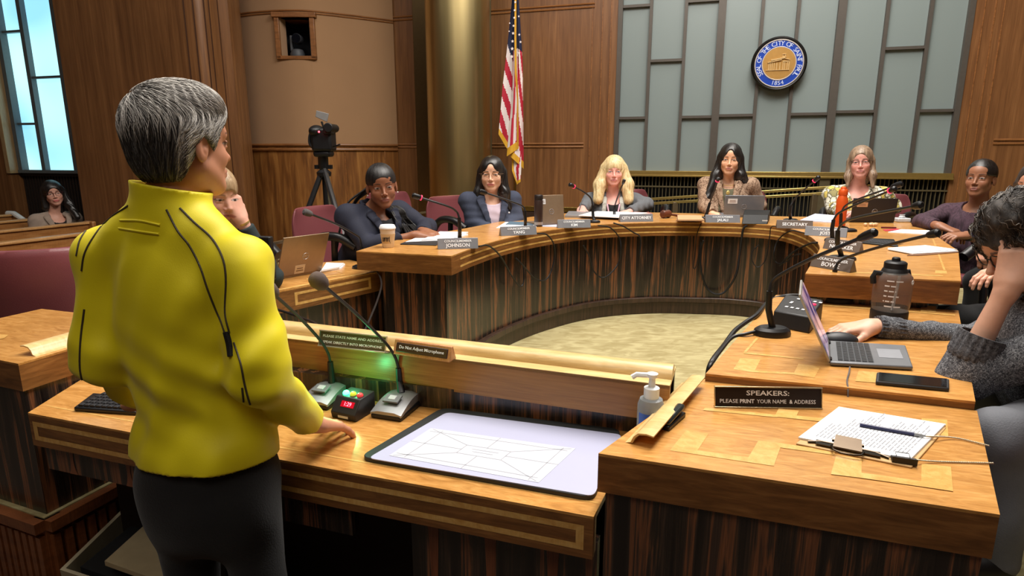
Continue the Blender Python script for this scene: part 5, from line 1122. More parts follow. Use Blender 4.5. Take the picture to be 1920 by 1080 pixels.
t = thing('pen', 'dark red pen lying by the snack wrapper', 'pen', tuple(a)); mb = MB(); mb.tube([a, b_], .005, 8); mb.build('barrel', mat('pen_red', (90, 24, 30), .4), t)
sheets('white papers on a red folder in front of the woman in the plum sweater', [[(1665, 436), (1752, 441), (1742, 433), (1690, 431)]], HA, .004)
flatbox('folder', 'thin red folder edge beneath the white papers near the plum sweater', 'folder', [(1660, 434), (1690, 431.5), (1682, 429), (1655, 431)], HA, .003, mat('red_folder', (176, 50, 60), .6))
sheets('stack of white sheets on a brown folder above the large water bottle', [[(1664, 468), (1712, 477), (1797, 472), (1735, 463)], [(1664, 466), (1715, 474), (1795, 469), (1735, 461)]], HA+.004, .004)
flatbox('folder', 'brown folder under the white sheets above the large water bottle', 'folder', [(1700, 480), (1722, 480), (1798, 474), (1730, 468)], HA, .004, mat('brown_folder', (120, 84, 60), .6))
sheets('papers behind the tan laptop on the left staff desk', [[(600, 512), (640, 505), (647, 497), (612, 497)], [(603, 509), (636, 503), (645, 496), (612, 495)]], HL, .008)
# black monitor edge on the left staff desk
a = W(506, 545, HL); t = thing('monitor', 'black monitor seen edge-on beside the yellow shoulder', 'monitor', tuple(a), -.25)
mb = MB(); mb.box((-.12, 0, .145), (.30, .03, .19)); mb.build('panel', BLACK(), t, local=True, bevel=.006); mb = MB(); mb.box((-.12, .01, .03), (.05, .03, .06)); mb.box((-.12, .01, .006), (.2, .13, .01)); mb.build('stand', BLACK(), t, local=True, bevel=.002)
# ================================================================ CABLES
inn2 = [(p.x/p.y, p.y) for p in I]
def ringY(px):
    k = (px-960)/F; 
    best = min(((abs(a*CT - k*(1)), y) for a, y in inn2)); return best[1]
def ringYx(px, py):
    r = ray(px, py); k = r.x/r.y; c = [(abs(a-k), y) for a, y in inn2 if y > 2.9]; return min(c)[1]
cbl = mat('cable_black', (26, 25, 26), .4)
def hang(lab, pts, r=.0045, dy=-.03, s=1):
    P = [D(x, y, ringYx(x, y)+dy-(.012 if i % 2 else 0)) for i, (x, y) in enumerate(pts)]
    mb = MB(); mb.tube(spline(P, 6), r, 8); return tag(mb.build('cable', cbl), lab, 'cable', 'microphone cables on the ring')
hang('black cable looping down from the JOHNSON nameplate', [(898, 462), (916, 461), (938, 480), (960, 518), (975, 537), (982, 527), (982, 501)])
hang('black cable looping down from the YANG nameplate', [(1008, 438), (1025, 440), (1038, 457), (1040, 481), (1032, 512), (1020, 526), (1002, 521), (981, 498), (967, 484)])
hang('black cable looping down from the KIM nameplate', [(1121, 423), (1144, 427), (1160.6, 445), (1164, 466), (1159, 494), (1141, 516), (1126, 520), (1112, 506), (1105, 481), (1094, 460)])
hang('black cable crossing the edge below the ATTORNEY nameplate', [(1150, 418), (1168, 424), (1186, 435), (1201, 446), (1200, 478)])
hang('thin cable hanging left of the thick loop below the JALALI nameplate', [(1315, 418), (1307, 439), (1303, 475), (1300, 500), (1304, 502), (1310, 478), (1314, 453)], .003)
hang('thick black cable in a deep loop below the conference unit', [(1401, 422), (1393, 432), (1387, 475), (1380, 515), (1361.5, 545), (1343, 552), (1325, 539), (1315, 509), (1313, 469), (1319, 451)], .0075)
hang('thin cable in a small loop left of the right-hand bend of the ring', [(1458, 424), (1446, 426), (1443, 444), (1436, 485), (1421, 501), (1410, 488), (1411, 471), (1423, 459)], .003)
hang('cable looping below the SECRETARY and JOST nameplates', [(1508, 437), (1482, 433), (1459, 450), (1451, 475), (1455, 492), (1470, 493), (1487, 480), (1501, 476)], .004)
hang('thick cable draped from the NOECKER nameplate over the inner edge', [(1532, 455), (1518, 457), (1495, 468), (1479, 480), (1462, 498)], .006)
def deskcable(lab, pts, r):
    mb = MB(); mb.tube(spline([q if isinstance(q, Vector) else D(*q) for q in pts], 6), r, 8); return tag(mb.build('cable', cbl), lab, 'cable', 'microphone cables over the right desk')
deskcable('black cable from the microphone behind the laptop over the desk to the well', [W(1545, 561, HL)+ZV*.01, W(1520, 558, HL)+ZV*.006, W(1480, 557, HL)+ZV*.006, (1452, 560, 2.52), (1436, 570, 2.40), (1419, 590, 2.2), (1397, 605, 2.12), (1377, 621, 2.02), (1358, 647, 1.9), (1332, 683, 1.74), (1326, 720, 1.75)], .008)
deskcable('black cable from the large microphone down beside the right staff desk', [W(1416, 628, HL)+ZV*.012, W(1396, 631, HL)+ZV*.008, (1374, 632, 1.95), (1355, 652, 1.86), (1338, 676, 1.76), (1329, 690, 1.72), (1322, 730, 1.74)], .006)
Yc = W(700, 508, HL).y
deskcable('black cable curving from the left staff desk microphone down to the podium', [W(696, 505, HL)+ZV*.01, (705, 507, Yc-.02), (713, 520, Yc-.2), (715, 536, Yc-.4), (708, 562, 2.4), (696, 592, 2.15), (684, 620, 1.98)], .004)
deskcable('short black cables behind the olive ledge sign', [(500, 575, 2.5), (535, 585, 2.4), (569, 597, 2.3), (590, 606, 2.15), (606, 622, 2.0)], .005)
# ================================================================ PEOPLE: implicit-surface modelling kit
def V3(v): return np.array([float(v[0]), float(v[1]), float(v[2]) if len(v) > 2 else 0.0])
class Fig:
    """a list of smooth-blended solids: cones (limbs) and turned ellipsoids"""
    def __init__(s): s.p = []
    def cone(s, a, b, ra, rb, k=.02, flat=None, cut=False, cuta=False):
        s.p.append(('c', V3(a), V3(b), ra, rb, k, flat, cut, cuta)); return s
    def ell(s, c, r, R=None, k=.02, sub=False):
        s.p.append(('e', V3(c), V3(r), np.eye(3) if R is None else np.asarray(R), k, sub)); return s
    def bounds(s, m=.03):
        lo = np.full(3, 9e9); hi = -lo
        for q in s.p:
            if q[0] == 'c':
                r = max(q[3], q[4])+m; lo = np.minimum(lo, np.minimum(q[1], q[2])-r); hi = np.maximum(hi, np.maximum(q[1], q[2])+r)
            elif not q[5]: r = float(np.max(q[2]))+m; lo = np.minimum(lo, q[1]-r); hi = np.maximum(hi, q[1]+r)
        return lo, hi
    def ev(s, P):
        d = np.full(len(P), 1e3)
        for q in s.p:
            if q[0] == 'c': cc, rr = (q[1]+q[2])/2, np.linalg.norm(q[2]-q[1])/2+max(q[3], q[4])
            else: cc, rr = q[1], float(np.max(q[2]))
            w0 = P-cc; near = np.nonzero((w0*w0).sum(1) < (rr+.10)**2)[0]
            if len(near) == 0: continue
            d[near] = s.one(q, P[near], d[near])
        return d
    def one(s, q, P, d):
        if 1:
            if q[0] == 'c':
                _, a, b, ra, rb, k, fl, cut, cuta = q; ba = b-a; L2 = max(1e-9, ba @ ba); w = P-a; h = w @ ba/L2; hc = np.clip(h, 0, 1); v = w-hc[:, None]*ba
                if fl is not None:
                    n = fl[0]; f = fl[1]; v = v+np.outer(v @ n*(1/f-1), n)
                e = np.sqrt((v*v).sum(1))-(ra+(rb-ra)*hc)
                if fl is not None: e = e*max(.5, fl[1])
                if cut: e = np.maximum(e, (h-1)*math.sqrt(L2))
                if cuta: e = np.maximum(e, -h*math.sqrt(L2))
                sub = False
            else:
                _, c, r, R, k, sub = q; v = (P-c) @ R; k0 = np.sqrt(((v/r)**2).sum(1)); k1 = np.sqrt(((v/(r*r))**2).sum(1)); e = k0*(k0-1)/np.maximum(k1, 1e-6)
            if sub: h = np.maximum(k-np.abs(d+e), 0)/max(k, 1e-6); d = np.maximum(d, -e)+h*h*k/4
            else: h = np.maximum(k-np.abs(d-e), 0)/max(k, 1e-6); d = np.minimum(d, e)-h*h*k/4
        return d
def axis(lo, hi, fine, hf, hc):
    xs = [lo]; 
    while xs[-1] < hi:
        x = xs[-1]; h = hc
        for a, b in fine:
            if a <= x <= b: h = min(h, hf)
            elif x < a < x+hc: h = min(h, max(hf, a-x))
        xs.append(x+h)
    return np.array(xs)
def nets(fn, X, Y, Z):
    nx, ny, nz = len(X), len(Y), len(Z); S = 4
    def pad(A):
        n = len(A); i = np.arange(0, n, S); return i
    ix, iy, iz = pad(X), pad(Y), pad(Z)
    cx = np.array([X[min(i+S//2, nx-1)] for i in ix]); cy = np.array([Y[min(i+S//2, ny-1)] for i in iy]); cz = np.array([Z[min(i+S//2, nz-1)] for i in iz])
    G = np.stack(np.meshgrid(cx, cy, cz, indexing='ij'), -1).reshape(-1, 3); dc = fn(G).reshape(len(cx), len(cy), len(cz))
    hx = np.array([X[min(i+S, nx-1)]-X[i] for i in ix]); hy = np.array([Y[min(i+S, ny-1)]-Y[i] for i in iy]); hz = np.array([Z[min(i+S, nz-1)]-Z[i] for i in iz])
    R = .5*np.sqrt(hx[:, None, None]**2+hy[None, :, None]**2+hz[None, None, :]**2)*1.5+.010
    m = np.abs(dc) < R
    D_ = np.repeat(np.repeat(np.repeat(dc, S, 0), S, 1), S, 2)[:nx, :ny, :nz]; Mk = np.repeat(np.repeat(np.repeat(m, S, 0), S, 1), S, 2)[:nx, :ny, :nz]
    idx = np.argwhere(Mk); val = np.empty(len(idx))
    for i in range(0, len(idx), 400000):
        q = idx[i:i+400000]; val[i:i+400000] = fn(np.stack([X[q[:, 0]], Y[q[:, 1]], Z[q[:, 2]]], 1))
    D_ = D_.copy(); D_[Mk] = val; D_[0] = D_[-1] = 1; D_[:, 0] = D_[:, -1] = 1; D_[:, :, 0] = D_[:, :, -1] = 1
    s = D_ < 0
    c = s[:-1, :-1, :-1].astype(np.int8)
    for dx, dy, dz in ((1, 0, 0), (0, 1, 0), (0, 0, 1), (1, 1, 0), (1, 0, 1), (0, 1, 1), (1, 1, 1)): c = c+s[dx:nx-1+dx, dy:ny-1+dy, dz:nz-1+dz]
    act = (c > 0) & (c < 8); A = np.argwhere(act); n = len(A)
    if n == 0: return np.zeros((0, 3)), []
    vid = np.full(act.shape, -1, np.int64); vid[act] = np.arange(n)
    acc = np.zeros((n, 3)); cnt = np.zeros(n)
    for ax in range(3):
        o1, o2 = [k for k in range(3) if k != ax]
        for a in (0, 1):
            for b in (0, 1):
                p = A.copy(); p[:, o1] += a; p[:, o2] += b; q = p.copy(); q[:, ax] += 1
                d0 = D_[p[:, 0], p[:, 1], p[:, 2]]; d1 = D_[q[:, 0], q[:, 1], q[:, 2]]; mm = (d0 < 0) != (d1 < 0)
                t = np.where(mm, d0/np.where(d0 == d1, 1, d0-d1), 0); P0 = np.stack([X[p[:, 0]], Y[p[:, 1]], Z[p[:, 2]]], 1); P1 = np.stack([X[q[:, 0]], Y[q[:, 1]], Z[q[:, 2]]], 1)
                acc += np.where(mm[:, None], P0+(P1-P0)*t[:, None], 0); cnt += mm
    V = acc/np.maximum(cnt, 1)[:, None]; F_ = []
    for ax in range(3):
        o1, o2 = (ax+1) % 3, (ax+2) % 3
        sl0 = [slice(None)]*3; sl1 = [slice(None)]*3; sl0[ax] = slice(0, -1); sl1[ax] = slice(1, None)
        e = s[tuple(sl0)] != s[tuple(sl1)]; E = np.argwhere(e); E = E[(E[:, o1] > 0) & (E[:, o2] > 0) & (E[:, o1] < [nx, ny, nz][o1]-1) & (E[:, o2] < [nx, ny, nz][o2]-1)]
        ins = s[E[:, 0], E[:, 1], E[:, 2]]; q = []
        for a, b in ((1, 1), (0, 1), (0, 0), (1, 0)):
            t = E.copy(); t[:, o1] -= a; t[:, o2] -= b; q.append(vid[t[:, 0], t[:, 1], t[:, 2]])
        q = np.stack(q, 1); q[~ins] = q[~ins][:, ::-1]; q = q[(q >= 0).all(1)]; F_.append(q)
    return V, np.concatenate(F_)
def sdf_mesh(name, fn, lo, hi, m, parent, hf=.004, hc=.008, fine=None, color=None, smooth_it=1):
    fine = fine or [[], [], []]
    ax = [axis(lo[i], hi[i], fine[i], hf, hc) for i in range(3)]
    V, Fc = nets(fn, *ax)
    if len(V) and smooth_it:      # pull the vertices onto the true surface
        e = 1e-3; d = fn(V); g = np.stack([fn(V+np.eye(3)[i]*e)-d for i in range(3)], 1)/e; g2 = np.maximum((g*g).sum(1), .25); st = np.clip(d/g2, -.004, .004); V = V-g*st[:, None]
    me = bpy.data.meshes.new(name); inv = np.array(parent_mat(parent).inverted()) if parent is not None else np.eye(4); Vl = V @ inv[:3, :3].T+inv[:3, 3]
    me.vertices.add(len(V)); me.vertices.foreach_set('co', Vl.astype(np.float32).ravel()); nf = len(Fc)
    me.loops.add(nf*4); me.loops.foreach_set('vertex_index', Fc.astype(np.int32).ravel()); me.polygons.add(nf); me.polygons.foreach_set('loop_start', np.arange(0, nf*4, 4, dtype=np.int32)); me.polygons.foreach_set('loop_total', np.full(nf, 4, np.int32)); me.polygons.foreach_set('use_smooth', np.ones(nf, bool))
    me.materials.append(m); me.update(calc_edges=True); me.validate()
    if color is not None:
        at = me.color_attributes.new('tint', 'FLOAT_COLOR', 'POINT'); c = color(V); at.data.foreach_set('color', np.concatenate([c, np.ones((len(c), 1))], 1).astype(np.float32).ravel())
    o = bpy.data.objects.new(name, me); COL.objects.link(o); o.parent = parent; return o
def skin_mat():
    if 'skin' in MATS: return MATS['skin']
    m, nt, p = base_mat('skin'); a = N(nt, 'ShaderNodeAttribute', attribute_name='tint'); tc = N(nt, 'ShaderNodeTexCoord'); nz = N(nt, 'ShaderNodeTexNoise', Scale=60.0, Detail=4.0); mr = N(nt, 'ShaderNodeMapRange'); mr.inputs['To Min'].default_value = .9; mr.inputs['To Max'].default_value = 1.1
    vm = N(nt, 'ShaderNodeVectorMath', operation='SCALE'); nt.links.new(tc.outputs['Object'], nz.inputs[0]); nt.links.new(nz.outputs['Fac'], mr.inputs[0]); nt.links.new(a.outputs['Color'], vm.inputs[0]); nt.links.new(mr.outputs[0], vm.inputs['Scale']); nt.links.new(vm.outputs[0], p.inputs['Base Color'])
    p.inputs['Roughness'].default_value = .5; p.inputs['Subsurface Weight'].default_value = .06; p.inputs['Subsurface Scale'].default_value = .01; p.inputs['Subsurface Radius'].default_value = (1, .4, .25)
    MATS['skin'] = m; return m
def rotm(f, up=(0, 0, 1), roll=0):
    """columns: right, forward, up"""
    f = V3(f); f /= np.linalg.norm(f); u = V3(up); r = np.cross(f, u); r /= np.linalg.norm(r); u = np.cross(r, f)
    if roll: r, u = r*math.cos(roll)+u*math.sin(roll), u*math.cos(roll)-r*math.sin(roll)
    return np.stack([r, f, u], 1)
def head_parts(F_, C, R, s=1.0, wide=1.0, jaw=1.0, nose=1.0, fem=True):
    C = V3(C)
    def L(x, y, z): return C+R @ (np.array([x*wide, y, z])*s)
    def e(x, y, z, a, b, c, k=.015, sub=False, rot=None): F_.ell(L(x, y, z), np.array([a*wide, b, c])*s, R if rot is None else R @ rot, k, sub)
    e(0, -.014, .034, .073, .092, .083, .0)
    e(0, .022, -.035, .058, .062, .072, .03)
    e(0, .040, .045, .055, .05, .045, .03)
    for x in (-1, 1):
        F_.cone(L(x*(.046 if fem else .052), .0, -.050), L(x*(.015 if fem else .020)*jaw, .058, -.094), .016*s, (.013 if fem else .015)*s, .025)
        e(x*(.036 if fem else .034), .057, -.030, .021 if fem else .015, .020, .021 if fem else .017, .022)
        F_.cone(L(x*.040, .070, .020), L(x*.014, .083 if not fem else .081, .018), (.0055 if fem else .0085)*s, (.0055 if fem else .0085)*s, .014)
    e(0, .062, -.098, .017*jaw, .018, .014, .025)
    for x in (-1, 1): e(x*.0315, .094, .0005, .017, .016, .0125, .012, True)
    for x in (-1, 1):
        e(x*.0310, .0695, -.0005, .0128, .0128, .0125, .001)
        F_.cone(L(x*.0195, .0800, .0035), L(x*.0435, .0755, .0035), .0036*s, .0034*s, .004)
        F_.cone(L(x*.0210, .0785, -.0085), L(x*.0420, .0750, -.0075), .0030*s, .0030*s, .005)
    nz_ = (.965 if fem else 1)*nose; q_ = .88 if fem else 1
    F_.cone(L(0, .080, .010), L(0, .104*nz_, -.031), .0062*s, .0088*q_*s, .012)
    e(0, .103*nz_, -.034, .0095*q_, .0095*q_, .008*q_, .006)
    for x in (-1, 1): e(x*.0110, .091, -.038, .0064, .0080, .0060, .006)
    e(0, .076, -.066, .024, .016, .019, .012)
    F_.cone(L(-.015, .0855, -.0625), L(.015, .0855, -.0625), .0045*s, .0045*s, .005); F_.cone(L(-.012, .0860, -.0715), L(.012, .0860, -.0715), .0052*s, .0052*s, .004)
    e(0, .0935, -.0668, .021, .006, .0014, .002, True)
    for x in (-1, 1):
        rt = np.array(Matrix.Rotation(x*.25, 3, 'Z') @ Matrix.Rotation(-.15, 3, 'X')); e(x*.076, -.010, -.008, .0075, .0175, .031, .006, False, rt); e(x*.0835, -.006, -.004, .0045, .010, .019, .004, True, rt); e(x*.0775, -.006, -.014, .004, .006, .007, .003, False, rt)
    return L
def head_color(V, C, R, s, wide, tone, lip, brow, iris=(60, 38, 26), lash=True, white=True, blush=.25):
    q = (V-V3(C)) @ R/s; q[:, 0] /= wide; x, y, z = q[:, 0], q[:, 1], q[:, 2]; ax = np.abs(x)
    sk = np.array(rgb(*tone)[:3]); c = np.tile(sk, (len(V), 1))
    def mixc(m, col, a=1): 
        cc = np.array(rgb(*col)[:3]); w = (m*a)[:, None]; c[:] = c*(1-w)+cc*w
    front = y > .045
    sm = lambda d, w: np.clip(.5-d/w, 0, 1)
    ck = sm(np.sqrt(((ax-.038)/.022)**2+((z+.032)/.018)**2)-1, .8)*front; c[:] = c*(1-blush*.35*ck[:, None])+(sk*np.array([1.12, .72, .68]))*(blush*.35*ck[:, None])
    nn = sm(np.sqrt((x/.014)**2+((z+.036)/.014)**2)-1, .8)*(y > .09); c[:] = c*(1-blush*.3*nn[:, None])+(sk*np.array([1.1, .75, .7]))*(blush*.3*nn[:, None])
    lipm = sm((np.sqrt((x/.0235)**2+((z+.0668)/(.0092))**2)-1)*.009, .0022)*(y > .074); mixc(lipm, lip, .85)
    mixc(sm((np.sqrt((x/.022)**2+((z+.0668)/.0014)**2)-1)*.0014, .0015)*(y > .074), tuple(int(v*.45) for v in lip), .8)
    bz = .0205+.004*np.sin(np.clip((ax-.012)/.040, 0, 1)*2.4); mixc(sm(np.abs(z-bz)-.0030*(1.25-np.clip((ax-.012)/.06, 0, 1)), .002)*(ax > .012)*(ax < .053)*(y > .05), brow, .85)
    ex = (ax-.031)/.0145; ez = z/.0046; er = np.sqrt(ex**2+ez**2); eye = sm((er-1)*.005, .0018)*(y > .066)
    mixc(sm((er-1.32)*.005, .002)*(z > -.001)*(y > .062), (34, 24, 20), .8 if lash else .4)
    if white: mixc(eye, tuple(int(v*(.72+.28*tone[0]/220)) for v in (176, 166, 160))); ir = np.sqrt((ax-.031)**2+(z-.0005)**2); mixc(sm(ir-.0068, .0015)*eye, iris); mixc(sm(ir-.0028, .0012)*eye, (12, 10, 10))
    return c
def hand_parts(F_, Wp, d, n, side, curl=(.35, .45, .3), s=1.0, spread=.10, thumb=(.75, .25), lift=0, curls=None, lens=None):
    """wrist point, finger direction, back-of-hand normal; side=+1 puts the thumb on d x n side"""
    Wp, d, n = V3(Wp), V3(d), V3(n); d /= np.linalg.norm(d); n = n-d*(n @ d); n /= np.linalg.norm(n); t = np.cross(d, n)*side
    def L(a, b, c): return Wp+(d*a+t*b+n*c)*s
    F_.cone(L(-.02, 0, 0), L(.015, 0, 0), .0255*s, .025*s, .02, (n, .72))
    tips = []
    for i, (b, ln) in enumerate(((.030, .92), (.0105, 1.03), (-.0095, .96), (-.0285, .76))):
        F_.cone(L(.008, b*.62, 0), L(.088-.004*abs(i-1), b, .002), .016*s, .0125*s, .016, (n, .8))
        ang = -(curls[i][0] if curls else curl[0]); p = L(.090-.004*abs(i-1), b, .002); az = spread*(1.2-i)*.9
        dirv = d*math.cos(az)+t*math.sin(az); prev = p
        for j, (sg, r0, r1) in enumerate(((.043, .0098, .0088), (.026, .0088, .0080), (.021, .0080, .0066))):
            v = dirv*math.cos(ang)+n*math.sin(ang); q = prev+v*sg*ln*s; F_.cone(prev, q, r0*s, r1*s, .0035); prev = q
            if j < 2: ang -= (curls[i][j+1] if curls else curl[j+1])
        tips.append(prev)
    a = L(.012, .022, -.006); th, cu = thumb; v = d*math.cos(th)+t*math.sin(th)-n*.25; v /= np.linalg.norm(v); b = a+v*.042*s; F_.cone(a, b, .0175*s, .0125*s, .012)
    v2 = d*math.cos(th-cu)+t*math.sin(th-cu)-n*.3; v2 /= np.linalg.norm(v2); c = b+v2*.031*s; F_.cone(b, c, .0112*s, .0100*s, .004); v3 = d*math.cos(th-2*cu)+t*math.sin(th-2*cu)-n*.3; v3 /= np.linalg.norm(v3); F_.cone(c, c+v3*.026*s, .0098*s, .0078*s, .003)
    return tips
def folds(P, a, seed=0, w=.06):
    r = np.random.RandomState(seed); o = np.zeros(len(P))
    for i in range(5):
        k = r.normal(size=3); k[2] *= .8; k = k/np.linalg.norm(k)*2*PI/(w*r.uniform(.7, 1.8)); ph = r.uniform(0, 6); wp = .6*np.sin(P @ (r.normal(size=3)*9)+i); o += np.sin(P @ k+ph+wp)
    return o*a/3
def ar_(*v): return np.array(v, float)
class Person:
    def __init__(s, label, head, look, N_, tf, tone=(214, 160, 132), lip=(176, 96, 92), brow=(60, 42, 32), hs=.97, wide=1.0, jaw=1.0, nose=1.0, roll=0, sh=.165, girth=1.0, fem=True, base=None, iris=(60, 38, 26), headup=None, blush=.25, shdrop=.045, noff=.035):
        s.C = V3(head); s.R = rotm(look, headup if headup is not None else (0, 0, 1), roll); s.hs = hs; s.wide = wide; s.tone = tone; s.lip = lip; s.brow = brow; s.iris = iris; s.blush = blush
        s.N = V3(N_); o_ = (s.N-s.C)*ar_(1, 1, 0); L_ = np.linalg.norm(o_); bk_ = V3(tf)*ar_(1, 1, 0); bk_ /= np.linalg.norm(bk_); s.N = s.C*ar_(1, 1, 0)-bk_*noff+ar_(0, 0, 1)*s.N[2] if noff is not None else s.N; s.T = rotm(V3(tf)*np.array([1, 1, 0])); s.g = girth; s.jaw = jaw; s.nose = nose; s.fem = fem
        s.t = thing('person', label, 'person', tuple(base) if base is not None else (s.N[0], s.N[1], PLAT)); s.arm = {}; s.legs = []; s.lr = .082
        s.sL = s.tp(-sh, -.01, -shdrop); s.sR = s.tp(sh, -.01, -shdrop); s.pel = s.tp(0, -.03, -.50); s.hands = []; s.spine = s.T.copy(); s.sh = sh
    def tp(s, r, f, u): return s.N+s.T @ np.array([r, f, u])
    def hp(s, x, y, z): return s.C+s.R @ (np.array([x*s.wide, y, z])*s.hs)
    def torso(s, F_, g=0, low=True, k=.05):
        G = s.g; T = s.T; pel = s.pel; m = (s.tp(0, 0, -.17)*.55+pel*.45); ch = s.tp(0, -.005, -.19)
        ax = s.N-pel; ax /= np.linalg.norm(ax); f = T[:, 1]-ax*(T[:, 1] @ ax); f /= np.linalg.norm(f); r = np.cross(f, ax); B = np.stack([r, f, ax], 1); s.B = B
        F_.ell(ch, np.array([.150*G+g, .100*G+g, .185+g]), B, .0)
        F_.ell(m, np.array([.135*G+g, .098*G+g, .16+g]), B, k)
        F_.ell(pel+ax*.02, np.array([.165*G+g, .115*G+g, .13+g]), B, k)
        for sp, sg in ((s.sL, -1), (s.sR, 1)): F_.cone(s.tp(sg*.035, -.02, -.015), sp, .042+g*.7, .044*G+g*.6, .04)
        if s.fem:
            for sg in (-1, 1): F_.ell(ch+B @ np.array([sg*.065, .075*G+g*.6, -.02]), np.array([.062, .052, .058])*G, B, .03)
    def arms(s, F_, g=0, cut=None, k=.03, wr=None):
        for sg, (sp, el, wr_) in s.arm.items():
            a, b, c = V3(sp), V3(el), V3(wr_)
            F_.cone(a, b, .043*s.g+g*.8, .035+g*.9, k)
            e = b+(c-b)*(cut if cut else 1.0); F_.cone(b, e, .037+g, (wr if wr else .0265)+g*.8, .02, cut=bool(cut))
    def leg(s, F_, g=0, k=.04):
        for hip, kn, an in s.legs:
            F_.cone(hip, kn, s.lr*s.g+g, .058*s.lr/.082+g, k); F_.cone(kn, an, .056+g, .038+g, .03)
    def seat(s, kneef=.34, z=None):
        z = s.pel[2] if z is None else z
        for sg in (-1, 1):
            hip = s.pel+s.T @ np.array([sg*.09, .02, -.03]); kn = s.pel+s.T @ np.array([sg*.12, kneef, -.01]); an = kn+s.T @ np.array([0, .02, 0]); an[2] = PLAT+.08; s.legs.append((hip, kn, an))
    def shirt_y(s, r, u, g): return .1
    def make_body(s, hf=.0032, hc=.010, extra=None, feet=True):
        F_ = Fig(); head_parts(F_, s.C, s.R, s.hs, s.wide, s.jaw, s.nose, s.fem)
        nk = .048 if s.fem else .048
        F_.cone(s.hp(0, -.018, -.06), s.tp(0, -.02, .0), nk, nk+.006, .03); H = Fig(); s.torso(H, -.012); F_.p += [('e', H.p[0][1], H.p[0][2], H.p[0][3], .05, False)]+H.p[1:]
        s.arms(F_, -.004); s.leg(F_, -.008)
        for (hip, kn, an) in s.legs:
            f = s.T @ np.array([0, 1, 0]); F_.cone(an-np.array([0, 0, .03]), an+f*.15-np.array([0, 0, .05]), .034, .026, .03)
        for h in s.hands: h(F_)
        lo, hi = F_.bounds(.02)
        fine = [[], [], []]
        for c, r in [(s.C, .135)]+[((V3(a[2])), .13) for a in s.arm.values()]:
            for i in range(3): fine[i].append((c[i]-r, c[i]+r))
        col = lambda V: head_color(V, s.C, s.R, s.hs, s.wide, s.tone, s.lip, s.brow, s.iris, blush=s.blush)
        o = sdf_mesh('body', F_.ev, lo, hi, skin_mat(), s.t, hf, hc, fine, col); return o
    def garment(s, name, m, g, cut=None, arms=None, wr=None, extra=None, hem=-.52, fold=.003, seed=1, h=.006, legs=False, wl=.06, after=None, torso=True, kk=.05):
        F_ = Fig()
        if torso: s.torso(F_, g, k=kk)
        if arms: s.arms(F_, g*.75, cut=arms, wr=wr)
        if legs: s.leg(F_, g)
        if extra: extra(F_)
        B = s.T; Nn = s.N
        def fn(P):
            d = F_.ev(P)
            q = (P-Nn) @ B
            if fold: d = d+folds(P, fold, seed, wl)*(np.clip((-q[:, 2]+.01)/.05, 0, 1) if torso else 1)
            if torso and hem is not None: d = np.maximum(d, np.where(np.abs(q[:, 0]) < .9, hem-q[:, 2], -1))
            if cut is not None: d = np.maximum(d, -cut(q, P))
            if after: d = after(d, q, P)
            return d
        lo, hi = F_.bounds(.03); s.F = F_; s.fn = fn
        return sdf_mesh(name, fn, lo, hi, m, s.t, h, h)
    # neckline helpers (sd of the removed region, in torso coordinates: right, forward, up)
    @staticmethod
    def vneck(w=.055, low=-.26, top=.0, r=.062, yc=.0):
        def f(q, P):
            u = np.clip((q[:, 2]-low)/(top-low), 0, 1.6); wedge = np.maximum(np.abs(q[:, 0])-(.006+w*u), -(q[:, 1]-.0)); wedge = np.maximum(wedge, low-q[:, 2])*.8
            neck = np.sqrt(q[:, 0]**2+(q[:, 1]-yc)**2+((q[:, 2]-.02)*.8)**2)-r
            return np.minimum(wedge, neck)
        return f
    @staticmethod
    def open_front(w0=.03, w1=.06, low=-.6, r=.062):
        def f(q, P):
            w = w0+(w1-w0)*np.clip((q[:, 2]+.4)/.4, 0, 1); wedge = np.maximum(np.abs(q[:, 0])-w, -q[:, 1])*.9
            return np.minimum(wedge, np.sqrt(q[:, 0]**2+q[:, 1]**2+((q[:, 2]-.02)*.8)**2)-r)
        return f
    @staticmethod
    def crew(r=.066, yf=.02, z=.015, sc=1.0):
        return lambda q, P: np.sqrt(q[:, 0]**2+(q[:, 1]-yf)**2+((q[:, 2]-z)*sc)**2)-r
    def lapels(s, m, g, w=.055, low=-.26, top=-.01):
        F_ = Fig(); T = Fig(); s.torso(T, g)
        pts = {}
        for sg in (-1, 1):
            path = []
            for i in range(7):
                f = i/6; u = low+(top-low)*f; x = sg*(.008+w*f)
                # march from the front to the garment surface
                ys = np.linspace(.25, -.02, 60); Q = np.array([s.tp(x*(1.0), yy, u) for yy in ys]); d = T.ev(Q); k = np.argmax(d < 0) if (d < 0).any() else 40; path.append((x, ys[k]+.004, u))
            path.append((sg*.062, -.02, .025)); path.append((sg*.045, -.06, .04)); path.append((0, -.075, .045))
            for i in range(len(path)-1):
                a, b = path[i], path[i+1]; wd = .004+.018*min(1, i/5) if i < 6 else .016
                o = sg*wd*.8 if i < 6 else 0
                F_.cone(s.tp(a[0]+o, a[1], a[2]), s.tp(b[0]+o, b[1], b[2]), wd+.003, wd+.006, .004, (s.T[:, 1], .3))
        lo, hi = F_.bounds(.02); return sdf_mesh('lapels', F_.ev, lo, hi, m, s.t, .0045, .0045)
    def hair(s, m, parts, cutf=None, stripe=.002, nst=42, h=.0042, name='hair', disp=None):
        F_ = Fig()
        for q in parts: 
            if q[0] == 'e': F_.ell(s.hp(*q[1]), np.array(q[2])*s.hs, s.R, q[3] if len(q) > 3 else .03, q[4] if len(q) > 4 else False)
            else:
                a = s.hp(*q[1]) if len(q[1]) == 3 else V3(q[1][1]); b = s.hp(*q[2]) if len(q[2]) == 3 else V3(q[2][1]); F_.cone(a, b, q[3], q[4], q[5] if len(q) > 5 else .03, (s.R @ np.array(q[6]), .55) if len(q) > 6 else None)
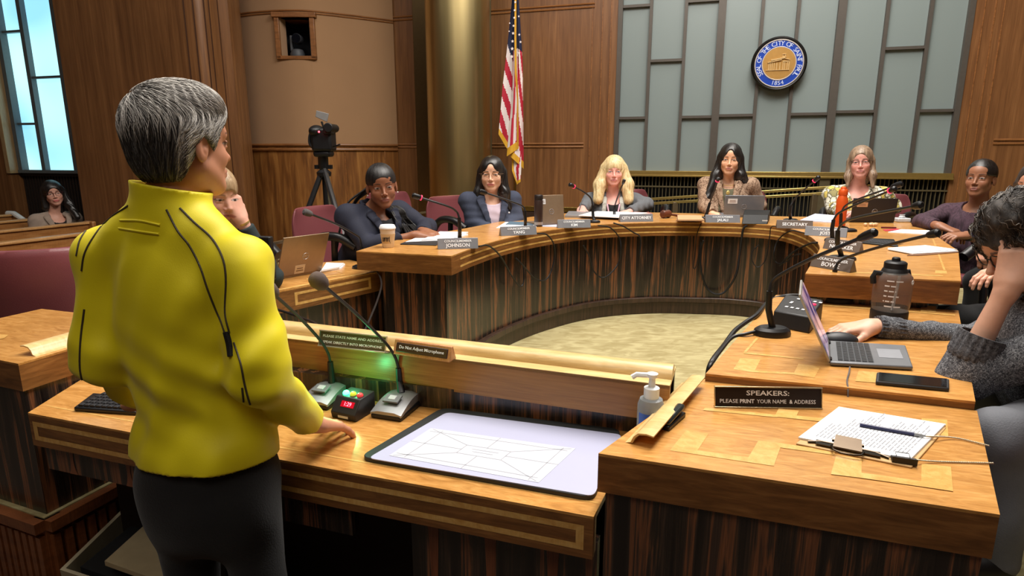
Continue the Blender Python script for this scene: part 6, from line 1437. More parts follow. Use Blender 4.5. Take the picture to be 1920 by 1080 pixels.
        C, R, hs = s.C, s.R, s.hs; S_ = Fig(); S_.p = [q for q in F_.p if q[0] == 'e' and q[5]]; F_.p = [q for q in F_.p if not (q[0] == 'e' and q[5])]
        def fn(P):
            d = F_.ev(P); q = (P-C) @ R/hs
            if disp: d = d+folds(q, disp[0], 5, disp[1])
            if stripe: an = np.arctan2(q[:, 0], q[:, 1]+.01); d = d-stripe*(1-.9*np.clip((q[:, 1]-.0)/.04, 0, 1)*(q[:, 2] > .02))*np.sin(an*nst/2+3*np.sin(q[:, 2]*22)+2*np.sin(an*5))
            for pr in S_.p: d = S_.one(pr, P, d)
            if cutf: d = np.maximum(d, cutf(q))
            return d
        lo, hi = F_.bounds(.03); s.hfn = fn
        return sdf_mesh(name, fn, lo, hi, m, s.t, h, h)
    def strands(s, mats, seedf, flow, n=900, steps=9, step=.009, r=.0007, lift=.0015, seed=1, name='hair_strands', wave=0, stiff=.5, pts=None, keep=None, tol=.010):
        rs = np.random.RandomState(seed); q = rs.normal(size=(n*6, 3)); q /= np.linalg.norm(q, axis=1)[:, None]; q = q*.13
        P = s.C+(q*s.hs) @ s.R.T if pts is None else pts
        fn = s.hfn
        def proj(P, it=4, off=0):
            for _ in range(it):
                d = fn(P); e = 2e-3; g = np.stack([fn(P+np.eye(3)[i]*e)-fn(P-np.eye(3)[i]*e) for i in range(3)], 1)/(2*e); g /= np.maximum(np.linalg.norm(g, axis=1), 1e-3)[:, None]; P = P-g*np.clip(d-off, -.03, .03)[:, None]
            return P, g
        P, g = proj(P, 8, lift); L = (P-s.C) @ s.R/s.hs; ok = seedf(L) & (np.abs(fn(P)) < lift+.004); P = P[ok][:n]; tr = [P.copy()]; ph = rs.uniform(0, 6.28, len(P)); prev = None
        for k in range(steps):
            L = (P-s.C) @ s.R/s.hs; v = flow(L, ph) @ s.R.T; _, g = proj(P, 1, lift); v = v-g*(v*g).sum(1)[:, None]; v /= np.maximum(np.linalg.norm(v, axis=1), 1e-4)[:, None]
            if wave: b = np.cross(v, g); v = v+b*(wave*np.sin(ph+k*1.1))[:, None]
            if prev is not None: v = v*(1-stiff)+prev*stiff; v /= np.maximum(np.linalg.norm(v, axis=1), 1e-4)[:, None]
            prev = v; st_ = np.where(keep((P-s.C) @ s.R/s.hs), step, 1e-5)[:, None] if keep else step; P = P+v*st_; P, _ = proj(P, 1, lift+.0015*math.sin(k/steps*PI)); tr.append(P.copy())
        tr = np.stack(tr, 1); far = np.abs(fn(tr.reshape(-1, 3))).reshape(tr.shape[:2]).max(1); tr = tr[far < lift+tol]
        K = steps+1; n_ = len(tr); tg = np.gradient(tr, axis=1); tg /= np.maximum(np.linalg.norm(tg, axis=2), 1e-6)[..., None]; up = np.array([.3, .2, .93]); a = np.cross(tg, up); a /= np.maximum(np.linalg.norm(a, axis=2), 1e-6)[..., None]; b = np.cross(tg, a)
        rad = (r*np.sin(np.linspace(.35, PI-.12, K)))[None, :, None]*rs.uniform(.6, 1.3, (n_, 1, 1)); ring_ = [tr+(a*math.cos(t)+b*math.sin(t))*rad for t in (0, 2.094, 4.188)]
        Vv = np.stack(ring_, 2).reshape(-1, 3); base = (np.arange(n_)[:, None]*K+np.arange(K-1)[None, :]).reshape(-1)*3
        F_ = np.concatenate([np.stack([base+i, base+(i+1) % 3, base+3+(i+1) % 3, base+3+i], 1) for i in range(3)])
        mi = np.tile(np.repeat(rs.randint(0, len(mats), n_), K-1), 3)
        me = bpy.data.meshes.new(name); inv = np.array(parent_mat(s.t).inverted()); Vl = Vv @ inv[:3, :3].T+inv[:3, 3]
        me.vertices.add(len(Vv)); me.vertices.foreach_set('co', Vl.astype(np.float32).ravel()); nf = len(F_); me.loops.add(nf*4); me.loops.foreach_set('vertex_index', F_.astype(np.int32).ravel()); me.polygons.add(nf); me.polygons.foreach_set('loop_start', np.arange(0, nf*4, 4, dtype=np.int32)); me.polygons.foreach_set('loop_total', np.full(nf, 4, np.int32)); me.polygons.foreach_set('use_smooth', np.ones(nf, bool))
        for m in mats: me.materials.append(m)
        me.polygons.foreach_set('material_index', mi.astype(np.int32)); me.update(calc_edges=True)
        o = bpy.data.objects.new(name, me); COL.objects.link(o); o.parent = s.t; o['kind'] = 'stuff'; return o
    def glasses(s, col, r=.0235, sq=1.0, th=.0012, metal=0):
        mb = MB(); m = mat('glasses_%d_%d_%d' % col, col, .3, metal)
        for x in (-1, 1):
            pts = []
            for k in range(25): a = 2*PI*k/24; cx, cz = math.cos(a), math.sin(a); cx = math.copysign(abs(cx)**sq, cx); cz = math.copysign(abs(cz)**sq, cz); pts.append(Vector(s.hp(x*.033+r*1.08*cx, .0955-.006*abs(cx)*(1 if cx*x > 0 else 0), -.001+r*.82*cz)))
            mb.tube(pts, th, 6, cap=False); mb.tube([Vector(s.hp(*q)) for q in ((x*.058, .089, .006), (x*.070, .075, .006), (x*.079, .02, .006), (x*.080, -.006, .004))], th*1.1, 6)
        mb.tube([Vector(s.hp(*q)) for q in ((-.011, .0975, .004), (0, .100, .0065), (.011, .0975, .004))], th, 6)
        return mb.build('glasses', m, s.t)
def look_at(p, q): return V3(q)-V3(p)
def hairmat(name, c1, c2, rough=.4, sc=(90, 90, 6)):
    return wood(name, [(.35, c1), (.65, c2)], sc, detail=4, distort=.6, rough=rough, fine=.3, fs=(500, 500, 14), bump=.5, spec=.6)
CUTF = lambda x: x
def cap(side=.083, back=.104, top=.095): return [('e', (0, -.016, .034), (side, back, top), 0)]
FACE = ('e', (0, .118, -.036), (.062, .088, .090), .012, True)
PART = ('e', (0, .112, .050), (.024, .035, .036), .012, True)
# ================================================================ THE PEOPLE
def ar(*v): return np.array(v, float)
def onsurf(fn, px, py, t0=.7, t1=3.0, n=260, off=.0):
    r = np.array(ray(px, py)); r /= np.linalg.norm(r); o = ar(0, 0, CAMH); t = t0
    for _ in range(n):
        d = fn((o+r*t)[None])[0]
        if d < 4e-4: break
        t += min(max(d*.6, 4e-4), .03)
        if t > t1: return None
    return Vector(o+r*(t-off))
def surf_line(fn, pts, name, m, parent, r=.0022, t0=.7, t1=3.0, sub=6):
    P = []
    flat_ = spline([Vector((a, b, 0)) for a, b in pts], sub)
    for q in flat_:
        s_ = onsurf(fn, q.x, q.y, t0, t1)
        if s_ is not None and (not P or (s_-P[-1]).length < .06): P.append(s_)
    if len(P) < 2: return None
    mb = MB(); mb.tube(P, r, 6); return mb.build(name, m, parent)
def cloth(name, col, rough=.85, sheen=.0, var=.10, vs=20, bump=.25, bs=260): return mat(name, col, rough, sheen=sheen, var=var, vs=vs, bump=bump, bs=bs)
# ---------------------------------------------------------------- the man at the podium
yel = cloth('yellow_jersey', (234, 216, 14), .55, .1, .05, 8, .08, 500); blackc = cloth('black_trousers', (20, 19, 20), .9, .1)
pm = Person('man standing at the podium in a yellow zip jacket and black trousers, seen from behind', D(343, 270, 1.30), (.47, .88, .02), D(330, 392, 1.29), (.22, .97), tone=(198, 138, 108), fem=False, girth=.93, hs=.935, jaw=1.1, base=(-.68, 1.27, 0), noff=None)
pm.lr = .078; pm.pel = ar(-.680, 1.27, .93); pm.sL = np.array(D(203, 482, 1.31)); pm.sR = np.array(D(452, 503, 1.25))
pm.arm = {1: (pm.sR, D(492, 712, 1.20), D(580, 792, 1.38)), -1: (pm.sL, D(198, 672, 1.27), D(278, 752, 1.44))}
pm.legs = [(pm.pel+ar(-.078, .02, -.05), ar(-.765, 1.30, .49), ar(-.78, 1.25, .09)), (pm.pel+ar(.080, -.02, -.05), ar(-.585, 1.27, .49), ar(-.57, 1.22, .09))]
pm.hands = [lambda F_: hand_parts(F_, D(588, 794, 1.395), ar(.20, .85, -.42), ar(.25, .35, .9), -1, curls=[(.05, .1, .1), (.0, .1, .1), (.1, .15, .1), (.2, .2, .15)], spread=.16, thumb=(.8, .15)),
            lambda F_: hand_parts(F_, D(264, 754, 1.45), ar(.5, .8, -.1), ar(-.1, .2, 1), 1)]
pm.make_body(hf=.003)
def mcut(q, P): return np.maximum(np.sqrt(q[:, 0]**2+(q[:, 1]+.01)**2)-(.055+.12*np.clip(q[:, 2], 0, .1)), -.005-q[:, 2])
def mext(F_):
    F_.cone(pm.tp(-.008, -.012, -.02), pm.tp(.006, -.004, .068), .068, .080, .02)
    F_.cone(pm.sL, pm.arm[-1][1], .052, .050, .04); F_.cone(pm.sR, pm.arm[1][1], .052, .050, .04)
def maft(d, q, P):
    d = np.maximum(d, q[:, 2]-(.046-.16*q[:, 0]-.12*q[:, 1]))
    # soft creases pulled across the small of the back and at the elbows
    z = P[:, 2]; x = P[:, 0]
    cr_ = .0035*np.sin((z*1.0+x*.35)*70+2*np.sin(x*9))*np.exp(-((z-1.13)/.10)**2)+.004*np.sin((z-x*.9)*55+1.2)*np.exp(-((z-1.22)/.12)**2)*np.exp(-((x+.52)/.10)**2)
    b = .005*np.exp(-((z-1.075)/.006)**2)
    return d+cr_-b*0
pm.garment('jacket', yel, .016, cut=mcut, arms=.97, wr=.030, extra=mext, hem=-.530, fold=.0055, seed=4, h=.0042, wl=.10, after=maft)
jf = pm.fn; pip = cloth('piping_dark', (62, 52, 34), .6)
for pts in ([(312, 393), (333, 433), (355, 461), (375, 500), (389, 542), (404, 580), (415, 605), (426, 640)], [(337, 390), (364, 417), (397, 447), (417, 483), (423.5, 522), (422, 586), (430, 624)],
            [(240, 386), (200, 414), (172, 450), (158, 478), (153, 508)], [(206, 396), (174, 419), (151, 448), (143, 480)], [(158, 580), (151, 640), (150, 690), (156, 722)],
            [(438, 642), (451, 681), (459, 722), (472, 765), (497, 800)], [(454, 727), (457, 769), (451, 831), (444, 883)]):
    surf_line(jf, pts, 'piping', pip, pm.t, .0022)
surf_line(jf, [(424, 622), (430, 645), (433, 668)], 'side_patch', cloth('patch_black', (24, 22, 20), .8), pm.t, .007)
surf_line(jf, [(236, 738), (300, 748), (380, 749), (450, 740)], 'pocket_seam', cloth('seam_yellow', (170, 152, 22), .7), pm.t, .0016)
surf_line(jf, [(223, 428), (255, 433), (298, 439)], 'back_tab', yel, pm.t, .0026); surf_line(jf, [(225, 413), (262, 414), (300, 422)], 'back_tab', yel, pm.t, .0026)
def shoes(P_, m=None):
    for (hip, kn, an) in P_.legs:
        F_ = Fig(); f = P_.T[:, 1]; F_.cone(an+ar(0, 0, -.015), an+f*.16+ar(0, 0, -.045), .046, .036, .03); fn = lambda P: np.maximum(F_.ev(P), (an[2]-.085)-P[:, 2]); lo, hi = F_.bounds(.02); sdf_mesh('shoe', fn, lo, hi, m or mat('shoe_black', (24, 22, 22), .4), P_.t, .008, .008)
def trousers(P_, name, m, g, top=-.42, h=.007, fold=.004, seed=3):
    F_ = Fig(); T = Fig(); P_.torso(T, g); F_.p = [T.p[2]]; F_.p[0] = tuple([*F_.p[0][:4], .0, False]); P_.leg(F_, g, .05)
    if not P_.fem: F_.ell(P_.pel+P_.T @ ar(0, -.02, -.09), ar(.14, .10, .13), P_.T, .06)
    fn = lambda P: np.maximum(F_.ev(P)+folds(P, fold, seed, .12), (P-P_.N) @ P_.T[:, 2]-top)
    lo, hi = F_.bounds(.03); shoes(P_); return sdf_mesh(name, fn, lo, hi, m, P_.t, h, h)
trousers(pm, 'trousers', blackc, .000, top=-.50, h=.006)
def mhair(q):
    y = q[:, 1]; z = q[:, 2]; zc = np.interp(y, [-.2, -.045, -.022, -.008, .010, .030, .050, .080, .2], [-.086, -.078, -.020, .016, .004, -.018, .030, .066, .075]); return (zc-z)*.7
pm.hair(hairmat('grey_hair', (66, 62, 59), (132, 127, 122)), [('e', (0, -.018, .034), (.0845, .103, .096), 0), ('e', (.01, .03, .075), (.060, .055, .048), .03), ('e', (0, -.048, -.030), (.064, .058, .062), .03)], mhair, stripe=.0012, nst=60, h=.0035)
hm = [mat('hair_silver', (204, 199, 192), .45), mat('hair_grey', (158, 153, 147), .45), mat('hair_ash', (96, 92, 88), .45), mat('hair_dark', (54, 50, 47), .45)]
def mflow(L, ph):
    w = L-ar(-.015, -.070, .098); top = np.clip((L[:, 2]-.045)/.04, 0, 1)[:, None]; v1 = w/np.maximum(np.linalg.norm(w, axis=1), 1e-3)[:, None]+ar(.35, .25, 0); v2 = np.tile(ar(0, -.75, -.55), (len(L), 1)); bk = np.clip((-L[:, 1]-.03)/.04, 0, 1)[:, None]
    v2 = v2*(1-bk)+ar(0, -.1, -1)*bk; sw = np.sin(ph)[:, None]*.35*ar(1, 0, .3); return v1*top+v2*(1-top)+sw
def seed_all(L): return mhair(L) < -.004
pm.strands([hm[0], hm[0], hm[1], hm[2]], lambda L: seed_all(L) & (L[:, 2] > .062), mflow, n=2200, steps=8, step=.0075, r=.0008, lift=.003, seed=3, wave=.25, keep=lambda L: mhair(L) < -.002)
pm.strands(hm[:3], lambda L: seed_all(L) & (L[:, 0] > .02) & (L[:, 1] > -.05), mflow, n=1300, steps=9, step=.0065, r=.0007, lift=.0025, seed=5, wave=.3, name='side_hair_strands', keep=lambda L: mhair(L) < -.004)
pm.strands(hm[2:]+hm[3:], lambda L: seed_all(L), mflow, n=2400, steps=9, step=.008, r=.0009, lift=.0012, seed=6, name='back_hair_strands', wave=.1, keep=lambda L: mhair(L) < -.006)
# ---------------------------------------------------------------- helpers for seated people
def lookcam(p, dx=0, dz=0): v = -V3(p); v[2] = 0; v /= np.linalg.norm(v); return v+ar(dx, 0, dz)
def lean(P_, back=.05, drop=.42): P_.pel = P_.tp(0, -back, -drop); P_.pel[2] = max(P_.pel[2], PLAT+.36); P_.seat(.30)
pale, tanr = (222, 172, 150), (206, 156, 124)
# woman with long braids
p = Person('woman with long dark braids in a navy blazer, hands on the open binder', D(716, 350, 3.55), (.30, -.95, -.04), D(716, 394, 3.64), (.72, -.69), tone=(142, 92, 66), lip=(134, 74, 66), brow=(30, 20, 16), iris=(34, 22, 16), girth=1.18, roll=-.10, wide=1.06, hs=1.0, base=(-.85, 3.75, PLAT), sh=.175, noff=.08, shdrop=.022)
lean(p, .16, .40); p.arm = {1: (p.sR, D(690, 462, 3.40), D(782, 441, 3.42)), -1: (p.sL, D(800, 426, 3.72), D(792, 436, 3.52))}
p.hands = [lambda F_: hand_parts(F_, D(785, 441, 3.42), ar(1, .1, -.15), ar(.1, 0, 1), -1, s=.92), lambda F_: hand_parts(F_, D(795, 433, 3.50), ar(.75, -.6, -.15), ar(0, 0, 1), 1, s=.92, curl=(.5, .6, .4))]
p.make_body(); navy = cloth('navy_blazer', (28, 31, 48), .8)
p.garment('top', cloth('black_top', (24, 24, 28)), .010, cut=Person.crew(.075, .05, .0), hem=-.38)
p.garment('blazer', navy, .026, cut=Person.vneck(.06, -.24), arms=.93, fold=.005, seed=8, hem=-.42, wl=.09); p.lapels(navy, .026, .058, -.22); trousers(p, 'trousers', blackc, .01, -.30, .012)
p.hair(hairmat('black_hair', (14, 12, 12), (34, 30, 30)), [('e', (0, -.012, .037), (.083, .106, .096), 0), ('e', (0, -.085, .02), (.05, .04, .05), .03), ('e', (0, .118, -.034), (.064, .085, .094), .008, True)], lambda q: np.where(q[:, 1] > .0, .018-q[:, 2], -.05-q[:, 2])*.8+np.where(q[:, 1] > .07, (.062-q[:, 2])*0, 0), stripe=.0022, nst=44)
mb = MB(); rr_ = random.Random(2)
for k in range(16):
    a = p.hp(rr_.uniform(-.05, .05), -.095+rr_.uniform(-.01, .01), .02+rr_.uniform(-.03, .03)); sgn = 1 if k < 6 else -1; o = rr_.uniform(-.03, .03)
    if sgn > 0: pts = [a, p.tp(.07+o, -.13, .04), p.tp(.13+o, -.125, -.10), p.tp(.15+o*1.5, -.13, -.26)]
    else:
        ox = (k-10.5)*2.6; pts = [a, p.tp(-.075+o*.3, -.08, .07)]
        for (x_, y_) in ((741, 391), (751, 407), (764+ox*.3, 424), (776+ox*.9, 439)):
            h_ = onsurf(p.fn, x_+ox, y_, 1.5, 5, off=.010)
            if h_: pts.append(h_)
    q = spline(pts, 7); mb.tube(q, [.0062*(1+.18*math.sin(i*2.6)) for i in range(len(q))], 7)
mb.build('braids', mat('braid_black', (30, 27, 26), .5, bump=.5, bs=300), p.t)
mb = MB(); mb.sphere(p.hp(-.080, -.008, -.042), .0045, 10, 8); mb.sphere(p.hp(.080, -.008, -.042), .0045, 10, 8); mb.build('earrings', mat('pearl', (226, 222, 214), .2), p.t)
# woman in navy blazer with round glasses
p = Person('woman in a navy blazer and lilac top with thin round glasses', D(922, 327, 4.35), (-.06, -1, .0), D(918, 369, 4.42), (.28, -.96), tone=(226, 176, 146), lip=(190, 92, 88), girth=.98, hs=.98, wide=1.10, base=(-.16, 4.5, PLAT), sh=.165, shdrop=.022)
lean(p); p.arm = {1: (p.sR, D(886, 418, 4.32), D(928, 436, 4.2)), -1: (p.sL, D(968, 412, 4.40), D(940, 436, 4.2))}
p.hands = [lambda F_: hand_parts(F_, D(930, 437, 4.2), ar(.7, -.5, -.2), ar(0, 0, 1), -1, s=.9), lambda F_: hand_parts(F_, D(938, 437, 4.18), ar(-.7, -.5, -.2), ar(0, 0, 1), 1, s=.9)]
p.make_body(); nb2 = cloth('slate_blazer', (56, 62, 80), .85, var=.2, vs=120)
p.garment('top', cloth('lilac_top', (204, 186, 200)), .010, cut=Person.crew(.068, .03, .0), hem=-.38)
p.garment('blazer', nb2, .024, cut=Person.vneck(.065, -.30), arms=.93, fold=.004, seed=9, hem=-.42); p.lapels(nb2, .024, .062, -.28); trousers(p, 'trousers', blackc, .01, -.30, .012)
bh = hairmat('straight_black_hair', (16, 14, 14), (40, 35, 33), .3)
p.hair(bh, [('e', (0, -.009, .037), (.084, .108, .095), 0), ('c', (-.068, -.02, .01), (-.085, .0, -.13), .030, .032, .04), ('c', (.068, -.02, .01), (.085, .0, -.13), .030, .032, .04), ('c', (-.085, .0, -.13), (-.115, -.01, -.235), .032, .018, .03), ('c', (.085, .0, -.13), (.105, .02, -.235), .032, .02, .03), ('c', (0, -.07, -.02), (0, -.085, -.20), .07, .06, .04), FACE, PART, ('e', (0, .07, -.14), (.052, .075, .08), .02, True)], None, .0018, 50)
p.glasses((150, 120, 90), .0245, 1.0, .0011, .6)
mb = MB(); s_ = onsurf(p.fn, 944, 366); mb.sphere(s_ if s_ else p.tp(-.1, .12, -.1), .006, 8, 6); mb.build('lapel_pin', mat('pin_white', (230, 230, 235), .4), p.t)
# blonde attorney
p = Person('woman with long blonde hair in a grey cardigan with a pink lanyard', D(1151, 321, 5.10), (-.12, -1, -.02), D(1151, 366, 5.17), (-.1, -1), tone=(232, 170, 156), lip=(196, 110, 106), brow=(170, 130, 96), iris=(90, 100, 110), girth=1.12, hs=.99, wide=1.07, base=(.83, 5.25, PLAT), sh=.18, blush=.8)
lean(p); p.arm = {1: (p.sR, D(1101, 384, 5.08), D(1092, 392, 4.93)), -1: (p.sL, D(1212, 383, 5.08), D(1180, 398, 4.92))}
p.hands = [lambda F_: hand_parts(F_, D(1090, 392, 4.92), ar(-.1, -.9, -.25), ar(-.1, -.2, 1), -1, s=.95, curl=(.6, .7, .5)), lambda F_: hand_parts(F_, D(1176, 398, 4.9), ar(-.8, -.5, -.1), ar(0, 0, 1), 1, s=.9)]
p.make_body(); gcard = cloth('grey_cardigan', (98, 100, 104), .95, var=.2, vs=90)
p.garment('top', cloth('black_shirt', (30, 30, 32)), .012, cut=Person.crew(.078, .05, -.01), hem=-.38)
p.garment('cardigan', gcard, .024, cut=Person.open_front(.085, .055), arms=.95, fold=.004, seed=11, hem=-.42)
trim_m = mat('patterned_trim', (176, 176, 168), .9, var=.75, vs=190)
F_ = Fig(); T = Fig(); p.torso(T, .026)
for sg in (-1, 1):
    pr = None
    for i in range(9):
        u = -.36+.34*i/8; x = sg*(.095-.03*i/8); ys = np.linspace(.28, 0, 70); d = T.ev(np.array([p.tp(x, y, u) for y in ys])); k = int(np.argmax(d < 0)); c_ = p.tp(x, ys[k]+.002, u)
        if pr is not None: F_.cone(pr, c_, .017, .017, .004, (p.T[:, 1], .35))
        pr = c_
lo, hi = F_.bounds(.02); sdf_mesh('cardigan_trim', F_.ev, lo, hi, trim_m, p.t, .005, .005)
trousers(p, 'trousers', blackc, .01, -.30, .012)
bl = hairmat('blonde_hair', (196, 166, 112), (236, 214, 166), .4)
p.hair(bl, [('e', (0, -.012, .036), (.087, .106, .096), 0), ('c', (-.070, -.0, .02), (-.105, .02, -.11), .036, .048, .04), ('c', (.070, -.0, .02), (.105, .02, -.11), .036, .048, .04), ('c', (-.105, .02, -.11), (-.115, .065, -.225), .048, .040, .03), ('c', (.105, .02, -.11), (.115, .065, -.225), .048, .040, .03), ('c', (0, -.07, -.02), (0, -.085, -.20), .08, .08, .04), ('e', (0, .115, -.044), (.058, .090, .074), .012, True), ('e', (0, .06, -.14), (.052, .075, .065), .02, True)], None, .0022, 46)
mb = MB(); 
for sg in (-1, 1): P_ = [onsurf(p.fn, *q) for q in ((1151+sg*22, 352), (1151+sg*12, 375), (1151+sg*5, 398))]; P_ = [x for x in ([p.tp(sg*-.05, .125, -.06), p.tp(sg*-.03, .17, -.16), p.tp(sg*-.008, .185, -.30)])]; mb.tube([Vector(x) for x in P_], .006, 6)
mb.build('lanyard', mat('lanyard_pink', (226, 176, 196), .6), p.t)
a = D(1088, 390, 4.87); mb = MB(); mb.tube([a+Vector((.02, .03, .07)), a+Vector((-.01, -.02, -.015))], .004, 6); o = mb.build('pen', mat('grey_pen', (60, 62, 66), .3)); tag(o, 'grey pen held in the hand of the blonde woman with the lanyard', 'pen')
# woman with long black hair in leaf-patterned blazer
p = Person('woman with long black hair in a brown leaf-patterned blazer over an olive top', D(1369, 300, 4.92), (-.36, -.95, .02), D(1370, 341, 5.0), (-.30, -.95), tone=(222, 170, 136), lip=(184, 100, 90), girth=1.02, hs=1.0, base=(1.73, 5.1, PLAT), sh=.17, shdrop=.025, roll=.03)
lean(p); p.arm = {1: (p.sR, D(1322, 386, 4.9), D(1335, 401, 4.78)), -1: (p.sL, D(1424, 385, 4.95), D(1398, 404, 4.75))}
p.hands = [lambda F_: hand_parts(F_, D(1340, 402, 4.77), ar(.8, -.4, -.1), ar(0, 0, 1), -1, s=.9, curl=(.5, .6, .4)), lambda F_: hand_parts(F_, D(1394, 405, 4.73), ar(-.8, -.5, -.1), ar(0, 0, 1), 1, s=.9)]
p.make_body()
def pattern(name, cols, scale, thr, rough=.85, w=1.0):
    if name in MATS: return MATS[name]
    m, nt, pp = base_mat(name); tc = N(nt, 'ShaderNodeTexCoord'); v = N(nt, 'ShaderNodeTexVoronoi', Scale=scale, Randomness=1.0); nz = N(nt, 'ShaderNodeTexNoise', Scale=scale*.8, Detail=3.0, Distortion=1.0); ad = N(nt, 'ShaderNodeVectorMath', operation='MULTIPLY_ADD'); ad.inputs[1].default_value = (.04*w,)*3
    nt.links.new(tc.outputs['Object'], nz.inputs[0]); nt.links.new(nz.outputs['Color'], ad.inputs[0]); nt.links.new(tc.outputs['Object'], ad.inputs[2]); nt.links.new(ad.outputs[0], v.inputs['Vector'])
    cr = N(nt, 'ShaderNodeValToRGB'); cr.color_ramp.interpolation = 'CONSTANT'; e = cr.color_ramp.elements
    while len(e) < len(cols): e.new(.5)
    for x, (pos, c) in zip(e, cols): x.position = pos; x.color = rgb(*c)
    nt.links.new(v.outputs['Color'], cr.inputs[0]); mx = N(nt, 'ShaderNodeMix', data_type='RGBA'); mx.inputs['A'].default_value = rgb(*thr[1]); mt = N(nt, 'ShaderNodeMath', operation='LESS_THAN'); mt.inputs[1].default_value = thr[0]
    v2 = N(nt, 'ShaderNodeTexVoronoi', Scale=scale, feature='DISTANCE_TO_EDGE'); nt.links.new(ad.outputs[0], v2.inputs['Vector']); nt.links.new(v2.outputs['Distance'], mt.inputs[0]); nt.links.new(mt.outputs[0], mx.inputs['Factor']); nt.links.new(cr.outputs[0], mx.inputs['A']); mx.inputs['B'].default_value = rgb(*thr[1]); nt.links.new(mx.outputs['Result'], pp.inputs['Base Color']); pp.inputs['Roughness'].default_value = rough
    MATS[name] = m; return m
leaf = wood('leaf_blazer', [(.38, (98, 74, 58)), (.46, (126, 98, 78)), (.54, (168, 142, 118)), (.66, (140, 112, 92))], (34, 34, 26), detail=3, distort=2.2, rough=.85, fine=.1, bump=0)
p.garment('top', cloth('olive_top', (96, 92, 70)), .010, cut=Person.crew(.072, .035, .005), hem=-.38)
p.garment('blazer', leaf, .026, cut=Person.open_front(.050, .075), arms=.95, fold=.004, seed=13, hem=-.42); p.lapels(leaf, .026, .05, -.30); trousers(p, 'trousers', blackc, .01, -.30, .012)
p.hair(bh, [('e', (0, -.009, .037), (.084, .108, .095), 0), ('c', (-.068, -.02, .01), (-.092, -.01, -.12), .030, .036, .04), ('c', (.068, -.02, .01), (.092, -.0, -.12), .030, .036, .04), ('c', (-.092, -.01, -.12), (-.17, -.03, -.20), .036, .016, .03), ('c', (.092, -.0, -.12), (.140, .07, -.30), .038, .026, .03), ('c', (0, -.07, -.02), (0, -.085, -.20), .07, .075, .04), FACE, PART, ('e', (0, .08, -.17), (.060, .10, .115), .02, True)], None, .0018, 50)
mb = MB(); n0 = p.tp(0, .105, -.045)
mb.tube([Vector(p.tp(.066*math.sin(a), .055*math.cos(a)+.012, .005-.03*max(0, math.cos(a)))) for a in np.linspace(-2.2, 2.2, 24)], .0022, 6); mb.sphere(p.tp(0, .125, -.075), (.014, .006, .017), 12, 8); mb.build('pendant', mat('pendant_gold', (222, 196, 120), .3, .5), p.t)
# woman in floral blouse
p = Person('woman in a floral blouse with dark-framed glasses and shoulder-length hair', D(1614, 305, 4.76), (-.50, -.86, .06), D(1619, 353, 4.86), (-.42, -.9), tone=(224, 160, 144), lip=(186, 108, 102), brow=(120, 86, 64), girth=1.08, hs=1.0, wide=1.02, base=(2.67, 4.95, PLAT), sh=.175, roll=-.08, blush=.7)
lean(p); p.arm = {1: (p.sR, D(1562, 388, 4.82), D(1590, 403, 4.52)), -1: (p.sL, D(1676, 388, 4.72), D(1618, 403, 4.5))}
p.hands = [lambda F_: hand_parts(F_, D(1594, 402, 4.50), ar(.4, -.7, .1), ar(-.3, -.5, .8), -1, s=.92, curl=(.6, .7, .5)), lambda F_: hand_parts(F_, D(1612, 402, 4.48), ar(-.7, -.5, .1), ar(0, -.4, .9), 1, s=.92, curl=(.6, .7, .5))]
p.make_body()
flo = pattern('floral_blouse', [(0, (226, 220, 200)), (.42, (232, 228, 212)), (.62, (206, 184, 96)), (.78, (150, 142, 96)), (.9, (188, 98, 62))], 26, (.055, (96, 92, 70)))
p.garment('blouse', flo, .020, cut=Person.vneck(.060, -.14, .0, .078, .03), arms=.80, fold=.005, seed=15, hem=-.42); trousers(p, 'trousers', blackc, .01, -.30, .012)
p.hair(hairmat('light_brown_hair', (104, 80, 62), (172, 146, 120), .4), [('e', (0, -.009, .037), (.082, .107, .094), 0), ('c', (-.070, -.005, .01), (-.078, .015, -.10), .022, .024, .03), ('c', (.070, -.005, .01), (.078, .015, -.10), .022, .024, .03), ('c', (-.078, .015, -.10), (-.082, .03, -.185), .024, .012, .03), ('c', (.078, .015, -.10), (.080, .03, -.165), .024, .012, .03), ('c', (0, -.055, -.02), (0, -.065, -.12), .068, .06, .04), ('e', (0, .115, -.030), (.060, .088, .090), .012, True), ('e', (0, .08, -.17), (.060, .10, .115), .02, True)], None, .0014, 60)
p.glasses((56, 42, 40), .022, .75, .0014)
# woman in plum sweater
p = Person('woman in a ribbed plum sweater with dark hair tied back and a blue watch', D(1838, 336, 3.92), (-.80, -.62, .10), D(1851, 388, 3.98), (-.80, -.60), tone=(146, 98, 72), lip=(140, 80, 72), brow=(24, 16, 12), iris=(28, 18, 12), girth=1.0, hs=.98, base=(2.98, 4.05, PLAT), sh=.17, wide=.98)
lean(p, .10); p.arm = {1: (p.sR, D(1728, 416, 3.98), D(1762, 424, 3.72)), -1: (p.sL, D(1880, 468, 3.70), D(1812, 441, 3.58))}
p.hands = [lambda F_: hand_parts(F_, D(1765, 425, 3.70), ar(.55, -.75, -.30), ar(-.2, .1, 1), -1, s=.92, curl=(.35, .5, .4)), lambda F_: hand_parts(F_, D(1808, 442, 3.56), ar(-.9, -.15, .0), ar(0, -.2, 1), 1, s=.92, curl=(.5, .6, .4))]
p.make_body(); plum = wood('plum_rib_knit', [(.45, (58, 40, 50)), (.55, (76, 54, 66))], (70, 70, 8), rough=.95, fine=.25, bump=.3)
p.garment('sweater', plum, .018, cut=Person.crew(.078, .02, .01), arms=.74, fold=.003, seed=17, hem=-.46); trousers(p, 'trousers', blackc, .01, -.30, .012)
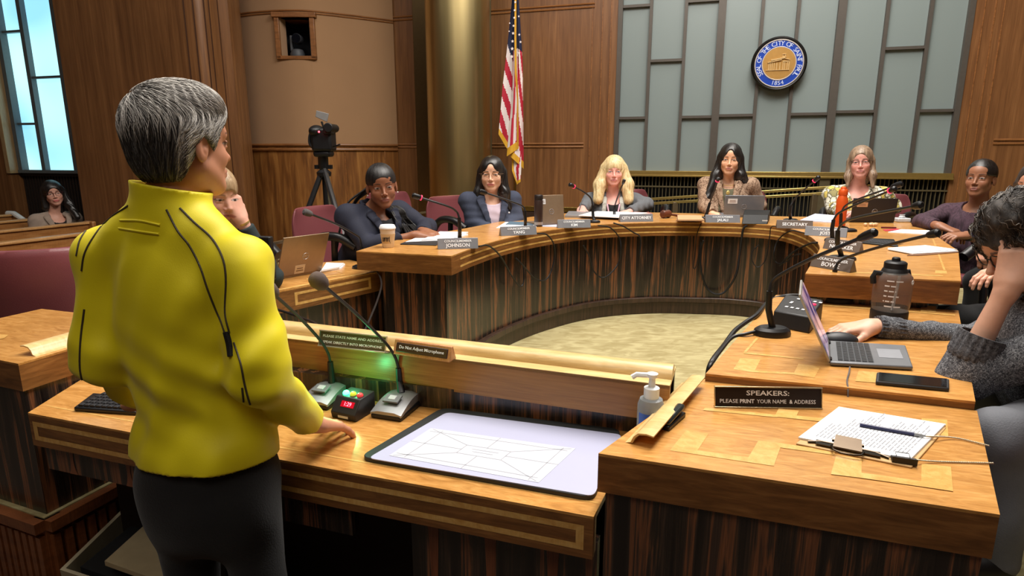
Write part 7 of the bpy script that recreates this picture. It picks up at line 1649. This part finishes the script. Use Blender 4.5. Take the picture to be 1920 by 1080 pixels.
p.hair(bh, [('e', (0, -.012, .036), (.081, .103, .094), 0), ('e', (0, -.10, -.01), (.04, .04, .045), .02), ('e', (0, .115, -.036), (.063, .085, .090), .008, True)], lambda q: np.where(q[:, 1] > -.005, .020-q[:, 2], -.055-q[:, 2])*.8, .0012, 40)
mb = MB(); w_ = Vector(D(1812, 441, 3.58)); ax_ = (Vector(D(1880, 468, 3.70))-w_).normalized(); mb.tube([w_+ax_*.008, w_+ax_*.03], .030, 16); mb.build('watch_strap', mat('strap_black', (24, 24, 28), .5), p.t); mb = MB(); mb.box(w_+ax_*.02+Vector((-.012, -.029, .008)), (.032, .010, .028), Matrix.Rotation(-.4, 3, 'Z')); mb.build('watch_face', mat('watch_blue', (36, 74, 190), .2, emit=(30, 70, 200), es=.5), p.t, bevel=.003)
mb = MB(); F2 = p.fn
surf_line(F2, [(1860, 370), (1838, 382), (1805, 395), (1780, 412)], 'necklace_cord', mat('cord_black', (24, 20, 22), .7), p.t, .0028, 1.5, 5)
# person in black behind the grey sweater
p = Person('person in black clothes mostly hidden behind the curly-haired person, one hand on the lap', D(1952, 350, 2.72), (-.95, -.25, -.05), D(1962, 430, 2.80), (-.95, -.3), tone=(214, 158, 132), girth=1.05, base=(2.38, 2.85, PLAT), fem=True)
lean(p, .08); p.arm = {1: (p.sR, D(1885, 452, 2.86), D(1848, 452, 2.68)), -1: (p.sL, D(1935, 520, 2.6), D(1890, 500, 2.5))}
p.hands = [lambda F_: hand_parts(F_, D(1846, 453, 2.70), ar(-.05, -.45, -.85), ar(-.6, -.7, .3), -1, s=.95, curl=(.7, .8, .6)), lambda F_: hand_parts(F_, D(1885, 502, 2.5), ar(-.9, -.1, -.3), ar(0, 0, 1), 1, s=.9)]
p.make_body(); p.garment('shirt', cloth('black_shirt2', (26, 26, 28)), .020, cut=Person.crew(), arms=.9, fold=.004, seed=19, hem=-.44, h=.007); trousers(p, 'trousers', blackc, .014, -.30, .009)
p.hair(hairmat('dark_brown_hair', (30, 24, 22), (62, 50, 44)), [('e', (0, -.016, .034), (.09, .11, .097), 0), ('c', (0, -.06, -.02), (0, -.08, -.16), .08, .06, .04), ('c', (-.07, 0, 0), (-.09, 0, -.14), .035, .03, .04), ('c', (.07, 0, 0), (.09, 0, -.14), .035, .03, .04), FACE], None, .003, 34)
# blonde woman resting her cheek on her hand
p = Person('woman with tied-back light hair resting her cheek on her hand, beside the yellow jacket', D(404, 366, 2.62), (.80, -.52, -.20), D(382, 440, 2.74), (.80, -.5), tone=(224, 170, 150), lip=(190, 112, 104), brow=(150, 116, 90), girth=.98, base=(-1.33, 2.95, PLAT), hs=.98, sh=.16, noff=.09)
lean(p, .10); p.arm = {-1: (p.sL, D(508, 520, 2.70), D(452, 412, 2.62)), 1: (p.sR, D(395, 520, 2.5), D(430, 545, 2.5))}
p.hands = [lambda F_: hand_parts(F_, D(451, 409, 2.62), ar(-.22, -.15, .95), ar(.80, -.45, .25), 1, s=.93, curls=[(.9, 1.1, .6), (1.0, 1.2, .6), (1.1, 1.2, .6), (1.15, 1.2, .6)], thumb=(.6, .5)), lambda F_: hand_parts(F_, D(433, 546, 2.5), ar(.6, .7, -.1), ar(0, 0, 1), -1, s=.9)]
p.make_body(hf=.0028); dg = cloth('dark_green_sweater', (40, 50, 52), .9)
p.garment('sweater', dg, .018, cut=Person.crew(.07, .02, .01), arms=.88, fold=.003, seed=21, hem=-.44); trousers(p, 'trousers', blackc, .01, -.30, .012)
p.hair(hairmat('dark_blonde_hair', (132, 104, 76), (186, 158, 122)), [('e', (0, -.008, .037), (.083, .108, .095), 0), ('e', (0, -.10, -.02), (.035, .04, .05), .02), ('e', (0, .120, -.040), (.062, .085, .086), .012, True)], lambda q: np.where(q[:, 1] > -.005, .020-q[:, 2], -.065-q[:, 2])*.8, .0014, 46)
mb = MB(); w_ = Vector(D(452, 412, 2.62)); ax_ = (Vector(D(508, 520, 2.70))-w_).normalized(); mb.tube([w_+ax_*.012, w_+ax_*.02], .029, 16); mb.build('bracelet', mat('bracelet_gold', (206, 176, 110), .3, .7), p.t)
# visitor in the pew
p = Person('seated visitor with long dark hair, glasses and a beige blazer in the pews', D(100, 363, 6.42), (.66, -.75, .04), D(103, 403, 6.46), (.80, -.60), tone=(206, 152, 130), lip=(186, 74, 74), girth=1.12, hs=1.06, base=(-4.66, 6.46, 0), sh=.17, roll=-.12, wide=1.04)
p.pel = p.tp(0, -.06, -.48); p.seat(.28); p.legs = [(h_, k_, ar(k_[0], k_[1], .09)) for h_, k_, a_ in p.legs]
p.arm = {1: (p.sR, p.tp(.22, .02, -.30), p.tp(.08, .24, -.36)), -1: (p.sL, p.tp(-.22, .02, -.30), p.tp(-.08, .24, -.36))}
p.hands = [lambda F_: hand_parts(F_, p.tp(.06, .25, -.36), p.T @ ar(-.6, .7, -.1), ar(0, 0, 1), -1, s=.9), lambda F_: hand_parts(F_, p.tp(-.06, .25, -.37), p.T @ ar(.6, .7, -.1), ar(0, 0, 1), 1, s=.9)]
p.make_body(hf=.004); bz_ = cloth('beige_blazer', (150, 132, 118), .9)
p.garment('top', cloth('black_top', (24, 24, 28)), .010, cut=Person.crew(.08, .05, -.01), hem=-.40, h=.008)
p.garment('blazer', bz_, .026, cut=Person.vneck(.075, -.30), arms=.93, fold=.005, seed=23, hem=-.44, h=.008); p.lapels(bz_, .026, .07, -.28); trousers(p, 'trousers', blackc, .01, -.30, .012)
p.hair(bh, [('e', (0, -.009, .037), (.086, .108, .095), 0), ('c', (-.070, -.01, .01), (-.095, .0, -.12), .032, .036, .04), ('c', (.070, -.02, .01), (.09, -.02, -.12), .032, .03, .04), ('c', (-.095, .0, -.12), (-.12, .07, -.25), .036, .03, .03), ('c', (0, -.06, -.02), (0, -.07, -.16), .07, .06, .04), FACE, ('e', (0, .08, -.17), (.060, .10, .115), .02, True)], None, .002, 46)
p.glasses((70, 30, 34), .024, .8, .0016)
# ---------------------------------------------------------------- curly-haired person in the grey sweater
p = Person('curly-haired person in a grey knit sweater and glasses, one hand on the mouse', D(1921, 458, 1.66), (-.86, .06, -.46), D(1985, 545, 1.74), (-.97, .10), tone=(214, 164, 138), lip=(186, 120, 110), brow=(74, 56, 46), girth=1.05, fem=False, hs=1.0, base=(1.62, 1.78, PLAT), sh=.17, noff=.12)
p.pel = ar(1.66, 1.76, .86); p.seat(.42)
p.legs = [(p.pel+ar(-.02, .10, 0), ar(1.26, 1.86, .90), ar(1.24, 1.86, PLAT+.09)), (p.pel+ar(-.02, -.12, 0), ar(1.22, 1.44, .90), ar(1.26, 1.42, PLAT+.09))]
eL = np.array(D(1803, 706, 1.60)); wL = np.array(D(1893, 532, 1.58)); eR = np.array(D(1850, 640, 1.95)); wR = np.array(D(1632, 612, 1.95))
p.arm = {-1: (p.sL, eL, wL), 1: (p.sR, eR, wR)}
p.hands = [lambda F_: hand_parts(F_, wR, ar(-1, -.02, -.12), ar(-.1, 0, 1), -1, s=1.0, curls=[(.30, .45, .35), (.30, .45, .35), (.35, .5, .35), (.4, .5, .35)], thumb=(.55, .2), spread=.10),
           lambda F_: hand_parts(F_, wL, ar(.15, .12, 1), ar(-.55, -.80, .1), 1, s=.93, curl=(.2, .3, .3), spread=.18)]
p.make_body(hf=.0028)
knit = wood('grey_marl_knit', [(.3, (44, 44, 48)), (.48, (84, 85, 90)), (.64, (160, 162, 166))], (150, 150, 150), detail=4, distort=2.0, rough=1.0, fine=.5, fs=(600, 600, 600), bump=.9, spec=.2)
def gext(F_):
    a, b = eL, eL+(wL-eL)*.42; F_.cone(p.sL, eL, .062, .058, .03); F_.cone(a, b, .056, .047, .03, cut=True)
    a, b = eR, eR+(wR-eR)*.90; F_.cone(p.sR, eR, .06, .05, .03); F_.cone(a, b, .05, .036, .03, cut=True)
p.garment('sweater', knit, .024, cut=Person.crew(.075, .02, .01), extra=gext, hem=-.46, fold=.006, seed=25, h=.0055, wl=.10)
rib = wood('ribbed_cuff', [(.4, (52, 52, 56)), (.6, (100, 101, 106))], (150, 150, 150), rough=1, bump=.6)
def cuff(e, w, f0, f1, r0, r1):
    ax_ = Vector(w-e); L = ax_.length; ax_.normalize(); o = Vector(e); u = ax_.orthogonal().normalized(); v = ax_.cross(u); n = 76; vs = []; K = 7
    for j in range(K+1):
        f = f0+(f1-f0)*j/K; r = r0+(r1-r0)*j/K
        for k in range(n): a = 2*PI*k/n; rr = r+.0022*math.sin(a*19)-(.004 if j in (0,) else 0); vs.append(o+ax_*L*f+(u*math.cos(a)+v*math.sin(a))*rr)
    for k in range(n): a = 2*PI*k/n; vs.append(o+ax_*L*f1+(u*math.cos(a)+v*math.sin(a))*(r1-.007))
    mb = MB(); mb.add(vs, [(j*n+k, j*n+(k+1) % n, (j+1)*n+(k+1) % n, (j+1)*n+k) for j in range(K+1) for k in range(n)]); return mb.build('cuff', rib, p.t, smooth=80)
cuff(eL, wL, .20, .46, .059, .056); cuff(eR, wR, .74, .95, .040, .036)
trousers(p, 'jeans', cloth('grey_jeans', (112, 114, 120), .9, var=.15), .012, -.18, .008, fold=.006)
curl = hairmat('curly_dark_hair', (30, 25, 23), (62, 54, 48), .8, (60, 60, 60))
p.hair(curl, [('e', (0, -.02, .040), (.100, .118, .108), 0), ('c', (-.08, -.03, 0), (-.10, -.03, -.13), .045, .045, .04), ('c', (.08, -.03, 0), (.10, -.03, -.13), .045, .045, .04), ('c', (0, -.07, -.02), (0, -.09, -.16), .085, .08, .04), ('e', (-.04, .03, .11), (.05, .05, .04), .03), ('e', (0, .135, -.034), (.064, .085, .088), .015, True)], None, 0, 40, h=.005, disp=(.007, .035))
cm_ = [mat('curl_dark', (36, 30, 27), .45), mat('curl_dark', (36, 30, 27), .45), mat('curl_mid', (60, 51, 45), .45), mat('curl_mid', (60, 51, 45), .45), mat('curl_grey', (112, 105, 98), .45)]
def cflow(L, ph): return np.stack([np.sin(ph)*.6, -.35+np.cos(ph*1.7)*.4, -.8+.2*np.sin(ph*2)], 1)
p.strands(cm_, lambda L: (L[:, 1] < .075) & (L[:, 2] > -.2), cflow, n=6500, steps=16, step=.0065, r=.0011, lift=.007, seed=9, wave=1.2, stiff=.3, tol=.03)
p.glasses((24, 22, 24), .023, .7, .0020)
# phone-side cloth details: cut-out of the chair is left as built
# ================================================================ LIGHT
def area(name, loc, size, energy, col=(1, .95, .88), rot=(0, 0, 0), sy=None):
    l = bpy.data.lights.new(name, 'AREA'); l.energy = energy; l.color = col; l.shape = 'RECTANGLE'; l.size = size; l.size_y = sy or size
    o = bpy.data.objects.new(name, l); COL.objects.link(o); o.location = loc; o.rotation_euler = rot; return o
area('ceiling_and_fill_lamp', (1.3, 3.1, 5.2), 2.2, 210)
area('ceiling_and_fill_lamp', (-1.6, 2.6, 5.2), 1.6, 70)
area('ceiling_and_fill_lamp', (2.6, 5.0, 5.2), 1.6, 60)
area('ceiling_and_fill_lamp', (.6, 1.2, 5.2), 1.0, 40)
area('ceiling_and_fill_lamp', (-4.5, 3.5, 5.2), 1.6, 20)
area('ceiling_and_fill_lamp', (-.8, -1.6, 5.2), 2.4, 48)  # fill light added behind the camera to brighten surfaces that face it
wd = bpy.data.worlds.new('world'); SC.world = wd; wd.use_nodes = True; wd.node_tree.nodes['Background'].inputs[0].default_value = (.6, .7, .8, 1); wd.node_tree.nodes['Background'].inputs[1].default_value = .15
SC.view_settings.exposure = 0.52
